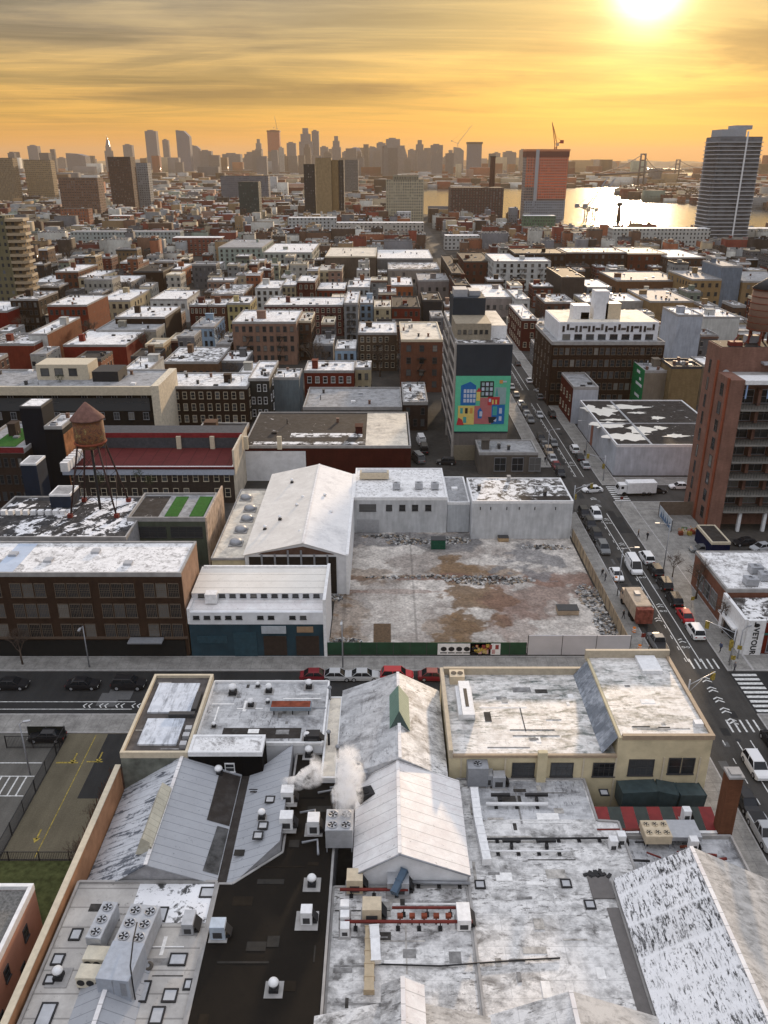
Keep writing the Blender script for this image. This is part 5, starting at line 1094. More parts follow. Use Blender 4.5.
def art2(t, W, Hh):
    m = MB(); mats = [BLACK, plain('poster_red', (.25, .05, .05)), plain('poster_pink', (.5, .3, .3))]
    for k in range(5):
        cx = -W / 2 + .9 + k * 1.15; m.lathe([(.42, 0), (.42, .01)], 0, 0, 12, 0); n = len(m.v) - 24
        for i in range(n, len(m.v)): x, y, z = m.v[i]; m.v[i] = (cx + x * 1.1, -.024 - z, Hh * .52 + y * .95)
        m.box(cx - .5, cx + .5, -.028, -.024, Hh * .12, Hh * .22, 0)
    for k in range(14):
        i, j = k % 7, k // 7
        if (i + j) % 2: m.box(.9 + i * .5, 1.4 + i * .5, -.027, -.023, .15 + j * .8, .9 + j * .8, 1 + (i % 2))
    lpart(m, 'print', mats, t)
poster('small framed ochre and brown poster on the dark green fence', 13.0 - .2, 15.9, .25, 2.15, 105.58, art1)
poster('long framed poster with a row of black shapes on the dark green fence', A(437, 652)[0], A(499, 652)[0], .25, 2.15, 105.58, art2)
# debris and fittings in the lot
def rubble(label, px, py, rx, ry, n, mats, hmax=.8, seed=0):
    x, y = A(px, py); rnd = random.Random(seed + n); m = MB()
    for k in range(n * 2):
        a, r = rnd.random() * 6.28, rnd.random() ** .5; s = rnd.uniform(.07, .34); h = hmax * (1 - r) * rnd.random() + .08
        i0 = len(m.v); m.box(-s, s, -s * rnd.uniform(.2, .8), s * .5, -.08, .1 * rnd.uniform(.3, 2), rnd.randrange(len(mats)))
        q = Matrix.Rotation(rnd.random() * 6, 3, 'Z') @ Matrix.Rotation(rnd.uniform(-.7, .7), 3, 'X')
        for i in range(i0, len(m.v)): v = q @ Vector(m.v[i]); m.v[i] = (x + rx * r * math.cos(a) + v.x, y + ry * r * math.sin(a) + v.y, h + v.z)
    return stuff(m.build('rubble', mats, None, (x, y, 0)), label, 'rubble')
RB = [plain('rubble_pale', (.5, .49, .47)), plain('rubble_grey', (.25, .25, .25)), plain('rubble_tan', (.32, .26, .2)), plain('rubble_dark', (.08, .08, .08))]
for a in (('pale broken slabs heaped along the back of the lot', 410, 542, 5, 1.6, 90), ('white scrap beside the green container', 455, 541, 3.2, 1.6, 90), ('long strip of pale rubble across the eastern slab', 490, 581, 8, 1.6, 150), ('rubble heap by the avenue fence', 590, 597, 2.2, 4.5, 90), ('splintered boards beside the tan fence', 605, 625, 1.7, 5.5, 120),
          ('branches and boards at the green fence corner', 340, 643, 3.5, 1.2, 80), ('scrap pile below the white wall', 335, 598, 1.3, 1.3, 40), ('rubble by the blank white wall', 545, 548, 5, 1.0, 60), ('grey rubble against the white warehouse', 385, 537, 4.5, .8, 70), ('spoil along the slab edge', 430, 578, 12, .5, 80)): rubble(a[0], a[1], a[2], a[3], a[4], a[5], RB, .9 if a[5] > 100 else .6)
def container(label, px, py, w, d, h, mat, seat=0.0):
    x, y = A(px, py); t = thing('container', label, 'container', (x, y, 0)); m = MB(); m.box(-w / 2, w / 2, -d / 2, d / 2, .15, h)
    for k in range(int(w / .5)): m.box(-w / 2 + k * .5 + .1, -w / 2 + k * .5 + .22, -d / 2 - .05, -d / 2 - .001, .2, h - .05)
    lpart(m, 'body', mat, t); m = MB(); m.box(-w / 2 - .03, w / 2 + .03, -d / 2 - .03, d / 2 + .03, h, h + .08); lpart(m, 'rim', DARKT, t)
    for s in (-1, 1): m = MB(); m.cbox(s * (w / 2 - .25), 0, .075, .3, d * .8, .15); lpart(m, 'skid', BLACK, t)
container('dark green steel container near the white warehouse', 438, 548, 2.7, 1.8, 2.0, plain('container_green', (.01, .075, .045), .5)); container('low tan skip with a dark load on the dusty slab', 567, 613, 3.4, 2.0, 1.0, plain('skip_tan', (.36, .28, .2))); container('small tan timber crate by the blank white wall', 503, 541, 2.0, 1.4, .9, plain('crate_tan', (.38, .27, .16)))
# brown long shed with patchy roof (behind the white warehouses)
t = bld('long_warehouse', 'long dark red warehouse with worn patchy roof and white painted panel behind the gabled warehouse', 'building', *roofpix(243, 411, 447, 413, 8.2), 8.2, (.14, .045, .035), 'tar', 0, 0, par='conc', parh=.3, n=3)
x0, x1, y0, y1 = roofpix(243, 411, 447, 413, 8.2)
m = MB(); m.box(x0 - .1, x0 + 14.2, y0 - .08, y0 - .01, 0, 7.2); part(m, 'painted_panel', M_WW, t)
m = MB(); m.box(x1 - 10.4, x1 - .6, y0 + .5, y1 - .6, 8.325, 8.36); part(m, 'roof_patch', WARMR, t)
for a, b, c_, d in ((x0 + 10, x0 + 27, y0 + 7, y0 + 10), (x0 + 2, x0 + 30, y0 + 1.5, y0 + 3.4)): m = MB(); m.box(a, b, c_, d, 8.325, 8.35); part(m, 'roof_patch', SNOWP, t)
m = MB(); m.box(x1 - 11, x1 - 1, y0 - .9, y0 - .2, 1.0, 2.3); part(m, 'loading_rack', PAINTY, t)
bld('long_warehouse', 'low grey roofed warehouse with raised dark coping behind the red roofed building', 'building', *roofpix(192, 241, 440, 424, 9.0), 9.0, (.22, .14, .10), 'tar', 0, 0, par='conc', parh=.4, n=3)
t = bld('low_warehouse', 'low grey building with square roof hatches beyond the long dark red warehouse', 'building', *roofpix(303, 402, 409, 389, 6.5), 6.5, (.2, .2, .2), 'grey', 2, 9, 'd', par='conc', n=5)
bld('low_warehouse', 'narrow cluttered roof beside the alley with parked vans', 'building', *roofpix(403, 428, 404, 384, 7.5), 7.5, (.12, .09, .08), 'patch', 2, 3, 'd', n=9)
# two-level building with red metal roof
x0, x1, y0, y1 = roofpix(62, 233, 466, 449, 8.5)
t = bld('red_roofed_building', 'two level building with dull red metal roof and grey upper storey behind water tower', 'building', x0, x1, y0, y1 + 6, 8.2, (.13, .11, .10), 'grey', 2, 16, 'l', par='white', parh=.2, side=0, n=0)
m = MB(); m.face([(x0, y0 - .5, 8.3), (x1 + .3, y0 - .5, 8.3), (x1 + .3, y1, 8.75), (x0, y1, 8.75)]); m.face([(x0, y0 - .5, 7.9), (x1 + .3, y0 - .5, 7.9), (x1 + .3, y0 - .5, 8.3), (x0, y0 - .5, 8.3)]); part(m, 'awning_roof', roofmat('red_metal', light=(.125, .026, .027), dark=(.075, .016, .016), mid=(.09, .03, .028), thr=.5, soft=.4, seam=2.8, seam_dir=0, wear=.2), t)
m = MB(); m.box(x0, x1 + .2, y0 - .4, y0 - .05, 6.6, 7.9); part(m, 'fascia', trim('bluish_fascia', (.38, .42, .50)), t)
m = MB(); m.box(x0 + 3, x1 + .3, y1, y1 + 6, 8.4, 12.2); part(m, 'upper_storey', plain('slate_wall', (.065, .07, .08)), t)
m = MB(); m.box(x0 + 3, x1 + .3, y1 - .06, y1 - .003, 11.2, 12.3); part(m, 'upper_band', plain('red_band', (.20, .025, .03)), t)
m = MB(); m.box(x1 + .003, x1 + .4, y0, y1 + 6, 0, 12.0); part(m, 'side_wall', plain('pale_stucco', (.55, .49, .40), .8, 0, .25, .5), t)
for k in range(4): m = MB(); xx = x0 + 22 + k * 7.5; m.box(xx, xx + 1.0, y1 - .7, y1 - .07, 8.6, 11.6); part(m, 'chimney', CREAMT, t)
# green roofed building and speckled roof, in front of it
x0, x1, y0, y1 = roofpix(127, 205, 520, 495, 9.0)
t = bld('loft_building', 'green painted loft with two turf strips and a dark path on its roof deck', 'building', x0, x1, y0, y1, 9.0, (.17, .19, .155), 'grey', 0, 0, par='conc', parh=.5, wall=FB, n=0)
WG = x1 - x0
for xa, xb in ((x0 + .46 * WG, x0 + .63 * WG), (x0 + .78 * WG, x0 + .96 * WG)):
    m = MB(); m.box(xa, xb, y0 + 1.2, y1 - 1.4, 9.13, 9.25); part(m, 'turf', plain('bright_turf', (.03, .11, .02), .95, 0, .3, 2), t)
m = MB(); m.box(x0 + .5, x0 + .38 * WG, y0 + 1, y1 - 1, 9.13, 9.18); part(m, 'roof_patch', TAR, t)
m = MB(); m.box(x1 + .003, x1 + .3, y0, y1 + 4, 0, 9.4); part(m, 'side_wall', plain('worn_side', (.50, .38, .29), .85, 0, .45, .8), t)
window(t, x0 + .27 * WG, y0, 6.6, 'S', WG * .42, 2.0, 'g'); window(t, x0 + .75 * WG, y0, 6.6, 'S', WG * .40, 2.0, 'g')
SPECK = roofmat('speckled_roof', light=(.78, .78, .79), dark=(.03, .03, .032), mid=(.3, .3, .31), thr=.535, soft=.03, streak=(1, .6, 1), scale=.42, wear=.15, rot=35)
x0s, x1s, y0s, y1s = roofpix(-30, 126, 538, 497, 8.8)
t = thing('low_warehouse', 'low building with black roof thickly speckled with white scraps under the water tower', 'building', ((x0s + x1s) / 2, (y0s + y1s) / 2, 0)); m = MB(); m.box(x0s, x1s, y0s, y1s, 0, 8.7, 0, False); part(m, 'wall', M_GREYWALL, t); m = MB(); m.box(x0s, x1s, y0s, y1s, 8.703, 8.75); part(m, 'roof', SPECK, t)
part(parapet_mb(x0s, x1s, y0s, y1s, 8.7, .3), 'parapet', CONC, t)
m = MB()
for k in range(9): m.box(x0s + 1 + k * 1.35, x0s + 1.9 + k * 1.35, y0s + 10, y0s + 10.9, 8.75, 9.6)
part(m, 'cooling_grille', WHITE, t)
# dark tower block, brown neighbours
t = bld('stair_tower', 'tall dark slate blue blank tower with a white roof beside the rusty wall', 'building', *roofpix(19, 41, 407, 399, 21.0), 21.0, (.035, .042, .058), 'snow', 0, 0, par='dark', parh=.15, wall=FB, n=0)
t = bld('loft_building', 'brown loft with green roof terrace and red railing west of the slate tower', 'building', *roofpix(-30, 24, 452, 424, 12.5), 12.5, (.12, .09, .075), 'grey', 3, 7, 'd', par='conc', side=0, n=2)
x0, x1, y0, y1 = roofpix(-30, 24, 452, 424, 12.5)
m = MB(); m.box(x0 + 3, x1 - 3, y0 + 3, y1 - 4, 12.65, 12.75); part(m, 'turf', plain('bright_turf', (.03, .11, .02)), t); m = MB(); m.box(x0, x1, y0 - .1, y0 - .02, 12.3, 13.5); part(m, 'railing', plain('red_band', (.2, .03, .03)), t)
t = bld('loft_building', 'dark building with rusty orange side wall and stacked boxes behind the water tower', 'building', *roofpix(44, 62, 428, 415, 17.0), 17.0, (.03, .033, .04), 'snow', 0, 0, par='conc', parh=.4, wall=FB, n=4)
x0, x1, y0, y1 = roofpix(44, 62, 428, 415, 17.0)
m = MB(); m.box(x1 + .003, x1 + .15, y0, y1, 0, 15.5); part(m, 'side_wall', plain('rusty_boards', (.30, .13, .06), .9, 0, .6, .6), t)
for k in range(6): m = MB(); m.box(x1 + .8, x1 + 2.4, y0 - 6 + k * 1.6, y0 - 5 + k * 1.6, 9.5, 11.4); part(m, 'duct_box', WHITE, t)
bld('roof_shed', 'small blue grey shed with a sloping grey top on the speckled roof', 'shed', *roofpix(49, 70, 495, 486, 11.3), 11.3, (.07, .09, .125), 'grey', 0, 0, par='white', parh=.12, wall=FB, n=0, occ=False)
bld('roof_shed', 'blue grey cabin with white corner trim at the foot of the slate tower', 'shed', *roofpix(20, 36, 464, 456, 14.5), 14.5, (.055, .075, .11), 'grey', 0, 0, par='white', parh=.12, wall=FB, n=0, occ=False)
# water tower
x, y = A(96, 512, 8.8); y = 141.5; x = XX(92, y, 20)
t = thing('water_tower', 'rusty graffiti covered water tank with conical roof on tall braced steel legs', 'water tower', (x, y, 8.75))
zt = ZZ(440, y) - 8.75; zc_ = ZZ(418, y) - 8.75; za = ZZ(402, y) - 8.75
m, tt, p = newmat('rusty_tank'); pos = tt.node('ShaderNodeNewGeometry').outputs['Position']
c = tt.ramp(tt.noise(pos, 1.1, 6, .7, 1.0), [(.34, (.03, .013, .01)), (.46, (.13, .045, .02)), (.52, (.20, .08, .02)), (.56, (.05, .018, .013)), (.63, (.30, .21, .07)), (.70, (.10, .03, .02))])
tt.l.new(c, p.inputs['Base Color']); p.inputs['Roughness'].default_value = .8; TANKM = m
m = MB(); m.lathe([(1.4, zt - 1.5), (2.3, zt - 1.0), (2.65, zt), (2.65, zc_)], 0, 0, 24); lpart(m, 'tank', TANKM, t)
m = MB(); m.lathe([(3.0, zc_ - .1), (2.85, zc_ + .15), (.15, za)], 0, 0, 24); lpart(m, 'conical_roof', plain('rust_brown_roof', (.16, .085, .07), .85, 0, .3), t)
m = MB(); m.lathe([(2.75, zt - .5), (2.85, zt - .3), (2.75, zt - .1)], 0, 0, 24); lpart(m, 'walkway', RUST, t)
for sx_, sy_ in ((-1, -1), (1, -1), (-1, 1), (1, 1)):
    m = MB(); m.tube([(sx_ * 4.2, sy_ * 3.8, 0), (sx_ * 1.8, sy_ * 1.8, zt - .6)], .17, 8); lpart(m, 'leg', plain('tower_leg', (.05, .03, .028)), t)
    m = MB(); m.box(sx_ * 4.2 - .4, sx_ * 4.2 + .4, sy_ * 3.8 - .4, sy_ * 3.8 + .4, 0, .7); lpart(m, 'footing', REDM, t)
for z0, z1, r0, r1 in ((.3, zt * .5, 4.1, 3.0), (zt * .5, zt - 1.2, 3.0, 1.95)):
    for (a, b) in (((-1, -1), (1, -1)), ((1, -1), (-1, -1)), ((-1, 1), (1, 1)), ((1, -1), (1, 1)), ((-1, -1), (-1, 1))):
        m = MB(); m.tube([(a[0] * r0, a[1] * r0 * .93, z0), (b[0] * r1, b[1] * r1 * .96, z1)], .045, 5); lpart(m, 'brace', plain('tower_leg', (.05, .03, .028)), t)
m = MB(); m.tube([(0, 0, 0), (0, 0, zt - 1.6)], .25, 8); lpart(m, 'riser_pipe', BLACK, t)

# ------------------------------------------------------------------ mural tower
x0 = XX(457, 194, 28); x1 = XX(512.5, 194, 28); y0, y1 = 194.0, 240.0
t = thing('mural_tower', 'tall grey office tower with a big colourful mural of houses on its dark front wall', 'building', ((x0 + x1) / 2, (y0 + y1) / 2, 0))
m = MB(); m.box(x0, x1, y0, y1, 0, 28.4, 0, False); part(m, 'wall', FB, t, color=(.27, .25, .235))
m = MB(); m.box(x0 - .05, x1 + .05, y0 - .12, y0 - .01, 7.0, 28.6); part(m, 'front_cladding', plain('slate_black', (.028, .036, .046), .7, 0, .15, .4), t)
m = MB(); m.box(x0 + .3, x1 - .3, y0 + .3, y1 - .3, 28.4, 28.5); part(m, 'roof', SNOWP, t)
part(parapet_mb(x0, x1, y0 + .05, y1, 28.4, .5), 'parapet', CONC, t)
for k in range(8): m = MB(); z = 3.5 + k * 3.3; m.box(x0 - .25, x0 - .002, y0 + 1.5, y1 - 2, z, z + .5); part(m, 'ledge', trim('ledge_grey', (.34, .31, .28)), t)
for k in range(8):
    for j in range(4): window(t, x0, y0 + 5 + j * 10.5, 2.3 + k * 3.3, 'W', 8.2, 1.7, 'g')
m = MB(); m.box(x0 - .5, x0 - .003, y0 + .2, y0 + 1.4, 0, 29).box(x0 - .5, x0 - .003, y0 + 20, y0 + 21, 0, 29); part(m, 'fin', trim('ledge_grey', (.34, .31, .28)), t)
m = MB(); m.box(x0, x0 + 8.6, y0 + 6, y0 + 18, 28.5, 32.4); part(m, 'penthouse', plain('tan_penthouse', (.28, .24, .18)), t)
for k in range(6): window(t, x0 + 1 + k * 1.3, y0 + 6, 30.4, 'S', .7, .9, 'n')
m = MB(); m.box(x0 + .3, x0 + 8.4, y0 + 18.1, y0 + 30, 28.5, 36.6); part(m, 'plant_room', plain('slate_black', (.028, .036, .046)), t)
m = MB(); m.box(x0 + .6, x0 + 4, y0 + 20, y0 + 26, 36.6, 38.4).box(x0 + 4.6, x0 + 7.5, y0 + 22, y0 + 28, 36.6, 37.8); part(m, 'rooftop_plant', STEEL, t)
m = MB(); m.box(x0 + 8.7, x1 - .4, y0 + 8, y0 + 30, 28.5, 31.5); part(m, 'penthouse', WHITE, t)
m = MB(); m.box(x0 + 8.75, x1 - .5, y0 + 8, y0 + 29, 31.52, 31.6); part(m, 'roof', WARMR, t)
zm0, zm1 = ZZ(431.5, 193.8), ZZ(376, 193.8)
mats = {'g': plain('mural_green', (.10, .46, .28), .6, 0, .08), 'b': plain('mural_blue', (.01, .12, .35), .6, 0, .1), 'k': BLACK, 'w': plain('mural_white', (.45, .5, .6), .6, 0, .1), 'y': plain('mural_yellow', (.62, .48, .14), .6, 0, .1), 'r': plain('mural_red', (.42, .03, .04), .6, 0, .1), 'p': plain('mural_brick', (.40, .13, .13), .6, 0, .1), 's': plain('mural_grey', (.25, .36, .36), .6, 0, .1), 't': plain('mural_teal', (.05, .30, .28), .6, 0, .1), 'o': plain('mural_orange', (.55, .25, .06), .6, 0, .1)}
names = list(mats)
W0, W1 = x0 - .05, x1 + .02
def U(u): return W0 + (W1 - W0) * u
def Vv(v): return zm1 - (zm1 - zm0) * v
m = MB(); m.box(W0, W1, y0 - .16, y0 - .125, zm0, zm1); mur = part(m, 'mural', mats['g'], t)
m = MB(); lay = [0]
def rect(u0, v0, u1, v1, c): lay[0] += 1; d = y0 - .17 - lay[0] * .0025; m.box(U(u0), U(u1), d, d + .002, Vv(v1), Vv(v0), names.index(c))
def poly(pts, c):
    lay[0] += 1; d = y0 - .17 - lay[0] * .0025; m.face([(U(u), d, Vv(v)) for u, v in pts], names.index(c))
rect(.10, .17, .38, .52, 'b'); poly([(.10, .17), (.38, .17), (.27, .10)][::-1], 'b')
for i in range(4):
    for j in range(3): rect(.155 + i * .058, .235 + j * .085, .20 + i * .058, .30 + j * .085, 'w')
rect(.45, .09, .70, .37, 'k')
for i in range(3):
    for j in range(3): rect(.48 + i * .075, .115 + j * .085, .53 + i * .075, .175 + j * .085, 'w' if (i + j) % 2 else 's')
rect(.72, .20, .93, .50, 's'); poly([(.73, .36), (.79, .36), (.76, .20)], 't')
rect(.39, .28, .46, .44, 'y'); poly([(.38, .28), (.48, .28), (.43, .20)], 'r'); rect(.46, .38, .72, .56, 'p'); rect(.60, .37, .82, .52, 'r'); rect(.68, .42, .71, .50, 'y'); rect(.74, .42, .77, .50, 'y')
rect(.06, .53, .36, .87, 'y')
for i in range(3): rect(.10 + i * .09, .57, .15 + i * .09, .67, ('t', 'k', 'o')[i])
poly([(.04, .88), (.18, .88), (.14, .78), (.07, .74)], 'r'); rect(.16, .73, .22, .84, 't')
rect(.36, .53, .68, .86, 'p'); poly([(.42, .62), (.47, .56), (.52, .64), (.50, .76), (.43, .76)], 'b'); rect(.46, .63, .51, .72, 'w')
rect(.68, .51, .92, .86, 'b'); rect(.70, .54, .78, .70, 't'); rect(.82, .57, .87, .67, 'w'); rect(.82, .72, .87, .80, 'w'); poly([(.62, .73), (.78, .73), (.72, .84), (.64, .84)], 'k'); poly([(.72, .80), (.78, .76), (.77, .82)], 'w')
rect(.80, .07, .86, .13, 'o'); rect(.86, .085, .93, .11, 'w'); rect(.46, .80, .60, .86, 'p'); rect(.62, .40, .66, .46, 'w')
part(m, 'painted_houses', [mats[k] for k in names], t)
m = MB(); m.box(x0, x1 - 2.5, y0 - .2, y0 - .13, 0, 3.9); part(m, 'ground_floor', trim('tan_base', (.20, .17, .12)), t)
# podium next to it
x0, x1 = XX(478, 187, 5), XX(536, 187, 5)
t = bld('low_shop', 'low grey shop with three tall dark windows at the foot of the mural tower', 'building', x0, x1, 184, 193.6, 5.0, (.22, .20, .18), 'grey', 0, 0, par='conc', parh=.4, wall=FB, n=3)
for k in range(3): window(t, x0 + 5 + k * 4.1, 184, 2.4, 'S', 2.6, 3.2, 's')
OCC.append((15, 36.6, 178, 243))
# brick balcony tower
BX = 64.3
t = thing('balcony_tower', 'tall reddish brick tower with stacked glazed balconies and a blank brick top', 'building', (80, 158, 0))
BR = (.36, .235, .195)
m = MB(); m.box(BX, 110, 157.6, 164.4, 0, 35.4, 0, False).box(BX, BX + 2.6, 150.6, 157.597, 0, 30.8, 0, False).box(BX + 2.603, 110, 154.6, 157.597, 0, 30.5, 0, False); part(m, 'wall', FBK, t, color=BR)
m = MB(); m.box(BX + .3, 109.7, 157.9, 164.1, 35.4, 35.5); part(m, 'roof', TAR, t)
m = MB(); m.box(BX + 2.7, 110, 150.5, 157.5, 30.6, 30.75); part(m, 'terrace', CONC, t)
for k in range(8):
    z = 4.2 + k * 3.45 if k < 7 else 30.0
    m = MB(); m.box(BX + 2.61, 110, 150.3, 154.55, z, z + (.25 if k < 7 else .8)); part(m, 'balcony_slab', trim('pale_slab', (.22, .21, .19)) if k < 7 else WHITE, t)
for k in range(7):
    z = 4.55 + k * 3.45
    for j in range(5):
        window(t, BX + 4.9 + j * 4.1, 154.6, z + 1.45, 'S', 2.9, 2.5, 's')
    m = MB()
    for j in range(40): m.box(BX + 2.9 + j * .55, BX + 2.94 + j * .55, 150.4, 150.44, z, z + 1.05)
    m.box(BX + 2.7, BX + 25, 150.38, 150.46, z + 1.05, z + 1.12); part(m, 'balcony_lattice', BLACK, t)
    for j in range(1, 6): m = MB(); m.box(BX + 2.6 + j * 4.1, BX + 3.2 + j * 4.1, 153.2, 154.59, z, z + 3.1); part(m, 'brick_pier', FBK, t, color=BR)
for j in range(6): m = MB(); m.box(BX + 3 + j * 4.1, BX + 3.25 + j * 4.1, 150.5, 150.75, 27.3, 30.0); part(m, 'column', trim('blue_column', (.25, .36, .55)), t)
for j in range(4): m = MB(); m.box(BX + 6 + j * 5, BX + 6.6 + j * 5, 150.8, 151.4, 0, 4.2); part(m, 'column', WHITE, t)
for k in range(8):
    window(t, BX, 154.2, 3 + k * 3.6, 'W', 1.3, 2.2, 'n')
for k in range(9): window(t, BX, 161.6, 3 + k * 3.5, 'W', .7, 2.4, 'n')
m = MB(); m.box(BX - .25, BX - .003, 157.2, 158.0, 0, 33).box(BX - .25, BX - .003, 151, 151.8, 0, 31); part(m, 'brick_fin', FBK, t, color=(.40, .17, .11))
m = MB(); m.lathe([(1.0, 0), (1.0, .12)], 0, 0, 20)
for i in range(len(m.v)): x, y, z = m.v[i]; m.v[i] = (XX(726, 157.5, 31) + x * .9, 157.5 - z, ZZ(376, 157.5) + y * 1.25)
part(m, 'oval_sign', trim('oval_sign_grey', (.45, .48, .5)), t)
for i in range(7):
    x = BX + 2 + i * 4.2; m = MB(); m.box(x, x + 2.4, 158.4 + (i * 3) % 4, 160 + (i * 3) % 4, 35.5, 36.3 + (i % 3) * .6); part(m, 'rooftop_plant', [REDM, STEEL, RUST][i % 3], t)
m = MB()
for i in range(8): m.tube([(BX + 2 + i * 3, 158.5 + i % 3, 35.5), (BX + 4 + i * 3, 160 + i % 4, 37.4)], .12, 6)
part(m, 'steel_frame', REDM, t)
m = MB(); m.box(BX + 8, BX + 12, 155.8, 157.5, 32.4, 32.8); part(m, 'awning', STEEL, t)
OCC.append((BX, 110, 128, 166))
x, y = XX(766, 160.5, 40), 161
t = thing('rooftop_tank', 'large round timber water tank with dark cone on the balcony tower roof', 'water tank', (x, y, 35.5)); zb, z1_, z2_ = ZZ(331, y) - 35.5, ZZ(288, y) - 35.5, ZZ(280, y) - 35.5
m = MB(); m.lathe([(3.1, zb + .3), (3.0, z1_)], 0, 0, 28); lpart(m, 'tank', roofmat('tank_timber', light=(.24, .15, .105), dark=(.15, .09, .07), mid=(.2, .12, .09), thr=.45, soft=.4, wear=.2), t)
m = MB(); m.lathe([(3.3, z1_), (.2, z2_ + .8)], 0, 0, 28); lpart(m, 'conical_roof', DARKT, t)
for k in range(7): m = MB(); zz = zb + .5 + (z1_ - zb - .8) * k / 6; m.lathe([(3.14, zz), (3.16, zz + .1), (3.12, zz + .12)], 0, 0, 28); lpart(m, 'hoop', RUST, t)
for a in range(6): m = MB(); m.cbox(2.5 * math.cos(a * 1.05), 2.5 * math.sin(a * 1.05), (zb + .3) / 2, .3, .3, zb + .3); lpart(m, 'leg', RUST, t)
# white walled store on the corner of the second street
t = bld('white_store', 'big white walled store with dark membrane roof patched with gold-lit snow, on the avenue corner', 'building', 54.0, 82.0, 183.0, 222.0, 7.3, (.60, .62, .66), 'tar', 0, 0, par='white', parh=.35, wall=FB, n=0)
m = MB()
M_GLARESNOW = roofmat('snow_sheet', light=(.80, .77, .70), dark=(.66, .62, .54), mid=(.7, .66, .6), thr=.4, soft=.3, wear=.2, rough=.3)  # snow with the golden glare tinted into its colour, kept glossy as well
def blobpoly(cx, cy, rx, ry, seed, z, mb, n=22):
    rnd = random.Random(seed); ph = [rnd.uniform(0, 6.28) for _ in range(4)]
    mb.face([(cx + rx * math.cos(a) * (1 + .22 * math.sin(3 * a + ph[0]) + .16 * math.sin(5 * a + ph[1]) + .10 * math.sin(9 * a + ph[2])), cy + ry * math.sin(a) * (1 + .2 * math.sin(2 * a + ph[3]) + .16 * math.sin(7 * a + ph[1]) + .1 * math.sin(11 * a + ph[0])), z) for a in [2 * math.pi * k / n for k in range(n)]])
for i, (px, py, rx, ry) in enumerate([(628, 437, 5.0, 3.4), (607, 425, 4.2, 3.0), (604, 412, 3.4, 4.0), (625, 407, 5.5, 2.0), (640, 430, 3.2, 3.6), (590, 408, 2.0, 2.5), (638, 413, 2.2, 1.0), (657, 418, 1.7, 1.5), (660, 428, 1.6, 1.3), (676, 436, 2.8, 1.2), (614, 420, 3, 1)]):
    m = MB(); x, y = A(px, py, 7.4); blobpoly(x, y, rx, ry, i, 7.44 + i * .004, m, 44); part(m, 'snow_patch', M_GLARESNOW, t)
m = MB(); m.box(62, 62.5, 183.5, 221, 7.42, 7.6).box(54.4, 81, 200, 200.4, 7.42, 7.6); part(m, 'roof_seam', STEEL, t)
m = MB(); m.box(53.9, 53.995, 205, 207, 0, 6.0); part(m, 'mural_panel', trim('red_green_panel', (.3, .12, .08)), t)
# small brick house with white wall, further along
t = bld('corner_house', 'narrow dark red house with bright white end wall beside the avenue', 'building', 52.6, 59.6, 225, 242, 10.0, (.58, .60, .64), 'grey', 0, 0, par='conc', wall=FB, n=2)
m = MB(); m.box(52.56, 52.597, 225.2, 241.8, 0, 10.0); part(m, 'side_wall', FBK, t, color=(.20, .055, .04))
for j in range(4): window(t, 52.56, 228 + j * 4, 6.6, 'W', 1.1, 1.6, 'l'); window(t, 52.56, 228 + j * 4, 2.6, 'W', 1.1, 1.6, 'l')
# right-hand single storey brick and corner shop
t = bld('brick_garage', 'single storey brick workshop with pale blue roof and long window facing the plaza', 'building', 53.6, 80, 114.5, 128.4, 6.2, (.32, .185, .14), 'snow', 0, 0, par='conc', parh=.3, n=0)
for j in range(3): window(t, 53.6, 118.5 + j * 3.0, 2.6, 'W', 2.4, 2.6, 's')
for px, py in ((755, 573), (750, 585), (765, 580)): x, y = A(px, py, 6.3); chiller({573: 'pale rooftop unit upper of three on the brick workshop', 585: 'dark rooftop unit on the brick workshop', 580: 'wide rooftop unit at the edge of the brick workshop'}[py], x, y, 6.33, 2.0, 1.6, 1.1, 1, 1, 0, .5, .25)
t = thing('corner_shop', 'white framed corner shop with a vertical black lettered pylon and dark glass', 'shop', (60, 110, 0))
m = MB(); m.box(53.6, 80, 106.2, 114.2, 0, 5.2, 0, False); part(m, 'wall', FBK, t, color=(.26, .07, .045))
m = MB(); m.box(53.8, 80, 106.5, 114.0, 5.2, 5.28); part(m, 'roof', SNOWP, t)
m = MB(); m.box(53.1, 53.59, 106.0, 114.3, 3.4, 6.0).box(53.1, 53.59, 106.0, 107.6, 0, 3.4).box(53.1, 53.59, 113.3, 114.3, 0, 3.4); m.box(53.6, 56.2, 105.7, 106.15, 0, 6.0); part(m, 'white_frame', WHITE, t)
m = MB(); m.box(52.3, 53.09, 107.6, 113.4, 3.2, 3.5); part(m, 'canopy', WHITE, t)
window(t, 53.58, 110.4, 1.7, 'W', 4.8, 2.8, 'g'); 
for j in range(4): window(t, 58.6 + j * 3.4, 106.2, 1.7, 'S', 2.8, 2.6, 's')
tm = MB(); tm.box(56.3, 80, 106.08, 106.19, 3.3, 3.6); part(tm, 'fascia', trim('teal_fascia', (.03, .13, .11)), t)
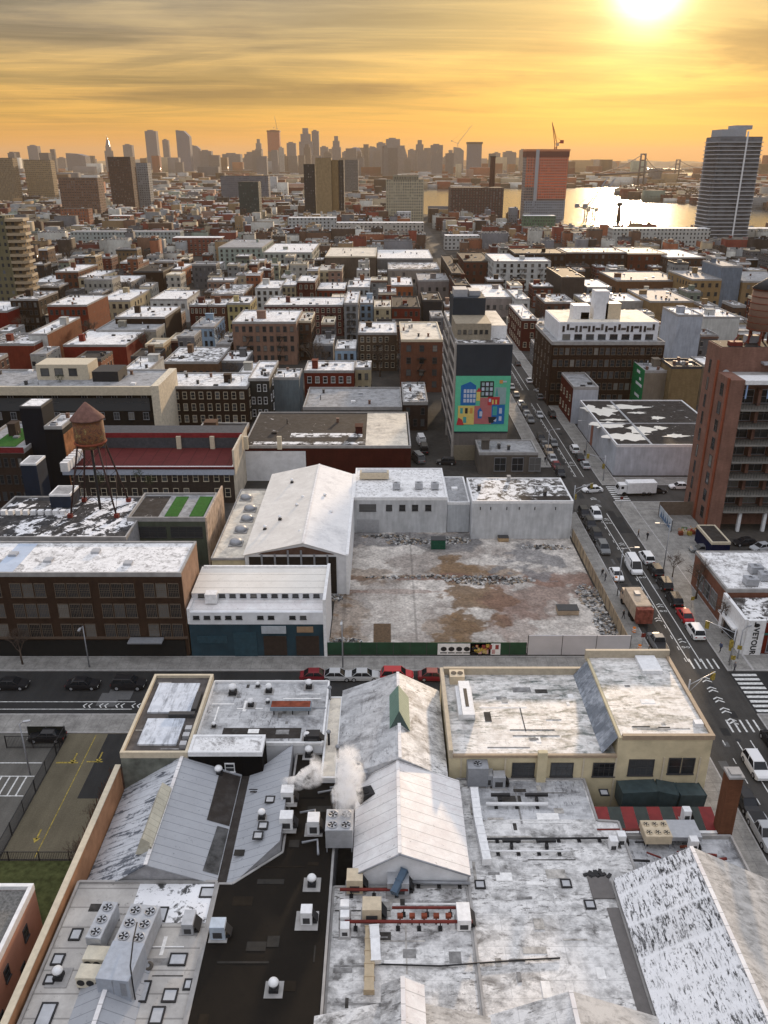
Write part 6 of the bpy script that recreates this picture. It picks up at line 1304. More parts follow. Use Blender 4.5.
def text_mesh(txt, size, mat, loc, rot, name, depth=.02, parent=None):
    cu = bpy.data.curves.new('lettering', 'FONT'); cu.body = txt; cu.size = size; cu.extrude = depth; cu.align_x = 'CENTER'; cu.align_y = 'CENTER'; cu.space_character = 1.05; cu.offset = size * .025
    o = bpy.data.objects.new('lettering', cu); COL.objects.link(o); dg = bpy.context.evaluated_depsgraph_get(); me = bpy.data.meshes.new_from_object(o.evaluated_get(dg)); bpy.data.objects.remove(o)
    ob = bpy.data.objects.new(name, me); me.materials.clear(); me.materials.append(mat); COL.objects.link(ob); ob.parent = parent
    b = parent.location if parent else Vector((0, 0, 0)); ob.location = Vector(loc) - b; ob.rotation_euler = rot; return ob
text_mesh('VETOUR', 1.15, BLACK, (54.9, 105.66, 2.5), (R(90), R(90), 0), 'lettering', parent=t)
m = MB(); m.lathe([(.42, 0), (.42, .02)], 0, 0, 16)
for i in range(len(m.v)): x, y, z = m.v[i]; m.v[i] = (54.9 + x, 105.68 - z, 5.2 + y * .8)
m.box(54.5, 54.72, 105.66, 105.68, 5.0, 5.75); part(m, 'logo', BLACK, t)
# yard wall, containers and painted hoarding by the plaza
t = fence('grey hoarding with a blue mountain picture and a wall behind it on the plaza', (57.2, 150.5), (57.2, 158.5), 2.6, trim('picture_board', (.42, .46, .50)), 'hoarding', True, 0, 'hoarding', 2.6)
m = MB()
for k in range(5): m.face([(-.05, -3.6 + k * 1.3, .4), (-.05, -2.8 + k * 1.3, 1.9), (-.05, -2.0 + k * 1.3, .4)])
lpart(m, 'print', plain('hoarding_blue', (.10, .16, .26)), t)
fence('brown yard wall along the plaza behind the picture hoarding', (57.2, 158.8), (64, 158.8), 3.2, plain('brown_wall', (.17, .13, .10)), 'yard_wall', False, 0, 'wall')
for k in range(7):
    x, y = 58.6 + k * .85, 149.0 + (k % 2) * .5; t = thing('planter', ['orange crate garden, first by the hoarding', 'green leafy planter on the plaza', 'orange boxed planter on the plaza', 'yellow flowering planter on the plaza', 'red barrel planter on the plaza', 'orange round planter on the plaza', 'red planter by the tower base'][k], 'planter', (x, y, .14)); m = MB(); m.box(-.4, .4, -.4, .4, 0, .7); lpart(m, 'box', [RUST, TANM, PAINTY][k % 3], t)
    m = MB(); rnd = random.Random(k)
    for q in range(30): c = Vector((rnd.uniform(-.5, .5), rnd.uniform(-.5, .5), rnd.uniform(.65, 1.3))); m.face([c, c + Vector((rnd.uniform(-.2, .2), .15, .1)), c + Vector((.15, rnd.uniform(-.2, .2), .2))])
    lpart(m, 'foliage', [plain('ochre_leaf', (.35, .16, .03)), plain('green_leaf', (.05, .14, .03)), plain('red_leaf', (.3, .04, .02))][k % 3], t)
t = bld('plaza_kiosk', 'small dark blue kiosk with a pale roof edge at the foot of the balcony tower', 'kiosk', 60.5, 64.0, 138.5, 146.5, 3.2, (.02, .035, .10), 'tar', 0, 0, par='cream', parh=.2, wall=FB, n=0)
# ------------------------------------------------------------------ the town between the lot and the river: buildings read one by one
RED = (.26, .07, .05); DRED = (.15, .045, .04); BRN = (.16, .10, .075); DBRN = (.085, .055, .042); ORG = (.38, .17, .09); TAN = (.40, .30, .18); CRM = (.52, .46, .34)
WHT = (.62, .62, .60); PGR = (.42, .44, .44); GRY = (.22, .22, .23); DGR = (.07, .075, .085); PNK = (.36, .25, .20); LBL = (.40, .50, .60); GRN = (.22, .30, .24); MAV = (.20, .09, .09); YEL = (.50, .44, .26)
# xl, xr, front row, back row, height, wall, roof, floors, bays, window style, label
TOWN = [
 (-60, 152, 388, 371, 15, (.06, .052, .047), 'grey', 3, 14, 's', 'long modern block with cream bands and black window strips behind the water tower'),
 (162, 247, 388, 374, 11, DBRN, 'snow', 3, 10, 'l', 'row of dark brown flats with pale window frames and smooth snowy roof'),
 (248, 269, 380, 362, 12, (.09, .09, .085), 'snow', 3, 3, 'w', 'dark green-grey walk-up at the end of the brown flats'),
 (270, 299, 379, 370, 10, (.25, .29, .31), 'snow', 0, 0, 'w', 'house with blank blue-grey wall beside the low grey roofs'),
 (304, 354, 372, 362, 9, RED, 'snow', 2, 6, 'w', 'low red brick row with white windows and snowy roofs'),
 (355, 371, 369, 362, 9, CRM, 'snow', 2, 2, 'd', 'small cream house at the end of the low red row'),
 (401, 443, 341, 323, 16.4, (.27, .15, .11), 'warm', 4, 3, 'd', 'brown brick four-storey corner block with big dark windows beside the mural tower'),
 (358, 397, 334, 323, 13, (.17, .13, .10), 'snow', 4, 6, 'l', 'brown apartment house with snow dusted roof next to the corner block'),
 (335, 356, 350, 341, 8.5, LBL, 'snow', 2, 3, 'd', 'small pale blue house behind the low red row'),
 (313, 333, 345, 336, 7, GRY, 'grey', 1, 3, 'd', 'low grey rear building beside the pale blue house'),
 (232, 296, 323, 311, 15, PNK, 'snow', 4, 9, 'd', 'pinkish tan apartment house with dark fire escapes and snowy roof'),
 (297, 311, 322, 313, 14, BRN, 'warm', 4, 2, 'd', 'narrow dark tan walk-up touching the pinkish apartment house'),
 (264, 343, 306, 298, 12.5, MAV, 'snow', 4, 14, 'l', 'long mauve red brick terrace with even rows of windows'),
 (344, 358, 304, 292, 15.5, (.33, .34, .35), 'snow', 5, 2, 'd', 'tall pale grey walk-up at the end of the mauve terrace'),
 (359, 373, 304, 297, 10, LBL, 'snow', 3, 2, 'd', 'narrow light blue walk-up'),
 (374, 391, 308, 301, 10, CRM, 'warm', 3, 3, 'd', 'pair of cream walk-ups beside the narrow light blue one'),
 (392, 420, 308, 297, 9.5, RED, 'tar', 2, 5, 'd', 'low red brick house with dark terrace railing'),
 (423, 442, 301, 293, 10, DGR, 'tar', 0, 0, 'd', 'plain dark grey box building beside the red terrace house'),
 (391, 413, 286, 278, 8.5, ORG, 'snow', 1, 4, 'd', 'low orange brick workshop with a snowy roof'),
 (418, 449, 281, 274, 9, (.34, .31, .30), 'grey', 1, 4, 'd', 'low pinkish grey warehouse by the avenue'),
 (388, 440, 270, 263, 9, (.36, .33, .30), 'patch', 2, 5, 'd', 'grey warehouse with patchy roof by the avenue'),
 (325, 376, 257, 248, 13, (.19, .16, .14), 'warm', 0, 0, 'd', 'big brown grey warehouse with a wide pale roof'),
 (377, 433, 259, 250, 11, (.26, .26, .26), 'snow', 0, 0, 'd', 'long grey warehouse with bright roof and dark strip beside the avenue'),
 (297, 315, 282, 276, 13, DRED, 'snow', 3, 3, 'l', 'dark red narrow walk-up with a taller front'),
 (317, 345, 290, 283, 8.5, RED, 'snow', 2, 5, 'd', 'small red brick factory with snowy vents'),
 (347, 370, 288, 281, 8.5, PGR, 'snow', 2, 4, 'd', 'pale grey house with two dormer-like roof boxes'),
 (318, 342, 271, 265, 8, CRM, 'warm', 2, 4, 'd', 'cream low house in front of the brown grey warehouse'),
 (255, 280, 289, 281, 10, WHT, 'snow', 3, 4, 'd', 'off-white walk-up with three floors'),
 (281, 296, 286, 279, 10, CRM, 'snow', 3, 3, 'd', 'pale cream walk-up beside the dark red one'),
 (218, 262, 248, 240, 15, (.42, .47, .43), 'grey', 5, 8, 'd', 'pale green-white stepped flats with dark balconies, western half'),
 (263, 312, 253, 244, 14, (.48, .50, .46), 'snow', 4, 9, 'd', 'pale green-white stepped flats with dark balconies, eastern half'),
 (47, 87, 306, 296, 14, (.27, .075, .045), 'snow', 3, 7, 'd', 'bright red brick block with a crisp snow roof'),
 (28, 47, 335, 318, 11, WHT, 'snow', 0, 0, 'd', 'narrow building with blank white end wall and orange flank'),
 (63, 126, 346, 331, 8, (.29, .06, .04), 'snow', 0, 0, 'd', 'wide blood red low warehouse with a broad snow roof'),
 (-20, 34, 345, 334, 9, (.30, .09, .06), 'patch', 0, 0, 'd', 'low red orange garage at the picture edge with patched roof'),
 (10, 38, 300, 292, 14, DBRN, 'patch', 4, 5, 'd', 'dark brown apartment house at the foot of the balconied tower'),
 (-40, 7, 312, 302, 11, (.28, .04, .03), 'snow', 0, 0, 'd', 'deep red warehouse at the picture edge'),
 (97, 130, 301, 290, 9, CRM, 'snow', 2, 5, 'd', 'cream two-storey house beside the bright red block'),
 (115, 165, 318, 307, 11, DBRN, 'snow', 0, 0, 'd', 'long dark brown windowless warehouse with snow roof'),
 (96, 156, 331, 320, 8.5, (.40, .39, .35), 'grey', 1, 8, 'd', 'pale grey low warehouse behind the blood red one'),
 (150, 187, 300, 291, 10, WHT, 'snow', 2, 5, 'd', 'white house with a dark rear shed and snow roof'),
 (189, 207, 306, 300, 11, DRED, 'snow', 3, 4, 'l', 'dark red walk-up with pale cornice, first of a row of three'),
 (208, 226, 306, 300, 11, (.20, .10, .075), 'snow', 3, 4, 'l', 'brown walk-up in the middle of the row of three'),
 (227, 250, 304, 297, 12, YEL, 'snow', 3, 4, 'd', 'pale yellow walk-up, last of the row of three'),
 (191, 214, 328, 318, 8.5, LBL, 'grey', 2, 4, 'd', 'light blue house with white windows standing alone'),
 (163, 218, 363, 348, 7.5, (.24, .16, .11), 'patch', 1, 8, 'd', 'low tan brick workshop with cluttered roof'),
 (219, 246, 362, 352, 6.5, GRY, 'snow', 0, 0, 'd', 'low grey shed with snow beside the tan workshop'),
 (123, 149, 371, 358, 12, WHT, 'snow', 1, 3, 'd', 'white stepped rooftop house behind the modern block'),
 (216, 231, 345, 334, 7, BRN, 'grey', 1, 2, 'd', 'small brown yard building behind the light blue house'),
 (55, 78, 272, 265, 13, (.24, .12, .08), 'snow', 3, 4, 'd', 'brown orange tall walk-up in the western rows'),
 (133, 163, 272, 265, 11, DBRN, 'tar', 0, 0, 'd', 'dark windowless brown factory with slanting roof edge'),
 (163, 182, 270, 264, 10, ORG, 'snow', 2, 3, 'd', 'orange brick house attached to the dark factory'),
 (183, 214, 269, 262, 8, WHT, 'snow', 2, 6, 'd', 'white low terrace east of the orange brick house'),
 (211, 243, 295, 285, 9, (.34, .20, .13), 'patch', 1, 5, 'd', 'peach brown low warehouse with patched roof'),
 (30, 55, 283, 276, 9, WHT, 'snow', 2, 4, 'd', 'white two-storey house west of the brown tall walk-up'),
 (78, 98, 278, 271, 12, CRM, 'snow', 3, 3, 'd', 'cream walk-up with a blank cream flank'),
 (100, 131, 283, 276, 9, (.32, .32, .32), 'snow', 2, 5, 'd', 'grey low house with a snow covered roof west of the dark factory'),
 (515, 566, 254, 249, 18, DBRN, 'tar', 4, 8, 'd', 'tallest section of the long dark brown brick mill'),
 (567, 627, 253, 248, 16, (.11, .06, .045), 'patch', 4, 9, 'd', 'middle section of the long dark brown brick mill'),
 (628, 667, 254, 248, 15, (.22, .09, .06), 'warm', 3, 5, 'd', 'reddish end section of the long brown brick mill'),
 (668, 706, 258, 250, 14, (.16, .10, .08), 'snow', 3, 6, 'd', 'brown flats with snowy roof east of the mill'),
 (494, 551, 262, 254, 16, WHT, 'snow', 5, 8, 'd', 'white apartment block with black balconies near the mill'),
 (464, 492, 262, 253, 13, (.20, .09, .07), 'tar', 3, 4, 'd', 'dark red block with terrace beside the white apartment block'),
 (452, 464, 274, 256, 14, DBRN, 'tar', 3, 2, 'd', 'slim dark brown building on the avenue corner'),
 (478, 512, 298, 285, 9, (.40, .36, .34), 'snow', 1, 5, 'd', 'low pale building with pinkish edge behind the mural tower'),
 (562, 585, 278, 268, 15, (.14, .12, .11), 'tar', 0, 0, 'd', 'squat dark grey building topped with a rusty crown'),
 (587, 612, 288, 280, 8, (.30, .33, .36), 'snow', 2, 4, 'd', 'pale blue-grey house with a blue roof tank nearby'),
 (617, 682, 281, 272, 10, (.28, .17, .11), 'grey', 1, 9, 'd', 'long low tan brown factory with a cluttered grey roof'),
 (692, 722, 280, 271, 14, TAN, 'grey', 3, 4, 'd', 'yellow tan brick mill, western wing beside the slate lift tower'),
 (722, 743, 267, 261, 20, (.28, .32, .37), 'grey', 0, 0, 'd', 'plain blue-grey lift tower rising from the yellow tan mill'),
 (743, 800, 282, 272, 13, (.36, .27, .17), 'grey', 3, 5, 'd', 'yellow tan brick mill, eastern wing beyond the slate lift tower'),
 (650, 694, 302, 290, 10, (.36, .27, .17), 'grey', 0, 0, 'd', 'low tan warehouse with a white western wall and open roof deck'),
 (678, 703, 316, 308, 19, (.52, .55, .60), 'snow', 0, 0, 'd', 'blank white tall narrow building behind the white penthouse mill'),
 (704, 740, 318, 309, 14, WHT, 'snow', 0, 0, 'd', 'white roofed low block beside the blank tall building'),
 (645, 671, 372, 360, 13, (.34, .30, .25), 'grey', 0, 0, 'd', 'grey tan building with a green painted sign on its corner'),
 (672, 702, 368, 360, 15, (.34, .27, .17), 'tar', 0, 0, 'd', 'plain ochre block with stepped front behind the white store'),
 (703, 730, 366, 358, 12, (.30, .26, .2), 'snow', 0, 0, 'd', 'small grey tan block between the ochre block and the balcony tower'),
 (522, 537, 320, 305, 12, DRED, 'snow', 3, 2, 'l', 'slim dark red walk-up on the far side of the avenue'),
 (516, 530, 300, 290, 10, WHT, 'snow', 2, 2, 'd', 'small white house on the far side of the avenue'),
 (545, 575, 303, 295, 9, (.2, .12, .1), 'patch', 2, 4, 'd', 'low brown house with roof boxes behind the penthouse mill'),
 (585, 612, 303, 295, 9, CRM, 'snow', 2, 4, 'd', 'cream low house behind the penthouse mill'),
 (614, 648, 302, 294, 8.5, (.44, .42, .4), 'snow', 1, 6, 'd', 'pale low warehouse behind the penthouse mill'),
 (455, 470, 286, 276, 12, DRED, 'tar', 3, 2, 'd', 'dark red slim building facing the avenue beyond the mural tower'),
]
for i, (xl, xr, yf, yb, h, col, rf, fl, by, st, lab) in enumerate(TOWN):
    x0, x1, y0, y1 = roofpix(xl, xr, yf, yb, h)
    D = y0; sty = {'l': 'l', 'w': 'w', 'd': 'd', 's': 's'}[st]
    red = col[0] > 1.8 * col[2] and col[0] < .35
    nm = 'warehouse' if fl in (0, 1) else 'apartment_building' if h > 12.4 else 'walk_up_house'
    par = {'snow': 'conc', 'warm': 'cream', 'tar': 'dark', 'grey': 'conc', 'patch': 'conc'}[rf]
    bld(nm, lab, 'building', x0, x1, y0, y1, h, col, rf, fl, by, sty, 'town buildings', par, .5, FBK if red else FB, None, None, 9 if D < 400 else 6)
    OCC.append((x0 + .5, x1 - .5, y0 - 9, y0))
    if fl >= 4 and D < 520:
        for q in range(max(1, int((x1 - x0) / 9))): fire_escape([o for o in COL.objects if o.get('label') == lab][0], x0 + (x1 - x0) * (q + .5) / max(1, int((x1 - x0) / 9)), y0, fl - 1, (h - 1.1) / fl)
# extra parts of a few of them
def boxpart(lab_t, x0, x1, y0, y1, z0, z1, mat, name='annex', color=None):
    m = MB(); m.box(x0, x1, y0, y1, z0, z1); return part(m, name, mat, lab_t, color=color)
byl = {o['label']: o for o in COL.objects if 'label' in o.keys()}
tt = byl['long modern block with cream bands and black window strips behind the water tower']; x0, x1, y0, y1 = roofpix(-60, 152, 388, 371, 15)
boxpart(tt, x0, x1, y0 - 1.2, y0 - .2, 13.4, 15.6, CREAMT, 'band'); boxpart(tt, x1, x1 + 2.0, y0 - 1.2, y1, 0, 15.8, plain('cream_end', (.62, .55, .43)), 'end_wall')
m = MB(); m.box(x0, x1 - 1, y0 - .16, y0 - .11, 9.0, 12.4); part(m, 'window_strip', GLASS, tt)
boxpart(tt, XX(36, y0 + 8, 18), XX(88, y0 + 8, 18), y0 + 8, y0 + 16, 15, 19.2, CREAMT, 'penthouse'); boxpart(tt, XX(92, y0 + 6, 17), XX(118, y0 + 6, 17), y0 + 6, y0 + 14, 15, 17.8, BLACK, 'penthouse')
for k in range(3): window(tt, XX(45 + k * 14, y0 + 8, 17), y0 + 8, 17.2, 'S', 2, 1.8, 'd')
tt = byl['narrow building with blank white end wall and orange flank']; x0, x1, y0, y1 = roofpix(28, 47, 335, 318, 11); boxpart(tt, x1 + .003, x1 + .1, y0, y1, 0, 10.9, FBK, 'side_wall', (.32, .15, .085))
tt = byl['bright red brick block with a crisp snow roof']; x0, x1, y0, y1 = roofpix(47, 87, 306, 296, 14); boxpart(tt, x1 + .003, x1 + .1, y0, y1, 0, 13.9, FBK, 'side_wall', (.33, .14, .08))
tt = byl['grey tan building with a green painted sign on its corner']; x0, x1, y0, y1 = roofpix(645, 671, 372, 360, 13); boxpart(tt, x0 - .12, x0 - .003, y0, y1, 2, 13.4, plain('sign_green', (.015, .17, .06)), 'painted_sign'); 
m = MB()
for k in range(6): z = 3 + k * 1.7; m.box(x0 - .16, x0 - .125, y0 + 1 + (k % 3) * 1.5, y0 + 4 + (k % 2) * 3, z, z + .8)
part(m, 'sign_pattern', WHITE, tt)
tt = byl['blank white tall narrow building behind the white penthouse mill']
# the mill with the white penthouse
x0, x1, y0, y1 = roofpix(552, 665, 344, 326, 18.7)
tt = bld('brick_mill', 'dark brown six-bay mill carrying a white penthouse with staggered slot windows', 'building', x0, x1, y0, y1, 18.7, (.10, .062, .045), 'grey', 5, 19, 'b', None, 'conc', .7, FBK, 5, None, 0, 1.1, 1.9)
a0, a1, b0, b1 = x0 + 2.5, x1 - 1, y0 + 4.5, y1 - 2
m = MB(); m.box(a0, a1, b0, b1, 18.8, 24.2); part(m, 'penthouse', M_WW, tt); m = MB(); m.box(a0 + .4, a1 - .4, b0 + .4, b1 - .4, 24.2, 24.3); part(m, 'penthouse_roof', WARMR, tt)
rnd = random.Random(2)
for k in range(22):
    xx = a0 + 1.5 + (a1 - a0 - 3) * k / 21; hh = (k % 3 != 2)
    window(tt, xx, b0, 22.3 if k % 4 != 1 else 22.8, 'S', .55 if hh else 1.3, 1.6 if hh else .5, 'n')
for k in range(8): window(tt, a0 + 2.5 + (a1 - a0 - 5) * k / 7, b0, 19.9, 'S', 2.2, 1.5, 'n')
for (u, w_, dd, hh, mt) in ((.17, 5, 5, 4.0, WHITE), (.38, 4.2, 5, 8.2, M_WW), (.50, 4.5, 4.5, 4.6, TANM), (.25, 2.5, 2, 2.0, GREYM)):
    xx = a0 + (a1 - a0) * u; m = MB(); m.box(xx, xx + w_, b0 + 5, b0 + 5 + dd, 24.3, 24.3 + hh); part(m, 'rooftop_block', mt, tt)
OCC.append((50, 120, 222, 262))
# balconied tower at the picture edge
D0 = 402; xr_ = XX(28, D0, 25); xm_ = XX(14, D0, 25); 
t = thing('balcony_tower', 'tall beige and olive residential tower with rounded stacked balconies at the picture edge', 'building', (xm_ - 8, D0, 0))
m = MB(); m.box(xm_ - 26, xm_ - 1, D0, D0 + 11, 0, ZZ(216, D0)); part(m, 'wall', FW, t, color=(.26, .24, .16)); m = MB(); m.box(xm_ - 1, xr_ - 2, D0 + 1, D0 + 11, 0, ZZ(222, D0)); part(m, 'wall', FW, t, color=(.34, .27, .18))
for k in range(14): z = 2.5 + k * 3.1; m = MB(); m.prism([(xm_ - 1, D0 - .8), (xr_ - 1.8, D0 - .8), (xr_ - .4 + (k % 3) * .3, D0 + 2), (xr_ - .4, D0 + 10), (xm_ - 1, D0 + 10)], z, z + 1.2); part(m, 'balcony', trim('balcony_tan', (.34, .265, .175)), t)
OCC.append((xm_ - 30, xr_ + 2, D0 - 4, D0 + 20))
# ------------------------------------------------------------------ river side and far landmarks
def far(name, label, xl, xr, ytop, ybase, col, depth=20, roof='tar', cat='building', D=None, win=True, **kw):
    D = D or DD(ybase, 0); h = ZZ(ytop, D); x0, x1 = XX(xl, D, h), XX(xr, D, h)
    t = thing(name, label, cat, ((x0 + x1) / 2, D, 0), 0, kw.get('group')); m = MB(); m.box(x0, x1, D, D + depth, 0, h, 0, False); part(m, 'wall', FW if win else FB, t, color=tuple(c ** .78 for c in col))  # wall colour lightened toward haze, also offsetting the facade gamma
    m = MB(); m.box(x0 + .3, x1 - .3, D + .3, D + depth - .3, h, h + .3); part(m, 'roof', ROOFS[roof][0], t)
    OCC.append((x0 - 3, x1 + 3, D - 3, D + depth + 3)); return t, x0, x1, D, h
t, x0, x1, D, h = far('glass_tower', 'tall dark glass tower with white floor bands and a white vertical rib by the river', 720, 763, 137, 250, (.22, .23, .25), 30, win=False)
m = MB(); m.box(x0 + 1, x1 - 1, D - .3, D - .05, 2, h - 1); part(m, 'glass_front', plain('blue_black_glass', (.14, .15, .165), .2, 0, .5, .12), t)
for k in range(27): z = 3 + k * 3.05; m = MB(); off = 3.2 * math.sin(k * .12); m.box(x0 - 2 + off * .3, x1 + .5 - off * .2, D - 2.0, D - .31, z, z + .6); m.box(x0 - 2.5, x0 - .05, D - .3, D + 26, z, z + .6); part(m, 'balcony_band', trim('pale_band', (.42, .43, .45)), t)
m = MB(); m.box(x0 + (x1 - x0) * .60, x0 + (x1 - x0) * .635, D - 2.6, D - 2.05, 0, h + 4); part(m, 'vertical_rib', WHITE, t)
hc = ZZ(125, D); m = MB(); m.box(x0 + 1.5, x0 + (x1 - x0) * .62, D + 2, D + 24, h, hc - 3).box(x0 + (x1 - x0) * .4, x0 + (x1 - x0) * .78, D + 5, D + 22, hc - 3, hc); part(m, 'crown', plain('pale_crown', (.34, .36, .39)), t)
for o_ in (KIDS[t.name]): pass
t, x0, x1, D, h = far('construction_tower', 'tower under construction wrapped in orange netting with a crane on top', 527, 569, 150, 219, (.30, .26, .25), 26)
w_ = x1 - x0
m = MB(); m.box(x0 + w_ * .30, x1 + .3, D - .8, D - .02, 24, h - 8); part(m, 'orange_netting', facade('net_wall', windows=True), t, color=(.80, .30, .18))
m = MB(); m.box(x0, x0 + w_ * .22, D - .7, D - .02, 38, h - 1); part(m, 'orange_netting', facade('net_wall', windows=True), t, color=(.70, .30, .20))
for k in range(22): m = MB(); z = 4 + k * 3.4; m.box(x0 - .3, x1 + .5, D - 1.0, D - .81, z, z + .7); part(m, 'floor_slab', trim('slab_tan', (.36, .24, .2)), t)
m = MB(); m.box(x0 - .8, x1 + 1, D - 1.2, D + 26, h - 8, h - 1.5); part(m, 'formwork', plain('brown_formwork', (.16, .06, .05)), t)
m = MB(); m.box(x0 - 1, x1 + 1.6, D - 1.3, D + 26.3, h - 1.5, h + 1.0); part(m, 'deck', plain('orange_deck', (.55, .22, .12)), t)
m = MB(); m.box(x0 + w_ * .22, x0 + w_ * .30, D - 1.4, D - .9, 0, h + .5); part(m, 'hoist_mast', STEEL, t)
m = MB(); m.box(x0, x1, D - 1.5, D - .82, 0, 22); part(m, 'lower_cladding', facade('clad_wall', windows=True), t, color=(.40, .42, .45))
def crane(label, x, y, z, h, jib, a1, a2, col=RUST, sc=1.0):
    t = thing('tower_crane', label, 'crane', (x, y, z), 0, 'cranes'); m = MB()
    for sx_ in (-1, 1):
        for sy_ in (-1, 1): m.tube([(sx_ * sc, sy_ * sc, 0), (sx_ * sc, sy_ * sc, h)], .22 * sc, 4)
    for k in range(int(h / (3 * sc))): m.tube([(-sc, -sc, k * 3 * sc), (sc, -sc, (k + 1) * 3 * sc)], .14 * sc, 4); m.tube([(sc, sc, k * 3 * sc), (-sc, sc, (k + 1) * 3 * sc)], .14 * sc, 4)
    lpart(m, 'mast', col, t); m = MB(); ca, sa = math.cos(a1), math.sin(a1); e = Vector((ca * jib, 0, h + sa * jib)); b = Vector((0, 0, h)); n = Vector((-sa, 0, ca)) * 1.2 * sc
    m.tube([b + n, e], .3 * sc, 4).tube([b - n, e], .3 * sc, 4)
    for k in range(10): p = b + (e - b) * k / 10; m.tube([p + n * (1 - k / 10), b + (e - b) * (k + 1) / 10 - n * (1 - (k + 1) / 10)], .16 * sc, 4)
    lpart(m, 'jib', col, t); m = MB(); q = Vector((math.cos(a2) * jib * .3, 0, h + math.sin(a2) * jib * .3)); m.tube([b, q], .5 * sc, 5); m.cbox(q.x, 0, q.z, 3.2 * sc, 2.5 * sc, 3.0 * sc); lpart(m, 'counter_jib', col, t)
    m = MB(); m.tube([q, (0, 0, h + jib * .32), e], .12 * sc, 4); lpart(m, 'stay', BLACK, t); m = MB(); m.cbox(1.6 * sc, 0, h - .5, 2.4 * sc, 2.4 * sc, 2.6 * sc); lpart(m, 'cab', TANM, t); return t
crane('red luffing crane on the roof of the orange netted tower', XX(556, D + 10, 90), D + 10, h + 1, 6, 26, R(105), R(20), plain('crane_red', (.35, .08, .05)), 1.3)
for px, lab in ((586, 'grey dockside crane leaning over the bright water, western one'), (594, 'grey dockside crane leaning over the bright water, eastern one')):
    Dc = 1090; crane(lab, XX(px, Dc, 10), Dc, 0, 14, 42, R(58), R(160), GREYM, 1.6)
Dc = 1100; t = thing('light_tower', 'slim dark lattice tower standing against the bright river', 'tower', (XX(619, Dc, 10), Dc, 0)); m = MB(); m.tube([(0, 0, 0), (0, 0, ZZ(206, Dc))], [3.2, 2.0], 6); lpart(m, 'shaft', BRICKR, t); m = MB(); m.box(-3.2, 3.2, -3, 3, ZZ(206, Dc), ZZ(202.5, Dc)); lpart(m, 'head', DARKT, t)
far('factory', 'dark brown former refinery block on the waterfront with a tall chimney', 451, 504, 188, 221, (.10, .055, .05), 40)
D = 1160; t = thing('tall_chimney', 'tall brown chimney rising from the dark refinery block', 'chimney', (XX(492.5, D, 60), D - 1, 0)); m = MB(); m.lathe([(4.4, 0), (3.2, ZZ(157, D) - 2), (3.7, ZZ(157, D))], 0, 0, 14); lpart(m, 'shaft', plain('dark_chimney', (.12, .06, .05)), t)
m = MB(); m.lathe([(3.9, ZZ(157, D)), (3.9, ZZ(156, D))], 0, 0, 14); lpart(m, 'rim', DARKT, t)
t, x0, x1, D, h = far('apartment_block', 'large pale beige block with eight rows of square windows and a stepped top', 386, 424, 180, 226, (.44, .40, .30), 30)
m = MB(); m.box(x0 + 8, x1 - 6, D + 6, D + 20, h, h + 5); part(m, 'top_storey', FW, t, color=(.40, .37, .29))
t, x0, x1, D, h = far('apartment_tower', 'tan tower of three slabs with dark navy ends, standing alone in the middle distance', 315, 331, 158, 222, (.33, .25, .15), 20, win=False)
for a, b, tp, c, nm in ((304, 314.5, 164, (.05, .06, .075), 'dark_slab'), (332, 338.5, 160, (.34, .26, .16), 'tan_slab'), (339, 344, 160, (.045, .05, .06), 'dark_slab')): m = MB(); m.box(XX(a, D, 40), XX(b, D, 40), D + 2, D + 20, 0, ZZ(tp, D)); part(m, nm, FW if nm == 'dark_slab' else FB, t, color=c)
far('waterfront_block', 'long white waterfront building with even windows in front of the bright river', 613, 711, 229, 252, (.50, .50, .47), 16, 'snow'); far('waterfront_block', 'white waterfront building with even windows behind the glass tower', 722, 800, 229, 252, (.50, .48, .43), 16, 'snow', D=740)
far('apartment_block', 'beige slab block with vertical piers at the far west, first of two', -30, 12, 158, 206, (.30, .23, .15), 20); far('apartment_block', 'beige twin slab block with vertical piers at the far west', 23, 50, 160, 204, (.34, .26, .16), 20)
far('apartment_tower', 'dark brown square tower with a small rooftop turret west of the pale grid tower', 107, 130, 157, 214, (.10, .06, .05), 24); far('apartment_tower', 'pale grid fronted tower beside the dark brown square tower', 131, 147, 163, 212, (.26, .27, .28), 20)
far('apartment_block', 'row of rust brown peaked blocks in the western middle distance', 58, 97, 178, 220, (.19, .11, .08), 24); far('glass_block', 'dark teal glass block in the middle distance', 238, 258, 182, 222, (.03, .06, .065), 24)
far('office_block', 'long bluish grey low slab behind the dark teal glass block', 220, 268, 176, 205, (.14, .16, .20), 24); far('apartment_block', 'grey mid-rise wrapped in scaffolding near the beige block', 343, 358, 160, 196, (.13, .14, .15), 24)
far('terrace_block', 'long white terrace in the middle distance with a red brick neighbour', 288, 336, 218, 238, (.44, .46, .46), 14, 'snow'); far('terrace_block', 'long white windowed terrace beside the avenue', 336, 424, 223, 243, (.46, .44, .40), 14, 'snow'); far('terrace_block', 'long pale green roofed terrace in the western middle distance', 70, 180, 232, 252, (.36, .40, .39), 14, 'grey')
far('brick_block', 'long dark red brick block east of the green roofed terrace', 172, 222, 238, 256, (.20, .07, .05), 14, 'snow'); far('brick_block', 'rust red brick block in the western rows with a cream flank', 60, 88, 209, 230, (.30, .12, .07), 14, 'tar'); far('brick_block', 'rust red brick block east of the first in the western rows', 108, 130, 216, 236, (.28, .11, .07), 14, 'snow')
far('church', 'small bright white building with a gabled tower by the beige block', 397, 411, 212, 228, (.55, .55, .55), 10, 'snow'); far('brick_block', 'deep red brick house below the beige block', 363, 384, 207, 224, (.24, .07, .05), 12, 'tar')
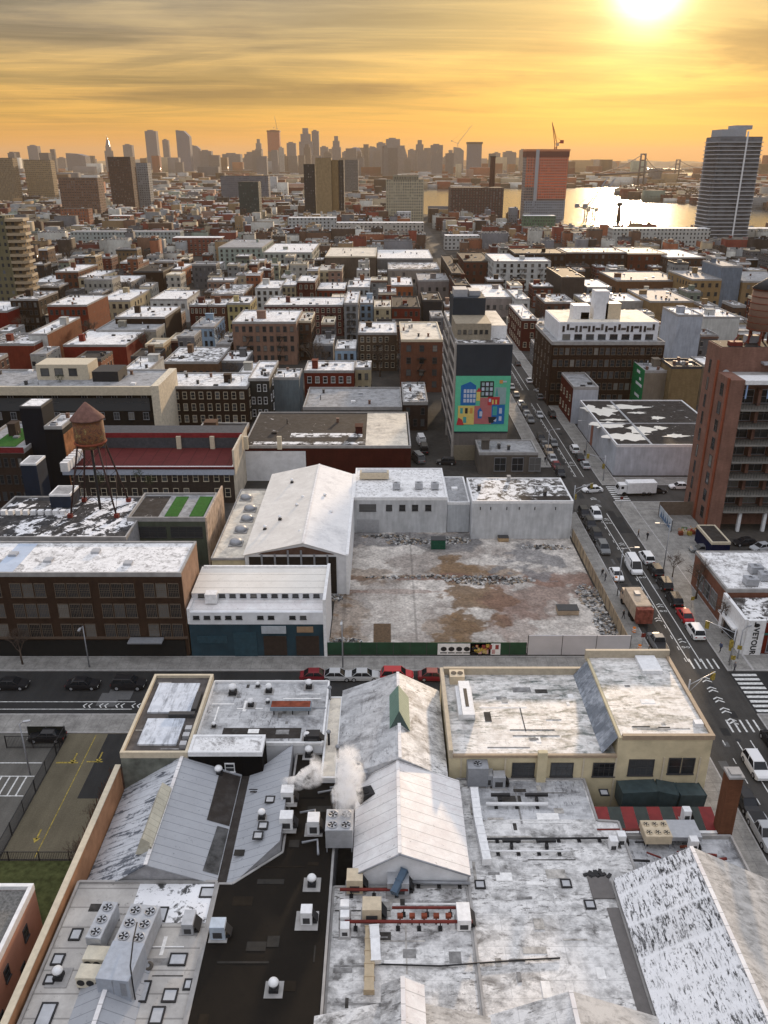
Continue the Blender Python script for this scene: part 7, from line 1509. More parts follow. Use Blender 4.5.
far('warehouse', 'white warehouse with snow roof north of the white apartment block', 445, 480, 236, 250, (.45, .46, .45), 14, 'snow'); far('warehouse', 'green netted low building at the foot of the orange tower', 524, 556, 216, 232, (.12, .20, .13), 14, 'snow')
# suspension bridge
DB = DD(186.8); DB2 = DD(181.5)
t = thing('suspension_bridge', 'long suspension bridge with two towers crossing the far river', 'bridge', (XX(642, DB, 50), DB, 0)); BM = plain('bridge_steel', (.13, .11, .11))
ax_, ay_, bx_, by_ = XX(642, DB, 50), DB, XX(677.5, DB2, 50), DB2
dirv = Vector((bx_ - ax_, by_ - ay_, 0)); 
TWR = []
for (x, y, top) in ((ax_, ay_, ZZ(153.5, ay_)), (bx_, by_, ZZ(159.5, by_))):
    m = MB(); n = Vector((dirv.y, -dirv.x, 0)).normalized() * 8
    for s in (-1, 1): m.tube([(x + n.x * s, y + n.y * s, 0), (x + n.x * s * .8, y + n.y * s * .8, top)], 2.6, 6)
    for z in (.35, .6, .8, .98): m.tube([(x - n.x, y - n.y, top * z), (x + n.x, y + n.y, top * z)], 1.8, 4)
    part(m, 'tower', BM, t); TWR.append(Vector((x, y, top)))
e0 = TWR[0] - dirv * .8; e1 = TWR[1] + dirv * 1.1
m = MB()
def cable(p, q, sag):
    pts = []
    for k in range(17): u = k / 16; c = p.lerp(q, u); c.z -= sag * 4 * u * (1 - u); pts.append(tuple(c))
    m.tube(pts, 1.1, 4)
e0.z = 42; e1.z = 42; cable(e0, TWR[0], 8); cable(TWR[0], TWR[1], 42); cable(TWR[1], e1, 8); part(m, 'cable', BM, t)
m = MB(); m.tube([(e0.x, e0.y, 40), (e1.x, e1.y, 40)], 2.0, 4); part(m, 'deck', BM, t)
e2 = TWR[1] + dirv * 1.1
ORD = ['first', 'second', 'third', 'fourth', 'fifth', 'sixth', 'seventh', 'eighth', 'ninth', 'tenth', 'eleventh', 'twelfth', 'thirteenth', 'fourteenth', 'fifteenth', 'sixteenth', 'seventeenth', 'eighteenth', 'nineteenth', 'twentieth'] + ['twenty-' + q for q in ('first', 'second', 'third', 'fourth', 'fifth', 'sixth', 'seventh', 'eighth', 'ninth')] + ['thirtieth'] + ['thirty-' + q for q in ('first', 'second', 'third', 'fourth', 'fifth', 'sixth', 'seventh', 'eighth', 'ninth')]
# skyline towers: centre px, width px, top row, distance, colour, kind of top, label
SKY = [
 (32, 10, 146, 5200, (.28, .29, .31), 'flat', 'slim pale tower at the western end of the skyline'), (45, 9, 154, 5600, (.25, .25, .27), 'peak', 'low pointed tower beside the slim pale tower'), (75, 19, 153, 5000, (.24, .25, .27), 'slope', 'broad round shouldered block in the western skyline'),
 (106, 7, 136, 5400, (.26, .26, .28), 'spire', 'stepped tower tapering to a spire in the western skyline'), (127, 9, 145, 5600, (.25, .26, .28), 'flat', 'plain grey tower behind the dark brown square tower'), (150, 11, 131, 5000, (.24, .25, .28), 'flat', 'tall square shouldered grey slab west of the slim one'),
 (165, 6, 140, 5400, (.26, .25, .26), 'flat', 'slim grey slab between the two tall slabs'), (182, 13, 130, 4900, (.24, .26, .30), 'slope', 'tall grey glass slab with a slanted top'), (195, 9, 145, 5600, (.25, .26, .28), 'slope', 'short curved tower in the lee of the slanted slab'), (205, 12, 151, 5100, (.22, .23, .25), 'flat', 'squat grey block east of the slanted slab'),
 (231, 18, 154, 5300, (.24, .25, .26), 'flat', 'wide low grey block before the orange topped tower'), (258, 7, 139, 5500, (.28, .27, .27), 'step', 'narrow stepped tower west of the orange topped tower'), (273, 12, 131, 4700, (.45, .15, .10), 'flat', 'tower under construction with an orange netted top in the skyline'), (281, 5, 148, 4500, (.45, .43, .40), 'flat', 'very slim pale slab in front of the orange topped tower'),
 (291, 9, 143, 5300, (.25, .25, .27), 'flat', 'grey tower just east of the slim pale slab'), (305, 13, 128, 4900, (.25, .27, .30), 'step', 'tallest grey blue tower of the central cluster'), (315, 7, 131, 5000, (.23, .25, .28), 'flat', 'narrow twin stuck to the tallest central tower'), (324, 8, 147, 5400, (.26, .26, .27), 'flat', 'short plain tower east of the central cluster'),
 (336, 9, 136, 5100, (.24, .25, .27), 'step', 'stepped tower between the cluster and the tan slabs'), (346, 8, 152, 5500, (.22, .23, .25), 'flat', 'low block east of the stepped tower'), (355, 13, 147, 5200, (.23, .24, .26), 'dome', 'round topped tower in the middle of the skyline'), (374, 9, 146, 5300, (.27, .27, .28), 'slope', 'curved pale tower next to the broad slab'),
 (381, 9, 143, 5400, (.25, .26, .28), 'flat', 'grey tower tight beside the broad slab'), (393, 14, 139, 4800, (.26, .28, .30), 'flat', 'broad pale grey slab in the middle skyline'), (405, 7, 148, 5600, (.26, .25, .25), 'spire', 'small pyramid topped tower'), (412, 8, 150, 5300, (.24, .24, .25), 'flat', 'low grey block beside the small pyramid top'), (420, 10, 140, 5100, (.25, .24, .24), 'step', 'classic setback tower with a narrow crown'),
 (437, 12, 145, 5000, (.22, .22, .24), 'flat', 'square dark grey tower east of the setback tower'), (451, 9, 150, 5500, (.28, .27, .27), 'step', 'pale crowned block beside the square dark tower'), (459, 10, 147, 5400, (.30, .29, .28), 'slope', 'pale tower with a leaning crane nearby'), (475, 14, 144, 4300, (.22, .23, .26), 'flat', 'dark capped tower east of the pale crowned blocks'),
 (510, 12, 152, 5300, (.25, .24, .24), 'flat', 'low plain tower between the chimney and the orange netted tower'), (523, 6, 150, 5600, (.26, .25, .25), 'flat', 'slim low tower just west of the orange netted tower'), (12, 9, 158, 6000, (.25, .24, .24), 'flat', 'stubby tower at the western edge of the skyline'), (61, 8, 158, 6200, (.24, .24, .25), 'flat', 'stubby tower west of the round shouldered block'),
 (90, 9, 159, 6000, (.25, .24, .24), 'flat', 'stubby tower east of the round shouldered block'), (246, 8, 158, 6200, (.25, .25, .25), 'flat', 'stubby tower behind the wide low grey block'), (366, 6, 155, 6100, (.26, .26, .27), 'flat', 'stubby tower close behind the round topped one'), (446, 6, 157, 6300, (.26, .25, .25), 'flat', 'stubby tower behind the square dark one'), (613, 9, 161, 7000, (.22, .2, .19), 'dome', 'low domed building on the far shore west of the bridge'), (497, 7, 153, 5800, (.26, .25, .25), 'flat', 'slim tower behind the refinery chimney'),
]
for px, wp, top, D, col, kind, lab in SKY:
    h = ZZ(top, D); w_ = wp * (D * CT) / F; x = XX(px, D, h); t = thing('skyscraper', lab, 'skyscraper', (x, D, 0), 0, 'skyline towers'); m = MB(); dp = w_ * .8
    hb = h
    if kind == 'flat': m.box(-w_ / 2, w_ / 2, 0, dp, 0, h, 0, False).box(-w_ * .3, w_ * .2, dp * .2, dp * .6, h, h + 6)
    elif kind == 'step': m.box(-w_ / 2, w_ / 2, 0, dp, 0, h * .72, 0, False).box(-w_ * .38, w_ * .36, dp * .1, dp * .9, h * .72, h * .88).box(-w_ * .22, w_ * .2, dp * .2, dp * .8, h * .88, h)
    elif kind == 'slope': 
        m.box(-w_ / 2, w_ / 2, 0, dp, 0, h * .86, 0, False); a, b = h * .86, h
        m.face([(-w_ / 2, 0, a), (w_ / 2, 0, a), (w_ * .1, 0, b - 4), (-w_ / 2, 0, b)]); m.face([(-w_ / 2, dp, b), (w_ * .1, dp, b - 4), (w_ / 2, dp, a), (-w_ / 2, dp, a)]); m.face([(-w_ / 2, 0, b), (w_ * .1, 0, b - 4), (w_ * .1, dp, b - 4), (-w_ / 2, dp, b)]); m.face([(w_ * .1, 0, b - 4), (w_ / 2, 0, a), (w_ / 2, dp, a), (w_ * .1, dp, b - 4)]); m.face([(-w_ / 2, dp, a), (-w_ / 2, 0, a), (-w_ / 2, 0, b), (-w_ / 2, dp, b)])
    elif kind in ('spire', 'peak'):
        s_ = .62 if kind == 'spire' else .85; m.box(-w_ / 2, w_ / 2, 0, dp, 0, h * s_, 0, False).box(-w_ * .33, w_ * .33, dp * .15, dp * .85, h * s_, h * (s_ + .12)); c = (0, dp / 2, h); q = [(-w_ * .3, dp * .2, h * (s_ + .12)), (w_ * .3, dp * .2, h * (s_ + .12)), (w_ * .3, dp * .8, h * (s_ + .12)), (-w_ * .3, dp * .8, h * (s_ + .12))]
        for i in range(4): m.face([q[i], q[(i + 1) % 4], c])
    elif kind == 'dome': m.box(-w_ / 2, w_ / 2, 0, dp, 0, h * .80, 0, False); m.lathe([(w_ * .48, h * .80), (w_ * .44, h * .88), (w_ * .3, h * .96), (w_ * .08, h)], 0, dp / 2, 12)
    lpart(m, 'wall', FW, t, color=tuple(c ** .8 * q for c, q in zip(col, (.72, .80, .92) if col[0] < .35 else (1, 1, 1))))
    if 'dark capped' in lab: m = MB(); m.box(-w_ * .55, w_ * .55, -2, dp + 2, h, h + 9); lpart(m, 'cap', BLACK, t)
    if 'orange' in lab and 'under' in lab:
        m = MB(); m.box(-w_ * .53, w_ * .53, -2, dp + 2, h - 4, h + 3); lpart(m, 'formwork', plain('brown_formwork', (.16, .06, .05)), t); m = MB(); m.box(-w_ * .51, w_ * .51, -1.5, -.02, 0, h * .55); lpart(m, 'lower_cladding', FW, t, color=(.25, .26, .28))
rs = random.Random(12); XS = sorted([rs.uniform(5, 520) for _ in range(30)] + [rs.gauss(340, 60) for _ in range(42)])
for i, px in enumerate(XS):
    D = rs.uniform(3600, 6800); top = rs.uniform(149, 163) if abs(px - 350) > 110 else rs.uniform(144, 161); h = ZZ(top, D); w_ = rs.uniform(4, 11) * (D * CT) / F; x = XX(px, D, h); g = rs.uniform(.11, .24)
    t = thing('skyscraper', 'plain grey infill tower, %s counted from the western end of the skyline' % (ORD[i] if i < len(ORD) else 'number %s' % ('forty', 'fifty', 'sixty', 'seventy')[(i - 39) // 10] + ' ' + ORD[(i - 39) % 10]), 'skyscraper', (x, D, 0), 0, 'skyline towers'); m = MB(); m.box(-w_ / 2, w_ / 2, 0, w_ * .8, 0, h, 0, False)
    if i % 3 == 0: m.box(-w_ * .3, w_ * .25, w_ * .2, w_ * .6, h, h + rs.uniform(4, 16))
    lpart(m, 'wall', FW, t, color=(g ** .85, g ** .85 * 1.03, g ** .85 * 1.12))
crane('thin crane above the orange topped skyline tower', XX(277, 4700, 200), 4710, ZZ(131, 4700), 12, 60, R(100), R(170), GREYM, 1.2)
crane('thin crane leaning over the pale crowned skyline blocks', XX(458, 5400, 200), 5410, ZZ(147, 5400), 20, 130, R(50), R(160), GREYM, 2.0)

# ------------------------------------------------------------------ the other rows of the town, one object each
STRIPS = [(36.0, 54.0)]
def blocked(x0, x1, y0, y1, mg=1.0):
    for a, b in STRIPS:
        if x1 > a and x0 < b: return True
    for (a, b, c, d) in OCC:
        if x1 + mg > a and x0 - mg < b and y1 + mg > c and y0 - mg < d: return True
    return wet((x0 + x1) / 2, y0) or wet((x0 + x1) / 2, y1)
PAL = [('red brick', (.25, .08, .055)), ('dark red brick', (.16, .05, .04)), ('brown brick', (.19, .12, .085)), ('dark brown', (.10, .07, .055)), ('orange brick', (.34, .16, .095)), ('tan brick', (.36, .27, .17)), ('cream', (.48, .42, .32)), ('off-white', (.55, .54, .50)), ('pale grey', (.38, .39, .39)), ('grey', (.22, .22, .23)), ('pale green', (.30, .34, .29)), ('pinkish', (.38, .27, .22))]
WTS = [4, 3, 5, 4, 2, 2, 3, 4, 3, 3, 1, 1]
STO = ['', 'one', 'two', 'three', 'four', 'five', 'six']
rg = random.Random(11); NAUTO = 0; ymax_auto = 0
y = 236.0; row = 0; MAXA = 215
def halfw(D): return .427 * D + 14
auto_done = None
while NAUTO < MAXA and y < 620:
    depth = rg.uniform(12, 15); x_spots = []
    for side in (1, -1):
        x = 54.5 if side > 0 else 35.0; k = 0
        while abs(x) < halfw(y + depth):
            w_ = rg.choice([5, 5.5, 6, 6.5, 7.5, 8.5, 10, 14]); x0, x1 = (x, x + w_) if side > 0 else (x - w_, x); x = x + side * (w_ + .05)
            if rg.random() < .10: x += side * rg.uniform(3, 7)
            dy = rg.uniform(0, 2.0)
            if blocked(x0, x1, y + dy, y + depth, .1): continue
            if NAUTO >= MAXA: break
            k += 1; ci = rg.choices(range(len(PAL)), WTS)[0]; cn, col = PAL[ci]; fl = rg.choices([1, 2, 3, 4, 5], [2, 5, 9, 6, 1] if y > 400 else [4, 8, 4, 0, 0])[0]; h = fl * 3.1 + rg.uniform(.6, 1.6); v = rg.uniform(.8, 1.15)
            rf = rg.choices(['snow', 'patch', 'grey', 'tar', 'warm'], [5, 3, 4, 3, 3])[0]
            kind = 'warehouse' if fl == 1 or w_ > 15 and fl < 3 else 'walk-up' if fl > 2 else 'house'
            lab = '%s %s-storey %s, %s roof, %s from avenue, %s side, %s row' % (cn, STO[fl], kind, ROOFS[rf][1], ORD[min(k - 1, 38)], 'river' if side > 0 else 'town', ORD[row])
            t = thing({'warehouse': 'warehouse', 'walk-up': 'walk_up_house', 'house': 'town_house'}[kind], lab, 'building', ((x0 + x1) / 2, y + dy, 0), 0, 'town buildings')
            m = MB(); m.box(x0, x1, y + dy, y + depth, 0, h, 0, False); part(m, 'wall', FW, t, color=tuple(c * v for c in col))
            m = MB(); m.box(x0 + .25, x1 - .25, y + dy + .25, y + depth - .25, h, h + .12, 0, False); part(m, 'roof', ROOFS[rf][0], t)
            part(parapet_mb(x0, x1, y + dy, y + depth, h, rg.uniform(.3, .9)), 'parapet', {'snow': CONC, 'patch': CONC, 'grey': CONC, 'tar': DARKT, 'warm': CREAMT}[rf], t)
            if rg.random() < .5: m = MB(); m.box(x0 - .1, x1 + .1, y + dy - .45, y + dy - .02, h - .6, h + .1); part(m, 'cornice', rg.choice([CREAMT, WHITE, DARKT, BRICKR]), t)
            clutter(t, x0, x1, y + dy, y + depth, h + .12, col, rg, rg.choice([2, 3, 5]))
            OCC.append((x0, x1, y + dy, y + depth)); NAUTO += 1
    y += depth + (rg.uniform(9, 12) if row % 2 else rg.uniform(3, 6)); row += 1
Y_MASS = y
# ------------------------------------------------------------------ everything farther: one mass of town
def mass(name, label, boxes, flat=False):
    n = len(boxes); B = np.array([b[:6] for b in boxes]); C = np.array([b[6] for b in boxes]); Cr = np.array([b[7] for b in boxes]); Rn = np.array([b[8] for b in boxes])
    x0, x1, y0, y1, z0, z1 = B.T
    V = np.stack([np.stack(q, 1) for q in ((x0, y0, z0), (x1, y0, z0), (x1, y1, z0), (x0, y1, z0), (x0, y0, z1), (x1, y0, z1), (x1, y1, z1), (x0, y1, z1))], 1)
    fq = np.array([(4, 5, 6, 7), (0, 1, 5, 4), (1, 2, 6, 5), (2, 3, 7, 6), (3, 0, 4, 7)])
    Fc = (np.arange(n)[:, None, None] * 8 + fq[None]).reshape(-1, 4)
    me = bpy.data.meshes.new(name); me.vertices.add(n * 8); me.vertices.foreach_set('co', V.reshape(-1).astype(np.float32))
    me.loops.add(n * 20); me.loops.foreach_set('vertex_index', Fc.reshape(-1).astype(np.int32)); me.polygons.add(n * 5)
    me.polygons.foreach_set('loop_start', (np.arange(n * 5) * 4).astype(np.int32)); me.update(calc_edges=True)
    fc = np.repeat(C[:, None, :], 5, 1).copy(); fc[:, 0] = Cr; fc = np.concatenate([fc, np.ones((n, 5, 1))], 2)
    a = me.attributes.new('col', 'FLOAT_COLOR', 'FACE'); a.data.foreach_set('color', fc.reshape(-1).astype(np.float32))
    a = me.attributes.new('rnd', 'FLOAT', 'FACE'); a.data.foreach_set('value', np.repeat(Rn, 5).astype(np.float32))
    uv = me.uv_layers.new(name='UVMap'); P = V.reshape(-1, 3)[Fc]  # nf,4,3
    axx = np.tile(np.array([0, 0, 1, 0, 1]), n); flatf = np.tile(np.array([1, 0, 0, 0, 0]), n)
    u = np.where(axx[:, None] == 1, P[..., 1], P[..., 0]); v = np.where(flatf[:, None] == 1, P[..., 1], P[..., 2]); uv.data.foreach_set('uv', np.stack([u, v], -1).reshape(-1).astype(np.float32))
    me.materials.append(FMASS); o = bpy.data.objects.new(name, me); COL.objects.link(o); return stuff(o, label, 'houses')
BX_ = []; rq = random.Random(77)
def rcol():
    c = PAL[rq.choices(range(len(PAL)), WTS)[0]][1]; v = rq.uniform(.7, 1.15); rf = rq.choices([(.62, .62, .63), (.42, .39, .34), (.26, .26, .265), (.08, .072, .07), (.32, .27, .22)], [5, 3, 4, 5, 2])[0]; q = rq.uniform(.8, 1.05)
    return tuple(x * v for x in c), tuple(x * q for x in rf)
y = Y_MASS; row = 0
while y < 16500:
    sc = max(1.0, y / 900); depth = rq.uniform(12, 16) * sc; x = -halfw(y + depth) - 60
    while x < halfw(y + depth) + 60:
        w_ = rq.choice([5, 6.5, 8, 10, 13, 20]) * sc; x0, x1 = x, x + w_; x += w_ + (rq.uniform(4, 10) * sc if rq.random() < .12 else .1)
        dy = rq.uniform(0, 2) * sc
        if rq.random() < .05 or blocked(x0, x1, y + dy, y + depth, .2): continue
        if y < 1300 and any(x1 > a and x0 < b for a, b in ((-146, -136), (138, 148), (-310, -300))): continue
        h = 6 if 820 < y < 1030 and x0 > 120 else rq.choices([5, 8, 10.5, 13, 16, 22, 34], [4, 7, 9, 6, 3, .8, .25])[0] * rq.uniform(.85, 1.15)
        if y < 1500: h = min(h, 17)
        if y > 2600: h *= rq.uniform(1, 1.7)
        if y > 4300 and rq.random() < .05: h = rq.uniform(40, 100)
        c, cr = rcol(); BX_.append((x0, x1, y + dy, y + depth, 0, h, c, cr, rq.random()))
        if y < 760:
            ct = rq.choice([(.35, .33, .30), (.12, .11, .10), (.45, .44, .42), c]); tk = .35; q = rq.uniform(.4, 1.0)
            for bb in ((x0, x1, y + dy, y + dy + tk), (x0, x1, y + depth - tk, y + depth), (x0, x0 + tk, y + dy + tk, y + depth - tk), (x1 - tk, x1, y + dy + tk, y + depth - tk)): BX_.append(bb + (h, h + q, ct, ct, .1))
            for q in range(rq.choice([2, 3, 5])): bx, by = x0 + .5 + (w_ - 2) * rq.random(), y + dy + 1 + (depth - 4) * rq.random(); cc = rq.choice([(.6, .6, .6), (.05, .05, .05), (.25, .12, .08), (.3, .3, .3)]); BX_.append((bx, bx + rq.uniform(.5, 1.2), by, by + rq.uniform(.5, 1.4), h, h + rq.uniform(.5, 1.6), cc, cc, .1))
        if y < 1700:
            for q in range(rq.choice([0, 1, 1, 2])):
                bx, by = x0 + (w_ - 3) * rq.random(), y + dy + (depth - 5) * rq.random(); BX_.append((bx, bx + rq.uniform(1.2, 3.5), by, by + rq.uniform(1.5, 3.5), h, h + rq.uniform(1, 2.8), tuple(k * .9 for k in c), cr, rq.random()))
    y += depth + (rq.uniform(3, 7) if row % 2 == 0 else rq.uniform(9, 13)) * sc; row += 1
mass('distant_houses', 'dense mass of small distant houses and blocks filling the plain to the horizon', BX_)
print('auto', NAUTO, 'rows to', Y_MASS, 'mass', len(BX_))
# ------------------------------------------------------------------ vehicles
PAINTM, t_, p_ = newmat('car_paint'); t_.l.new(t_.node('ShaderNodeObjectInfo').outputs['Color'], p_.inputs['Base Color']); p_.inputs['Roughness'].default_value = .4; p_.inputs['Specular IOR Level'].default_value = .3; p_.inputs['Coat Weight'].default_value = .12; p_.inputs['Coat Roughness'].default_value = .1
CARGLASS = plain('car_glass', (.012, .014, .017), .08, 0, .1); TYRE = plain('tyre_rubber', (.015, .015, .016), .8); LIGHTW = plain('clear_lamp', (.55, .55, .5), .2, 0, .1); LIGHTR = plain('red_lamp', (.35, .01, .01), .3, 0, .1)
def loft(m, secs, mat=0, caps=True):
    """secs: list of rings of equal length"""
    n = len(secs[0])
    for a, b in zip(secs[:-1], secs[1:]):
        for i in range(n): j = (i + 1) % n; m.face([a[i], a[j], b[j], b[i]], mat, False)
    if caps: m.face(secs[0][::-1], mat); m.face(secs[-1], mat)
def car_proto(kind):
    L, W = {'sedan': (4.6, 1.82), 'suv': (4.7, 1.92), 'van': (5.6, 2.05), 'pickup': (5.6, 2.0)}[kind]; hb = {'sedan': .88, 'suv': 1.05, 'van': 1.15, 'pickup': 1.08}[kind]; hr = {'sedan': 1.45, 'suv': 1.75, 'van': 2.35, 'pickup': 1.85}[kind]
    t = thing({'sedan': 'parked_car', 'suv': 'parked_car', 'van': 'van', 'pickup': 'pickup_truck'}[kind], 'proto', 'car', (0, 0, -50)); w2 = W / 2
    st = [(-L / 2, .35, hb * .80, w2 * .82), (-L / 2 + .12, .28, hb * .95, w2 * .94), (-L / 2 + .8, .24, hb * 1.0, w2), (0, .22, hb * 1.02, w2), (L / 2 - 1.1, .24, hb * .98, w2), (L / 2 - .25, .28, hb * .84, w2 * .93), (L / 2, .36, hb * .66, w2 * .78)]
    secs = [[(-w, y, zb), (w, y, zb), (w * 1.0, y, zb + (zt - zb) * .55), (w * .93, y, zt), (-w * .93, y, zt), (-w, y, zb + (zt - zb) * .55)] for y, zb, zt, w in st]
    m = MB(); loft(m, secs); b = lpart(m, 'body', PAINTM, t, color=(.5, .5, .5)); b['paint'] = 1
    cab = {'sedan': (-1.75, -1.05, .45, 1.15), 'suv': (-2.2, -1.85, .55, 1.25), 'van': (-2.65, -2.45, 1.35, 2.1), 'pickup': (-.75, -.5, .65, 1.3)}[kind]
    a, b_, c, d = cab; e = w2 * .90; f = w2 * .74; z0, z1 = hb * .97, hr
    m = MB(); lo = [(-e, a, z0), (e, a, z0), (e, d, z0), (-e, d, z0)]; hi = [(-f, b_, z1 - .05), (f, b_, z1 - .05), (f, c, z1 - .05), (-f, c, z1 - .05)]
    for i in range(4): j = (i + 1) % 4; m.face([lo[i], lo[j], hi[j], hi[i]])
    lpart(m, 'window', CARGLASS, t)
    m = MB(); rf = [(-f * 1.02, b_ - .03, z1 - .06), (f * 1.02, b_ - .03, z1 - .06), (f * 1.02, c + .03, z1 - .06), (-f * 1.02, c + .03, z1 - .06)]; rt = [(x * .9, y * .97, z1) for x, y, _ in rf]; loft(m, [rf, rt])
    for sx_ in (-1, 1):
        for (yy, yt) in ((a, b_), ((a + d) / 2, (b_ + c) / 2), (d, c)): m.tube([(sx_ * e, yy, z0), (sx_ * f, yt, z1 - .05)], .045, 5)
    if kind == 'van': m.box(-e - .004, e + .004, a - .004, .9, z0, z1 - .35)
    b = lpart(m, 'roof_panel', PAINTM, t, color=(.5, .5, .5)); b['paint'] = 1
    if kind == 'pickup': m = MB(); m.box(-w2 * .8, w2 * .8, -L / 2 + .2, -.8, hb * .9, hb * 1.03 + .01); lpart(m, 'load_bed', BLACK, t)
    for sx_ in (-1, 1):
        for sy_ in (-L * .31, L * .31):
            m = MB(); r = .34 if kind == 'sedan' else .39; m.tube([(sx_ * (w2 - .22), sy_, r), (sx_ * (w2 + .01), sy_, r)], r, 14, 0); m.tube([(sx_ * (w2 + .005), sy_, r), (sx_ * (w2 + .02), sy_, r)], r * .6, 10, 1); lpart(m, 'wheel', [TYRE, STEEL], t)
        m = MB(); m.box(sx_ * w2 * .6 - .2, sx_ * w2 * .6 + .2, L / 2 - .12, L / 2 - .01, hb * .52, hb * .68); lpart(m, 'headlight', LIGHTW, t)
        m = MB(); m.box(sx_ * w2 * .66 - .14, sx_ * w2 * .66 + .14, -L / 2 - .02, -L / 2 + .08, hb * .62, hb * .80); lpart(m, 'taillight', LIGHTR, t)
    return t
PR = {k: car_proto(k) for k in ('sedan', 'suv', 'van', 'pickup')}
CC = {'black': (.012, .012, .014), 'white': (.72, .72, .72), 'silver': (.38, .39, .40), 'grey': (.14, .145, .15), 'red': (.38, .015, .02), 'dark red': (.16, .012, .018), 'navy': (.02, .03, .07), 'tan': (.35, .28, .2)}
USED = {}
def car(kind, col, x, y, rz, lab, z=.016):
    src = PR[kind]
    if kind not in USED:
        USED[kind] = 1; o = src; o.location = (x, y, z); o.rotation_euler = (0, 0, rz); o['label'] = lab; o['group'] = 'cars on the streets'; o['category'] = 'van' if kind == 'van' else 'pickup' if kind == 'pickup' else 'car'
        for ch in KIDS[o.name]:
            if ch.get('paint'): ch.color = CC[col] + (1,)
        return o
    o = dup(src, (x, y, z), rz, lab, 'cars on the streets', CC[col]); o['category'] = 'van' if kind == 'van' else 'pickup' if kind == 'pickup' else 'car'; return o
PI = math.pi
# avenue, kerb of the mural tower and the cleared lot (west kerb)
west = [(403, 'sedan', 'white'), (408, 'suv', 'black'), (413, 'sedan', 'silver'), (419, 'suv', 'grey'), (437.5, 'suv', 'black'), (444, 'sedan', 'grey'), (450.5, 'suv', 'tan'), (457.5, 'sedan', 'silver'), (464.5, 'sedan', 'dark red'), (472, 'suv', 'black'), (512.5, 'suv', 'black'), (523.5, 'suv', 'black'), (535, 'suv', 'black'), (547, 'suv', 'grey')]
for i, (py, k, c) in enumerate(west):
    car(k, c, 41.6 + random.uniform(-.1, .1), DD(py, .8), PI + random.uniform(-.02, .02), '%s %s at the west avenue kerb, %s up from the cleared lot' % (c, 'estate car' if k == 'suv' else 'saloon car', ORD[len(west) - 1 - i]))
east = [(448.5, 'suv', 'white'), (456, 'sedan', 'black'), (464, 'sedan', 'silver'), (556.5, 'suv', 'white'), (569, 'suv', 'black'), (582.5, 'suv', 'black'), (598, 'suv', 'black'), (613.5, 'sedan', 'red'), (629.5, 'suv', 'white')]
for i, (py, k, c) in enumerate(east):
    car(k, c, 48.6 + random.uniform(-.1, .1), DD(py, .8), random.uniform(-.02, .02), '%s %s at the east avenue kerb, %s up from the corner shop' % (c, 'estate car' if k == 'suv' else 'saloon car', ORD[len(east) - 1 - i]))
car('sedan', 'grey', 44.2, DD(442, .8), PI, 'dark grey saloon driving up the middle of the avenue before the crossing'); car('sedan', 'silver', 45.0, DD(414, .8), PI, 'silver saloon driving on the avenue beside the parked rows far up'); car('suv', 'black', 48.6, DD(414, .8), 0, 'black estate car parked near the narrow dark red house'); car('sedan', 'silver', 50.0, DD(390, .8), .6, 'silver car turning by the narrow dark red house')
car('suv', 'white', 44.0, DD(513.5, .8), PI, 'white car with dark roof rack driving south of the second crossing'); car('sedan', 'white', XX(587, 178, 1), 172.5, PI / 2 + .12, 'white car crossing the avenue at the second street'); car('van', 'white', XX(628, 138, 1), DD(565, .9), PI, 'white panel van driving down the avenue'); car('sedan', 'white', XX(613.5, 133.5, 1), DD(573, .8), PI, 'small white car beside the white panel van')
t_bus = None
car('sedan', 'white', XX(679, 175, 1), 174.5, PI / 2, 'white saloon parked on the second street in front of the white store'); car('sedan', 'black', XX(655, 173, 1), 172, -PI / 2, 'black saloon on the second street behind the white bus')
# bottom right of the avenue
car('suv', 'white', XX(748, 83, 1), DD(764, .9), PI, 'white car driving down the avenue past the cream building'); car('suv', 'black', XX(764, 88, 1), DD(740, .9), 0, 'black car at the avenue kerb by the zebra crossing'); car('sedan', 'black', XX(742, 76, 1), DD(800, .7), PI, 'black saloon parked by the brick chimney'); car('pickup', 'silver', XX(760, 71, 1), DD(830, .9), PI, 'silver and black pickup parked below the brick chimney'); car('sedan', 'black', 48.6, 81, 0, 'black saloon on the avenue beyond the white car')
# cross street
for i, (px, k, c, lab) in enumerate([(18, 'sedan', 'black', 'black saloon parked before the brick loft, first from the picture edge'), (88, 'sedan', 'black', 'black saloon parked before the brick loft, beside the big black estate'), (133, 'suv', 'black', 'big black estate car with roof box parked before the brick loft'), (316, 'sedan', 'dark red', 'dark red saloon parked by the end of the teal factory'), (337, 'sedan', 'silver', 'silver saloon with its nose behind the vented roof'), (364, 'sedan', 'silver', 'silver saloon parked by the dark green fence'), (397, 'suv', 'red', 'bright red car parked by the dark green fence over the green skylight'), (434, 'sedan', 'dark red', 'dark red saloon parked by the ochre poster'), (478, 'sedan', 'dark red', 'dark red car half hidden by the cream building parapet'), (570, 'sedan', 'red', 'red car by the pale hoarding behind the cream building')]):
    car(k, c, XX(px, 99.8, .8), 97.6 if px < 200 else 99.7, -PI / 2 + random.uniform(-.03, .03), lab)
car('sedan', 'black', -43, 90.6 - 4.4, PI / 2, 'black saloon parked behind the black railing of the lot'); car('suv', 'silver', -54.8, 72.9, .05, 'silver car parked in the striped bays of the parking lot')
for i, (px, py, c, lab) in enumerate([(702, 548, 'grey', 'dark grey car parked in the yard by the balcony tower, first of four'), (745, 541, 'black', 'black car parked under the balcony tower'), (712, 542, 'navy', 'navy car parked in the yard of the balcony tower'), (762, 546, 'silver', 'silver car parked under the balcony tower columns')]):
    x, y = A(px, py, .8); car('sedan', c, x, y, PI / 2 + i * .1, lab)
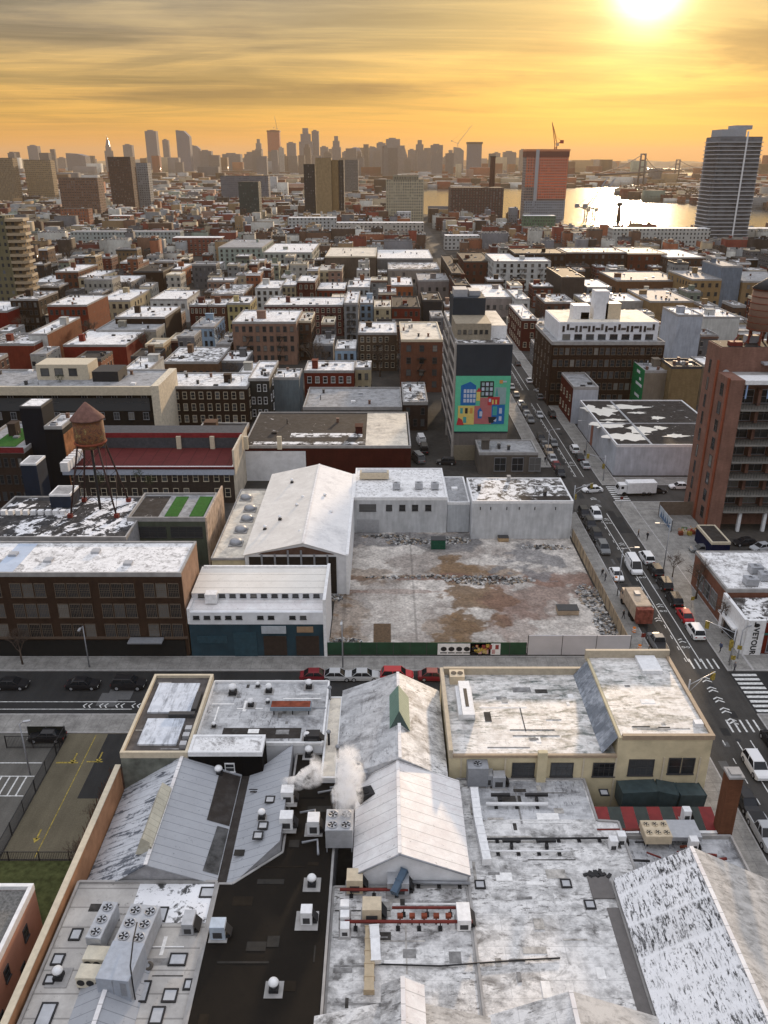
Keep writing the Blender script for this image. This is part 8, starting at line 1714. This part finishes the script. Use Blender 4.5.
for i, (px, py, rz) in enumerate([(418, 458, .3), (424, 449, 0), (421, 440, .1), (446, 461, 1.5)]):
    x, y = A(px, py, .8); car('van' if i < 3 else 'suv', ['grey', 'black', 'white', 'black'][i], x, y, rz, ['grey van in the alley west of the mural tower, lowest', 'black van in the alley west of the mural tower, middle', 'white van in the alley west of the mural tower, topmost', 'black car at the foot of the mural tower'][i])
for i, py in enumerate((330, 337, 345, 353, 361, 369, 378, 386, 394)): 
    car('sedan', ['black', 'silver', 'grey'][i % 3], 41.6, DD(py, .8), PI, '%s car at the west avenue kerb beyond the mural tower, %s from its corner' % (['black', 'silver', 'grey'][i % 3], ORD[8 - i]))
    if i % 2 == 0: car('sedan', ['white', 'black', 'grey'][i % 3], 48.6, DD(py + 2, .8), 0, '%s car at the east avenue kerb by the penthouse mill, %s from the corner house' % (['white', 'black', 'grey'][i % 3], ORD[(8 - i) // 2]))
# white bus, refuse truck
def truck(name, label, cat, x, y, rz, L, W, Hh, cabcol, boxmat, boxz=1.0, rear=None):
    t = thing(name, label, cat, (x, y, .016), rz); m = MB(); m.box(-W / 2, W / 2, -L / 2, L / 2 - 2.1, boxz, Hh); lpart(m, 'cargo_box', boxmat, t, bevel=.08)
    m = MB(); m.box(-W / 2 + .1, W / 2 - .1, L / 2 - 2.0, L / 2, .5, 1.5); m.face([(-W / 2 + .1, L / 2, 1.5), (W / 2 - .1, L / 2, 1.5), (W / 2 - .25, L / 2 - .35, 2.5), (-W / 2 + .25, L / 2 - .35, 2.5)]); m.box(-W / 2 + .2, W / 2 - .2, L / 2 - 1.95, L / 2 - .36, 1.503, 2.6); o = lpart(m, 'cab', PAINTM, t, color=cabcol)
    m = MB(); m.face([(-W / 2 + .3, L / 2 + .01, 1.6), (W / 2 - .3, L / 2 + .01, 1.6), (W / 2 - .4, L / 2 - .30, 2.35), (-W / 2 + .4, L / 2 - .30, 2.35)]); m.box(-W / 2 + .19, W / 2 - .19, L / 2 - 1.3, L / 2 - .7, 1.65, 2.25); lpart(m, 'window', CARGLASS, t)
    m = MB(); m.box(-W / 2 + .3, W / 2 - .3, -L / 2 + .2, L / 2 - .2, .45, boxz - .003); lpart(m, 'chassis', BLACK, t)
    for sx_ in (-1, 1):
        for sy_ in (-L * .32, -L * .18, L * .33):
            m = MB(); m.tube([(sx_ * (W / 2 - .35), sy_, .5), (sx_ * (W / 2), sy_, .5)], .5, 14); lpart(m, 'wheel', TYRE, t)
    return t
truck('box_truck', 'long white box van waiting at the mouth of the second street', 'truck', XX(636, 171, 2), 171.0, PI / 2 + .05, 8.6, 2.4, 3.1, (.7, .7, .7), WHITE, .6)
t = truck('garbage_truck', 'tan topped refuse truck with rusty red open rear standing by the tan fence', 'truck', XX(637, 117.5, 2), 118.6, PI * 0 + .02, 8.4, 2.6, 3.6, (.4, .3, .22), plain('truck_tan', (.42, .34, .26), .7, 0, .3))
m = MB(); m.box(-1.25, 1.25, -5.2, -4.2, .9, 3.4); m.box(-1.0, 1.0, -5.25, -5.202, 1.4, 2.6); lpart(m, 'tailgate', plain('truck_rust', (.22, .07, .05), .8, 0, .6), t); m = MB(); m.box(-.4, .4, -1, .2, 3.6, 3.95); lpart(m, 'roof_hatch', GREYM, t)
car('pickup', 'grey', XX(654, 110.5, 1), DD(641, .9), .02, 'grey and black pickup with orange gear in the bed behind the refuse truck')
# ------------------------------------------------------------------ street furniture
def signal(label, x, y, rz, h=6.2, arm=4.2):
    t = thing('traffic_signal', label, 'traffic light', (x, y, .13), rz, 'traffic signals'); m = MB(); m.tube([(0, 0, 0), (0, 0, h)], [.14, .10], 8); lpart(m, 'pole', STEEL, t); m = MB(); m.tube([(0, 0, h - .8), (arm, 0, h + .1)], .07, 6); m.tube([(0, 0, h - 2), (arm * .5, 0, h - .5)], .04, 6); lpart(m, 'arm', STEEL, t)
    for xx in (arm - .3, .25):
        zz = h - .5 if xx > 1 else h - 2.6; m = MB(); m.box(xx - .18, xx + .18, -.2, .2, zz - .5, zz + .5); m.box(xx - .3, xx + .3, .12, .16, zz - .6, zz + .6)
        lpart(m, 'signal_head', PAINTY, t)
    return t
signal('traffic signal with yellow heads on the cream building corner', 39.6, 90.2, .4); signal('traffic signal with yellow heads beside the corner shop pylon', 50.6, 103.0, PI - .5); signal('traffic signal at the second crossing by the white warehouse', 39.6, 160.0, .3); signal('traffic signal at the second crossing by the white store', 50.6, 179, PI - .3)
lamp('tall lamp by the tan plywood fence of the cleared lot', 39.6, 124, 9, 2.2, 0); lamp('tall lamp on the plaza side of the avenue', 50.6, 134, 9, 2.2, PI); lamp('lamp beside the white store on the avenue', 50.6, 197, 9, 2.2, PI); lamp('lamp before the brick loft awning', -43, 102.5, 7, 1.2, -PI / 2); lamp('thin lamp pole by the dark green fence', -6.0, 102.4, 8, 1.2, -PI / 2); lamp('lamp at the striped crossing corner beyond the street', 52.5, 104.8, 5, 1.5, .6); lamp('lamp by the low shop at the mural tower', 39.6, 190, 9, 2.0, 0)
def sign(label, x, y, rz, mat=PAINTY, h=2.4):
    t = thing('street_sign', label, 'sign', (x, y, .13), rz, 'small street signs'); m = MB(); m.tube([(0, 0, 0), (0, 0, h)], .04, 6); lpart(m, 'post', STEEL, t); m = MB(); m.box(-.32, .32, -.06, -.041, h - .75, h - .05); lpart(m, 'plate', mat, t); return t
for (x, y, lab) in ((50.6, 119.5, 'orange sign on the sidewalk beside the red parked car'), (51.0, 104.2, 'yellow sign close to the shop pylon'), (52.4, 104.6, 'second yellow sign by the shop pylon'), (50.4, 101.9, 'yellow sign at the zebra crossing corner')): sign(lab, x, y, random.uniform(-.4, .4))
for (x, y, lab) in ((39.2, 108, 'small red sign by the pale hoarding end'), (50.6, 163.5, 'small red sign at the plaza corner'), (39.4, 162, 'small red sign at the white warehouse corner')): sign(lab, x, y, 0, REDM)
def barrier(label, x, y, rz):
    t = thing('traffic_barrel', label, 'barrel', (x, y, .02), rz, 'orange barrels by the fence'); m = MB(); m.lathe([(.32, 0), (.28, .05), (.26, .9), (.1, 1.0)], 0, 0, 12); lpart(m, 'drum', plain('barrel_orange', (.6, .18, .03)), t); m = MB(); m.lathe([(.285, .3), (.285, .45)], 0, 0, 12); m.lathe([(.28, .6), (.28, .75)], 0, 0, 12); lpart(m, 'band', WHITE, t)
barrier('orange barrel before the refuse truck', 39.2, 112.3, 0); barrier('orange barrel beside the small white car', XX(617, 129, 1), 129.5, 0); barrier('orange barrel at the pale hoarding corner', 38.6, 107.2, 0)
# ------------------------------------------------------------------ people
def person(label, x, y, z, rz, top, legs_, stride=.18):
    me = bpy.data.meshes.new('body'); J = [(0, 0, .95), (0, 0, 1.2), (0, 0, 1.42), (0, .01, 1.54), (0, .03, 1.66), (0, .03, 1.76), (-.10, 0, .92), (-.11, stride * .6, .5), (-.11, stride, .08), (-.11, stride + .13, .04), (.10, 0, .92), (.11, -stride * .2, .5), (.11, -stride, .1), (.11, -stride + .13, .04), (-.2, 0, 1.40), (-.26, -.05, 1.12), (-.27, .06, .88), (.2, 0, 1.40), (.26, .05, 1.12), (.27, .14, .9)]
    E = [(0, 1), (1, 2), (2, 3), (3, 4), (4, 5), (0, 6), (6, 7), (7, 8), (8, 9), (0, 10), (10, 11), (11, 12), (12, 13), (2, 14), (14, 15), (15, 16), (2, 17), (17, 18), (18, 19)]
    Rr = [.17, .17, .17, .06, .10, .08, .10, .075, .05, .045, .10, .075, .05, .045, .08, .055, .04, .08, .055, .04]
    me.from_pydata(J, E, []); o = bpy.data.objects.new('person', me); COL.objects.link(o); sk = o.modifiers.new('skin', 'SKIN')
    for i, v in enumerate(me.skin_vertices[0].data if me.skin_vertices else []): v.radius = (Rr[i], Rr[i] * .8); v.use_root = (i == 0)
    if not me.skin_vertices: 
        bm = bmesh.new(); bm.from_mesh(me); lay = bm.verts.layers.skin.verify(); bm.verts.ensure_lookup_table()
        for i, v in enumerate(bm.verts): v[lay].radius = (Rr[i], Rr[i] * .8); v[lay].use_root = (i == 0)
        bm.to_mesh(me); bm.free()
    ss = o.modifiers.new('smooth', 'SUBSURF'); ss.levels = 1; ss.render_levels = 1
    m, t, p = newmat('clothes'); zz = t.xyz(t.node('ShaderNodeTexCoord').outputs['Object'])[2]
    t.l.new(t.ramp(t.math('DIVIDE', zz, 2.0), [(0, (.02, .02, .02)), (.06, legs_), (.47, top), (.765, (.45, .28, .2)), (.85, (.03, .02, .015))], 'CONSTANT'), p.inputs['Base Color']); me.materials.append(m)
    o.location = (x, y, z); o.rotation_euler = (0, 0, rz); return tag(o, label, 'person')
for (px, py, lab, a, b_) in [(730, 662, 'person in black walking at the kerb below the shop pylon', (.015, .015, .02), (.02, .02, .03)), (720, 652, 'person in a blue coat beside the yellow sign', (.03, .05, .12), (.02, .02, .03)), (647, 540, 'person in black walking alone on the plaza sidewalk', (.015, .015, .018), (.02, .02, .02)), (602, 577, 'person in dark clothes by the tan plywood fence, first of two', (.02, .02, .02), (.03, .03, .05)), (605, 581, 'person in grey by the tan plywood fence, second of two', (.1, .1, .1), (.03, .03, .05)), (623, 619, 'person in black beside the refuse truck', (.02, .02, .02), (.02, .02, .03)), (648, 655, 'worker in black behind the pickup with orange gear', (.03, .03, .03), (.05, .05, .08)), (584, 456, 'person in dark coat near the white store wall', (.03, .02, .02), (.03, .03, .04)), (545, 463, 'person in black between the parked rows and the low shop', (.015, .015, .02), (.02, .02, .03)), (638, 537, 'person in a brown coat on the plaza', (.12, .07, .04), (.03, .03, .04)), (734, 672, 'person in grey stepping off at the zebra crossing', (.12, .12, .13), (.02, .02, .03))]:
    x, y = A(px, py, .13); person(lab, x, y, .14, random.uniform(0, 6), a, b_)
# ------------------------------------------------------------------ bare winter trees and scrub
BARK = plain('bare_bark', (.10, .075, .06), .9, 0, .3)
def tree_proto(seed, h, name='bare_tree', lab='proto', spread=1.0):
    rnd = random.Random(seed); t = thing(name, lab, 'tree', (0, 0, -60)); m = MB(); m.tube([(0, 0, 0), (.05, 0, h * .2), (.02, .06, h * .38)], [h * .022, h * .018, h * .014], 7); lpart(m, 'trunk', BARK, t); m = MB()
    def br(p, d, L, r, n):
        q = p + d * L * .5 + Vector((rnd.uniform(-.08, .08), rnd.uniform(-.08, .08), .04)) * L; e = p + d * L; m.tube([p, q, e], [r, r * .8, r * .55], 4 if n < 3 else 5, 0, False)
        if n == 0: return
        for k in range(rnd.choice([3, 4]) if n > 1 else 4):
            a = rnd.uniform(.35, .9); az = rnd.uniform(0, 6.28); ax = Vector((math.cos(az), math.sin(az), 0)); nd = (d + (ax * math.tan(a) * spread) + Vector((0, 0, .15))).normalized(); br(p.lerp(e, rnd.uniform(.55, 1)), nd, L * rnd.uniform(.55, .75), r * .55, n - 1)
    for k in range(4): az = k * 1.57 + rnd.uniform(-.4, .4); br(Vector((0, 0, h * (.30 + .02 * k))), Vector((math.cos(az) * .5 * spread, math.sin(az) * .5 * spread, 1)).normalized(), h * .27, h * .010, 4)
    br(Vector((.02, .06, h * .37)), Vector((0, 0, 1)), h * .25, h * .012, 4); lpart(m, 'crown', BARK, t); return t
TP = [tree_proto(1, 9), tree_proto(5, 11), tree_proto(9, 7, spread=1.2)]
spots = []
rt = random.Random(31); TRS = [(52.9, 112, 'bare street tree beside the brick workshop'), (52.6, 123, 'bare street tree at the plaza by the brick workshop wall'), (51.2, 131, 'bare young tree on the plaza sidewalk'), (-53, 103.2, 'bare street tree before the brick loft'), (-30.3, 69, 'bare bush-like tree low in the driveway planting strip'), (-30.2, 74, 'bare bush-like tree high in the driveway planting strip'), (-31.4, 64.5, 'bare tree by the lawn corner')]
for i, (x, y, lab) in enumerate(TRS):
    s = .75 if x > 0 or y > 100 else .5; p = TP[i % 3]
    if i < 3: p.location = (x, y, .1); p['label'] = lab; p['group'] = 'bare trees'; p.scale = (s, s, s)
    else: dup(p, (x, y, .1), i * 1.3, lab, 'bare trees', None, s)
gaps = []
for (px, py, lab) in [(325, 362, 'bare tree in the yard behind the pale blue house'), (318, 357, 'bare tree beside the one behind the pale blue house'), (380, 368, 'bare tree in the dark yard below the brown apartment house'), (390, 362, 'bare tree against the corner block'), (372, 362, 'bare tree behind the small cream house'), (165, 345, 'bare tree beside the long brown warehouse'), (180, 338, 'bare tree west of the light blue house'), (222, 350, 'bare tree in the yard by the small brown building'), (155, 340, 'bare tree at the corner of the pale grey warehouse'), (232, 374, 'bare tree behind the brown flats'), (253, 345, 'bare tree below the pinkish apartment house'), (286, 352, 'bare tree east of the pinkish apartment house'), (78, 322, 'bare tree between the red block and the blood red warehouse'), (700, 345, 'bare tree by the blank tall building'), (640, 395, 'bare tree at the foot of the penthouse mill'), (655, 398, 'bare tree in the yard behind the white store'), (475, 275, 'bare tree behind the mural tower'), (560, 292, 'bare tree near the squat dark building'), (340, 268, 'bare tree before the brown grey warehouse'), (203, 280, 'bare tree among the western walk-ups'), (142, 262, 'bare tree behind the dark slanting factory'), (90, 262, 'bare tree in the western rows'), (420, 300, 'bare tree beside the plain dark box'), (300, 262, 'bare tree beside the pale stepped flats'), (160, 255, 'bare tree in the far western rows')]:
    x, y = A(px, py, 3); i = len(lab) % 3; dup(TP[i], (x, y, 0), px * .7, lab, 'bare trees', None, rt.uniform(.9, 1.3))
n = 0
while n < 70:
    y = rt.uniform(262, 760); x = rt.uniform(-1, 1) * halfw(y)
    if 35 < x < 55 or any(a - .3 < x < b + .3 and c - .3 < y < d + .3 for a, b, c, d in OCC): continue
    dup(TP[n % 3], (x, y, 0), rt.uniform(0, 6), 'bare brown winter tree among the crowded rows of houses', 'bare yard trees', None, rt.uniform(1.0, 1.5)); n += 1
m = MB(); rnd = random.Random(8)
for k in range(1500):
    x, y = rnd.uniform(-33.0 if k % 3 else -31.4, -29.4), rnd.uniform(67, 80); b = Vector((x, y, .02)); m.tube([b, b + Vector((rnd.uniform(-.3, .3), rnd.uniform(-.3, .3), rnd.uniform(.3, 1.3)))], .024, 3, 0, False)
stuff(m.build('undergrowth', plain('dry_twigs', (.14, .07, .05)), None), 'dry leafless twigs along the driveway wall', 'undergrowth')
# evergreen shrubs on the deck behind the water tower
GREENS = plain('shrub_leaf', (.035, .05, .02), .8, 0, .6, 3)
for i, (px, py, lab) in enumerate([(138, 478, 'round evergreen shrub on the terrace behind the water tower'), (150, 485, 'smaller evergreen shrub beside the round one'), (64, 405, 'evergreen shrub beside the slate tower'), (100, 483, 'low evergreen shrub under the water tower')]):
    x, y = A(px, py, 9); t = thing('evergreen_shrub', lab, 'shrub', (x, y, 8.8 if i != 2 else 15), 0, 'terrace shrubs'); m = MB(); rnd = random.Random(i)
    for k in range(420):
        d = Vector((rnd.gauss(0, 1), rnd.gauss(0, 1), rnd.gauss(0, 1))).normalized() * rnd.uniform(.5, 1.25); c = d + Vector((0, 0, 1.3)); u = Vector((rnd.uniform(-1, 1), rnd.uniform(-1, 1), rnd.uniform(-1, 1))) * .16; v = Vector((rnd.uniform(-1, 1), rnd.uniform(-1, 1), rnd.uniform(-1, 1))) * .16; m.face([c, c + u, c + v])
    lpart(m, 'foliage', GREENS, t); m = MB(); m.tube([(0, 0, 0), (0, 0, .9)], .07, 6); lpart(m, 'stem', BARK, t)
# far shore trees as one low fringe on the point
m = MB(); rnd = random.Random(3)
for k in range(2600):
    px = rnd.uniform(623, 700); x, y = A(px, rnd.uniform(192.5, 196.5) + max(0, (px - 660)) * .12, 0); z = abs(rnd.gauss(6, 5)) + 1; c = Vector((x, y, z)); s = 3.2; m.face([c + Vector((rnd.uniform(-s, s), rnd.uniform(-s, s), rnd.uniform(-s, s))) for _ in range(3)])
stuff(m.build('far_shore_trees', plain('far_twigs', (.11, .075, .05)), None), 'bare brown tree belt on the point beyond the bright river', 'trees')
for o in list(COL.objects):
    if o.parent is None and o.get('label') == 'proto':
        for c in KIDS.get(o.name, []): bpy.data.objects.remove(c)
        bpy.data.objects.remove(o)
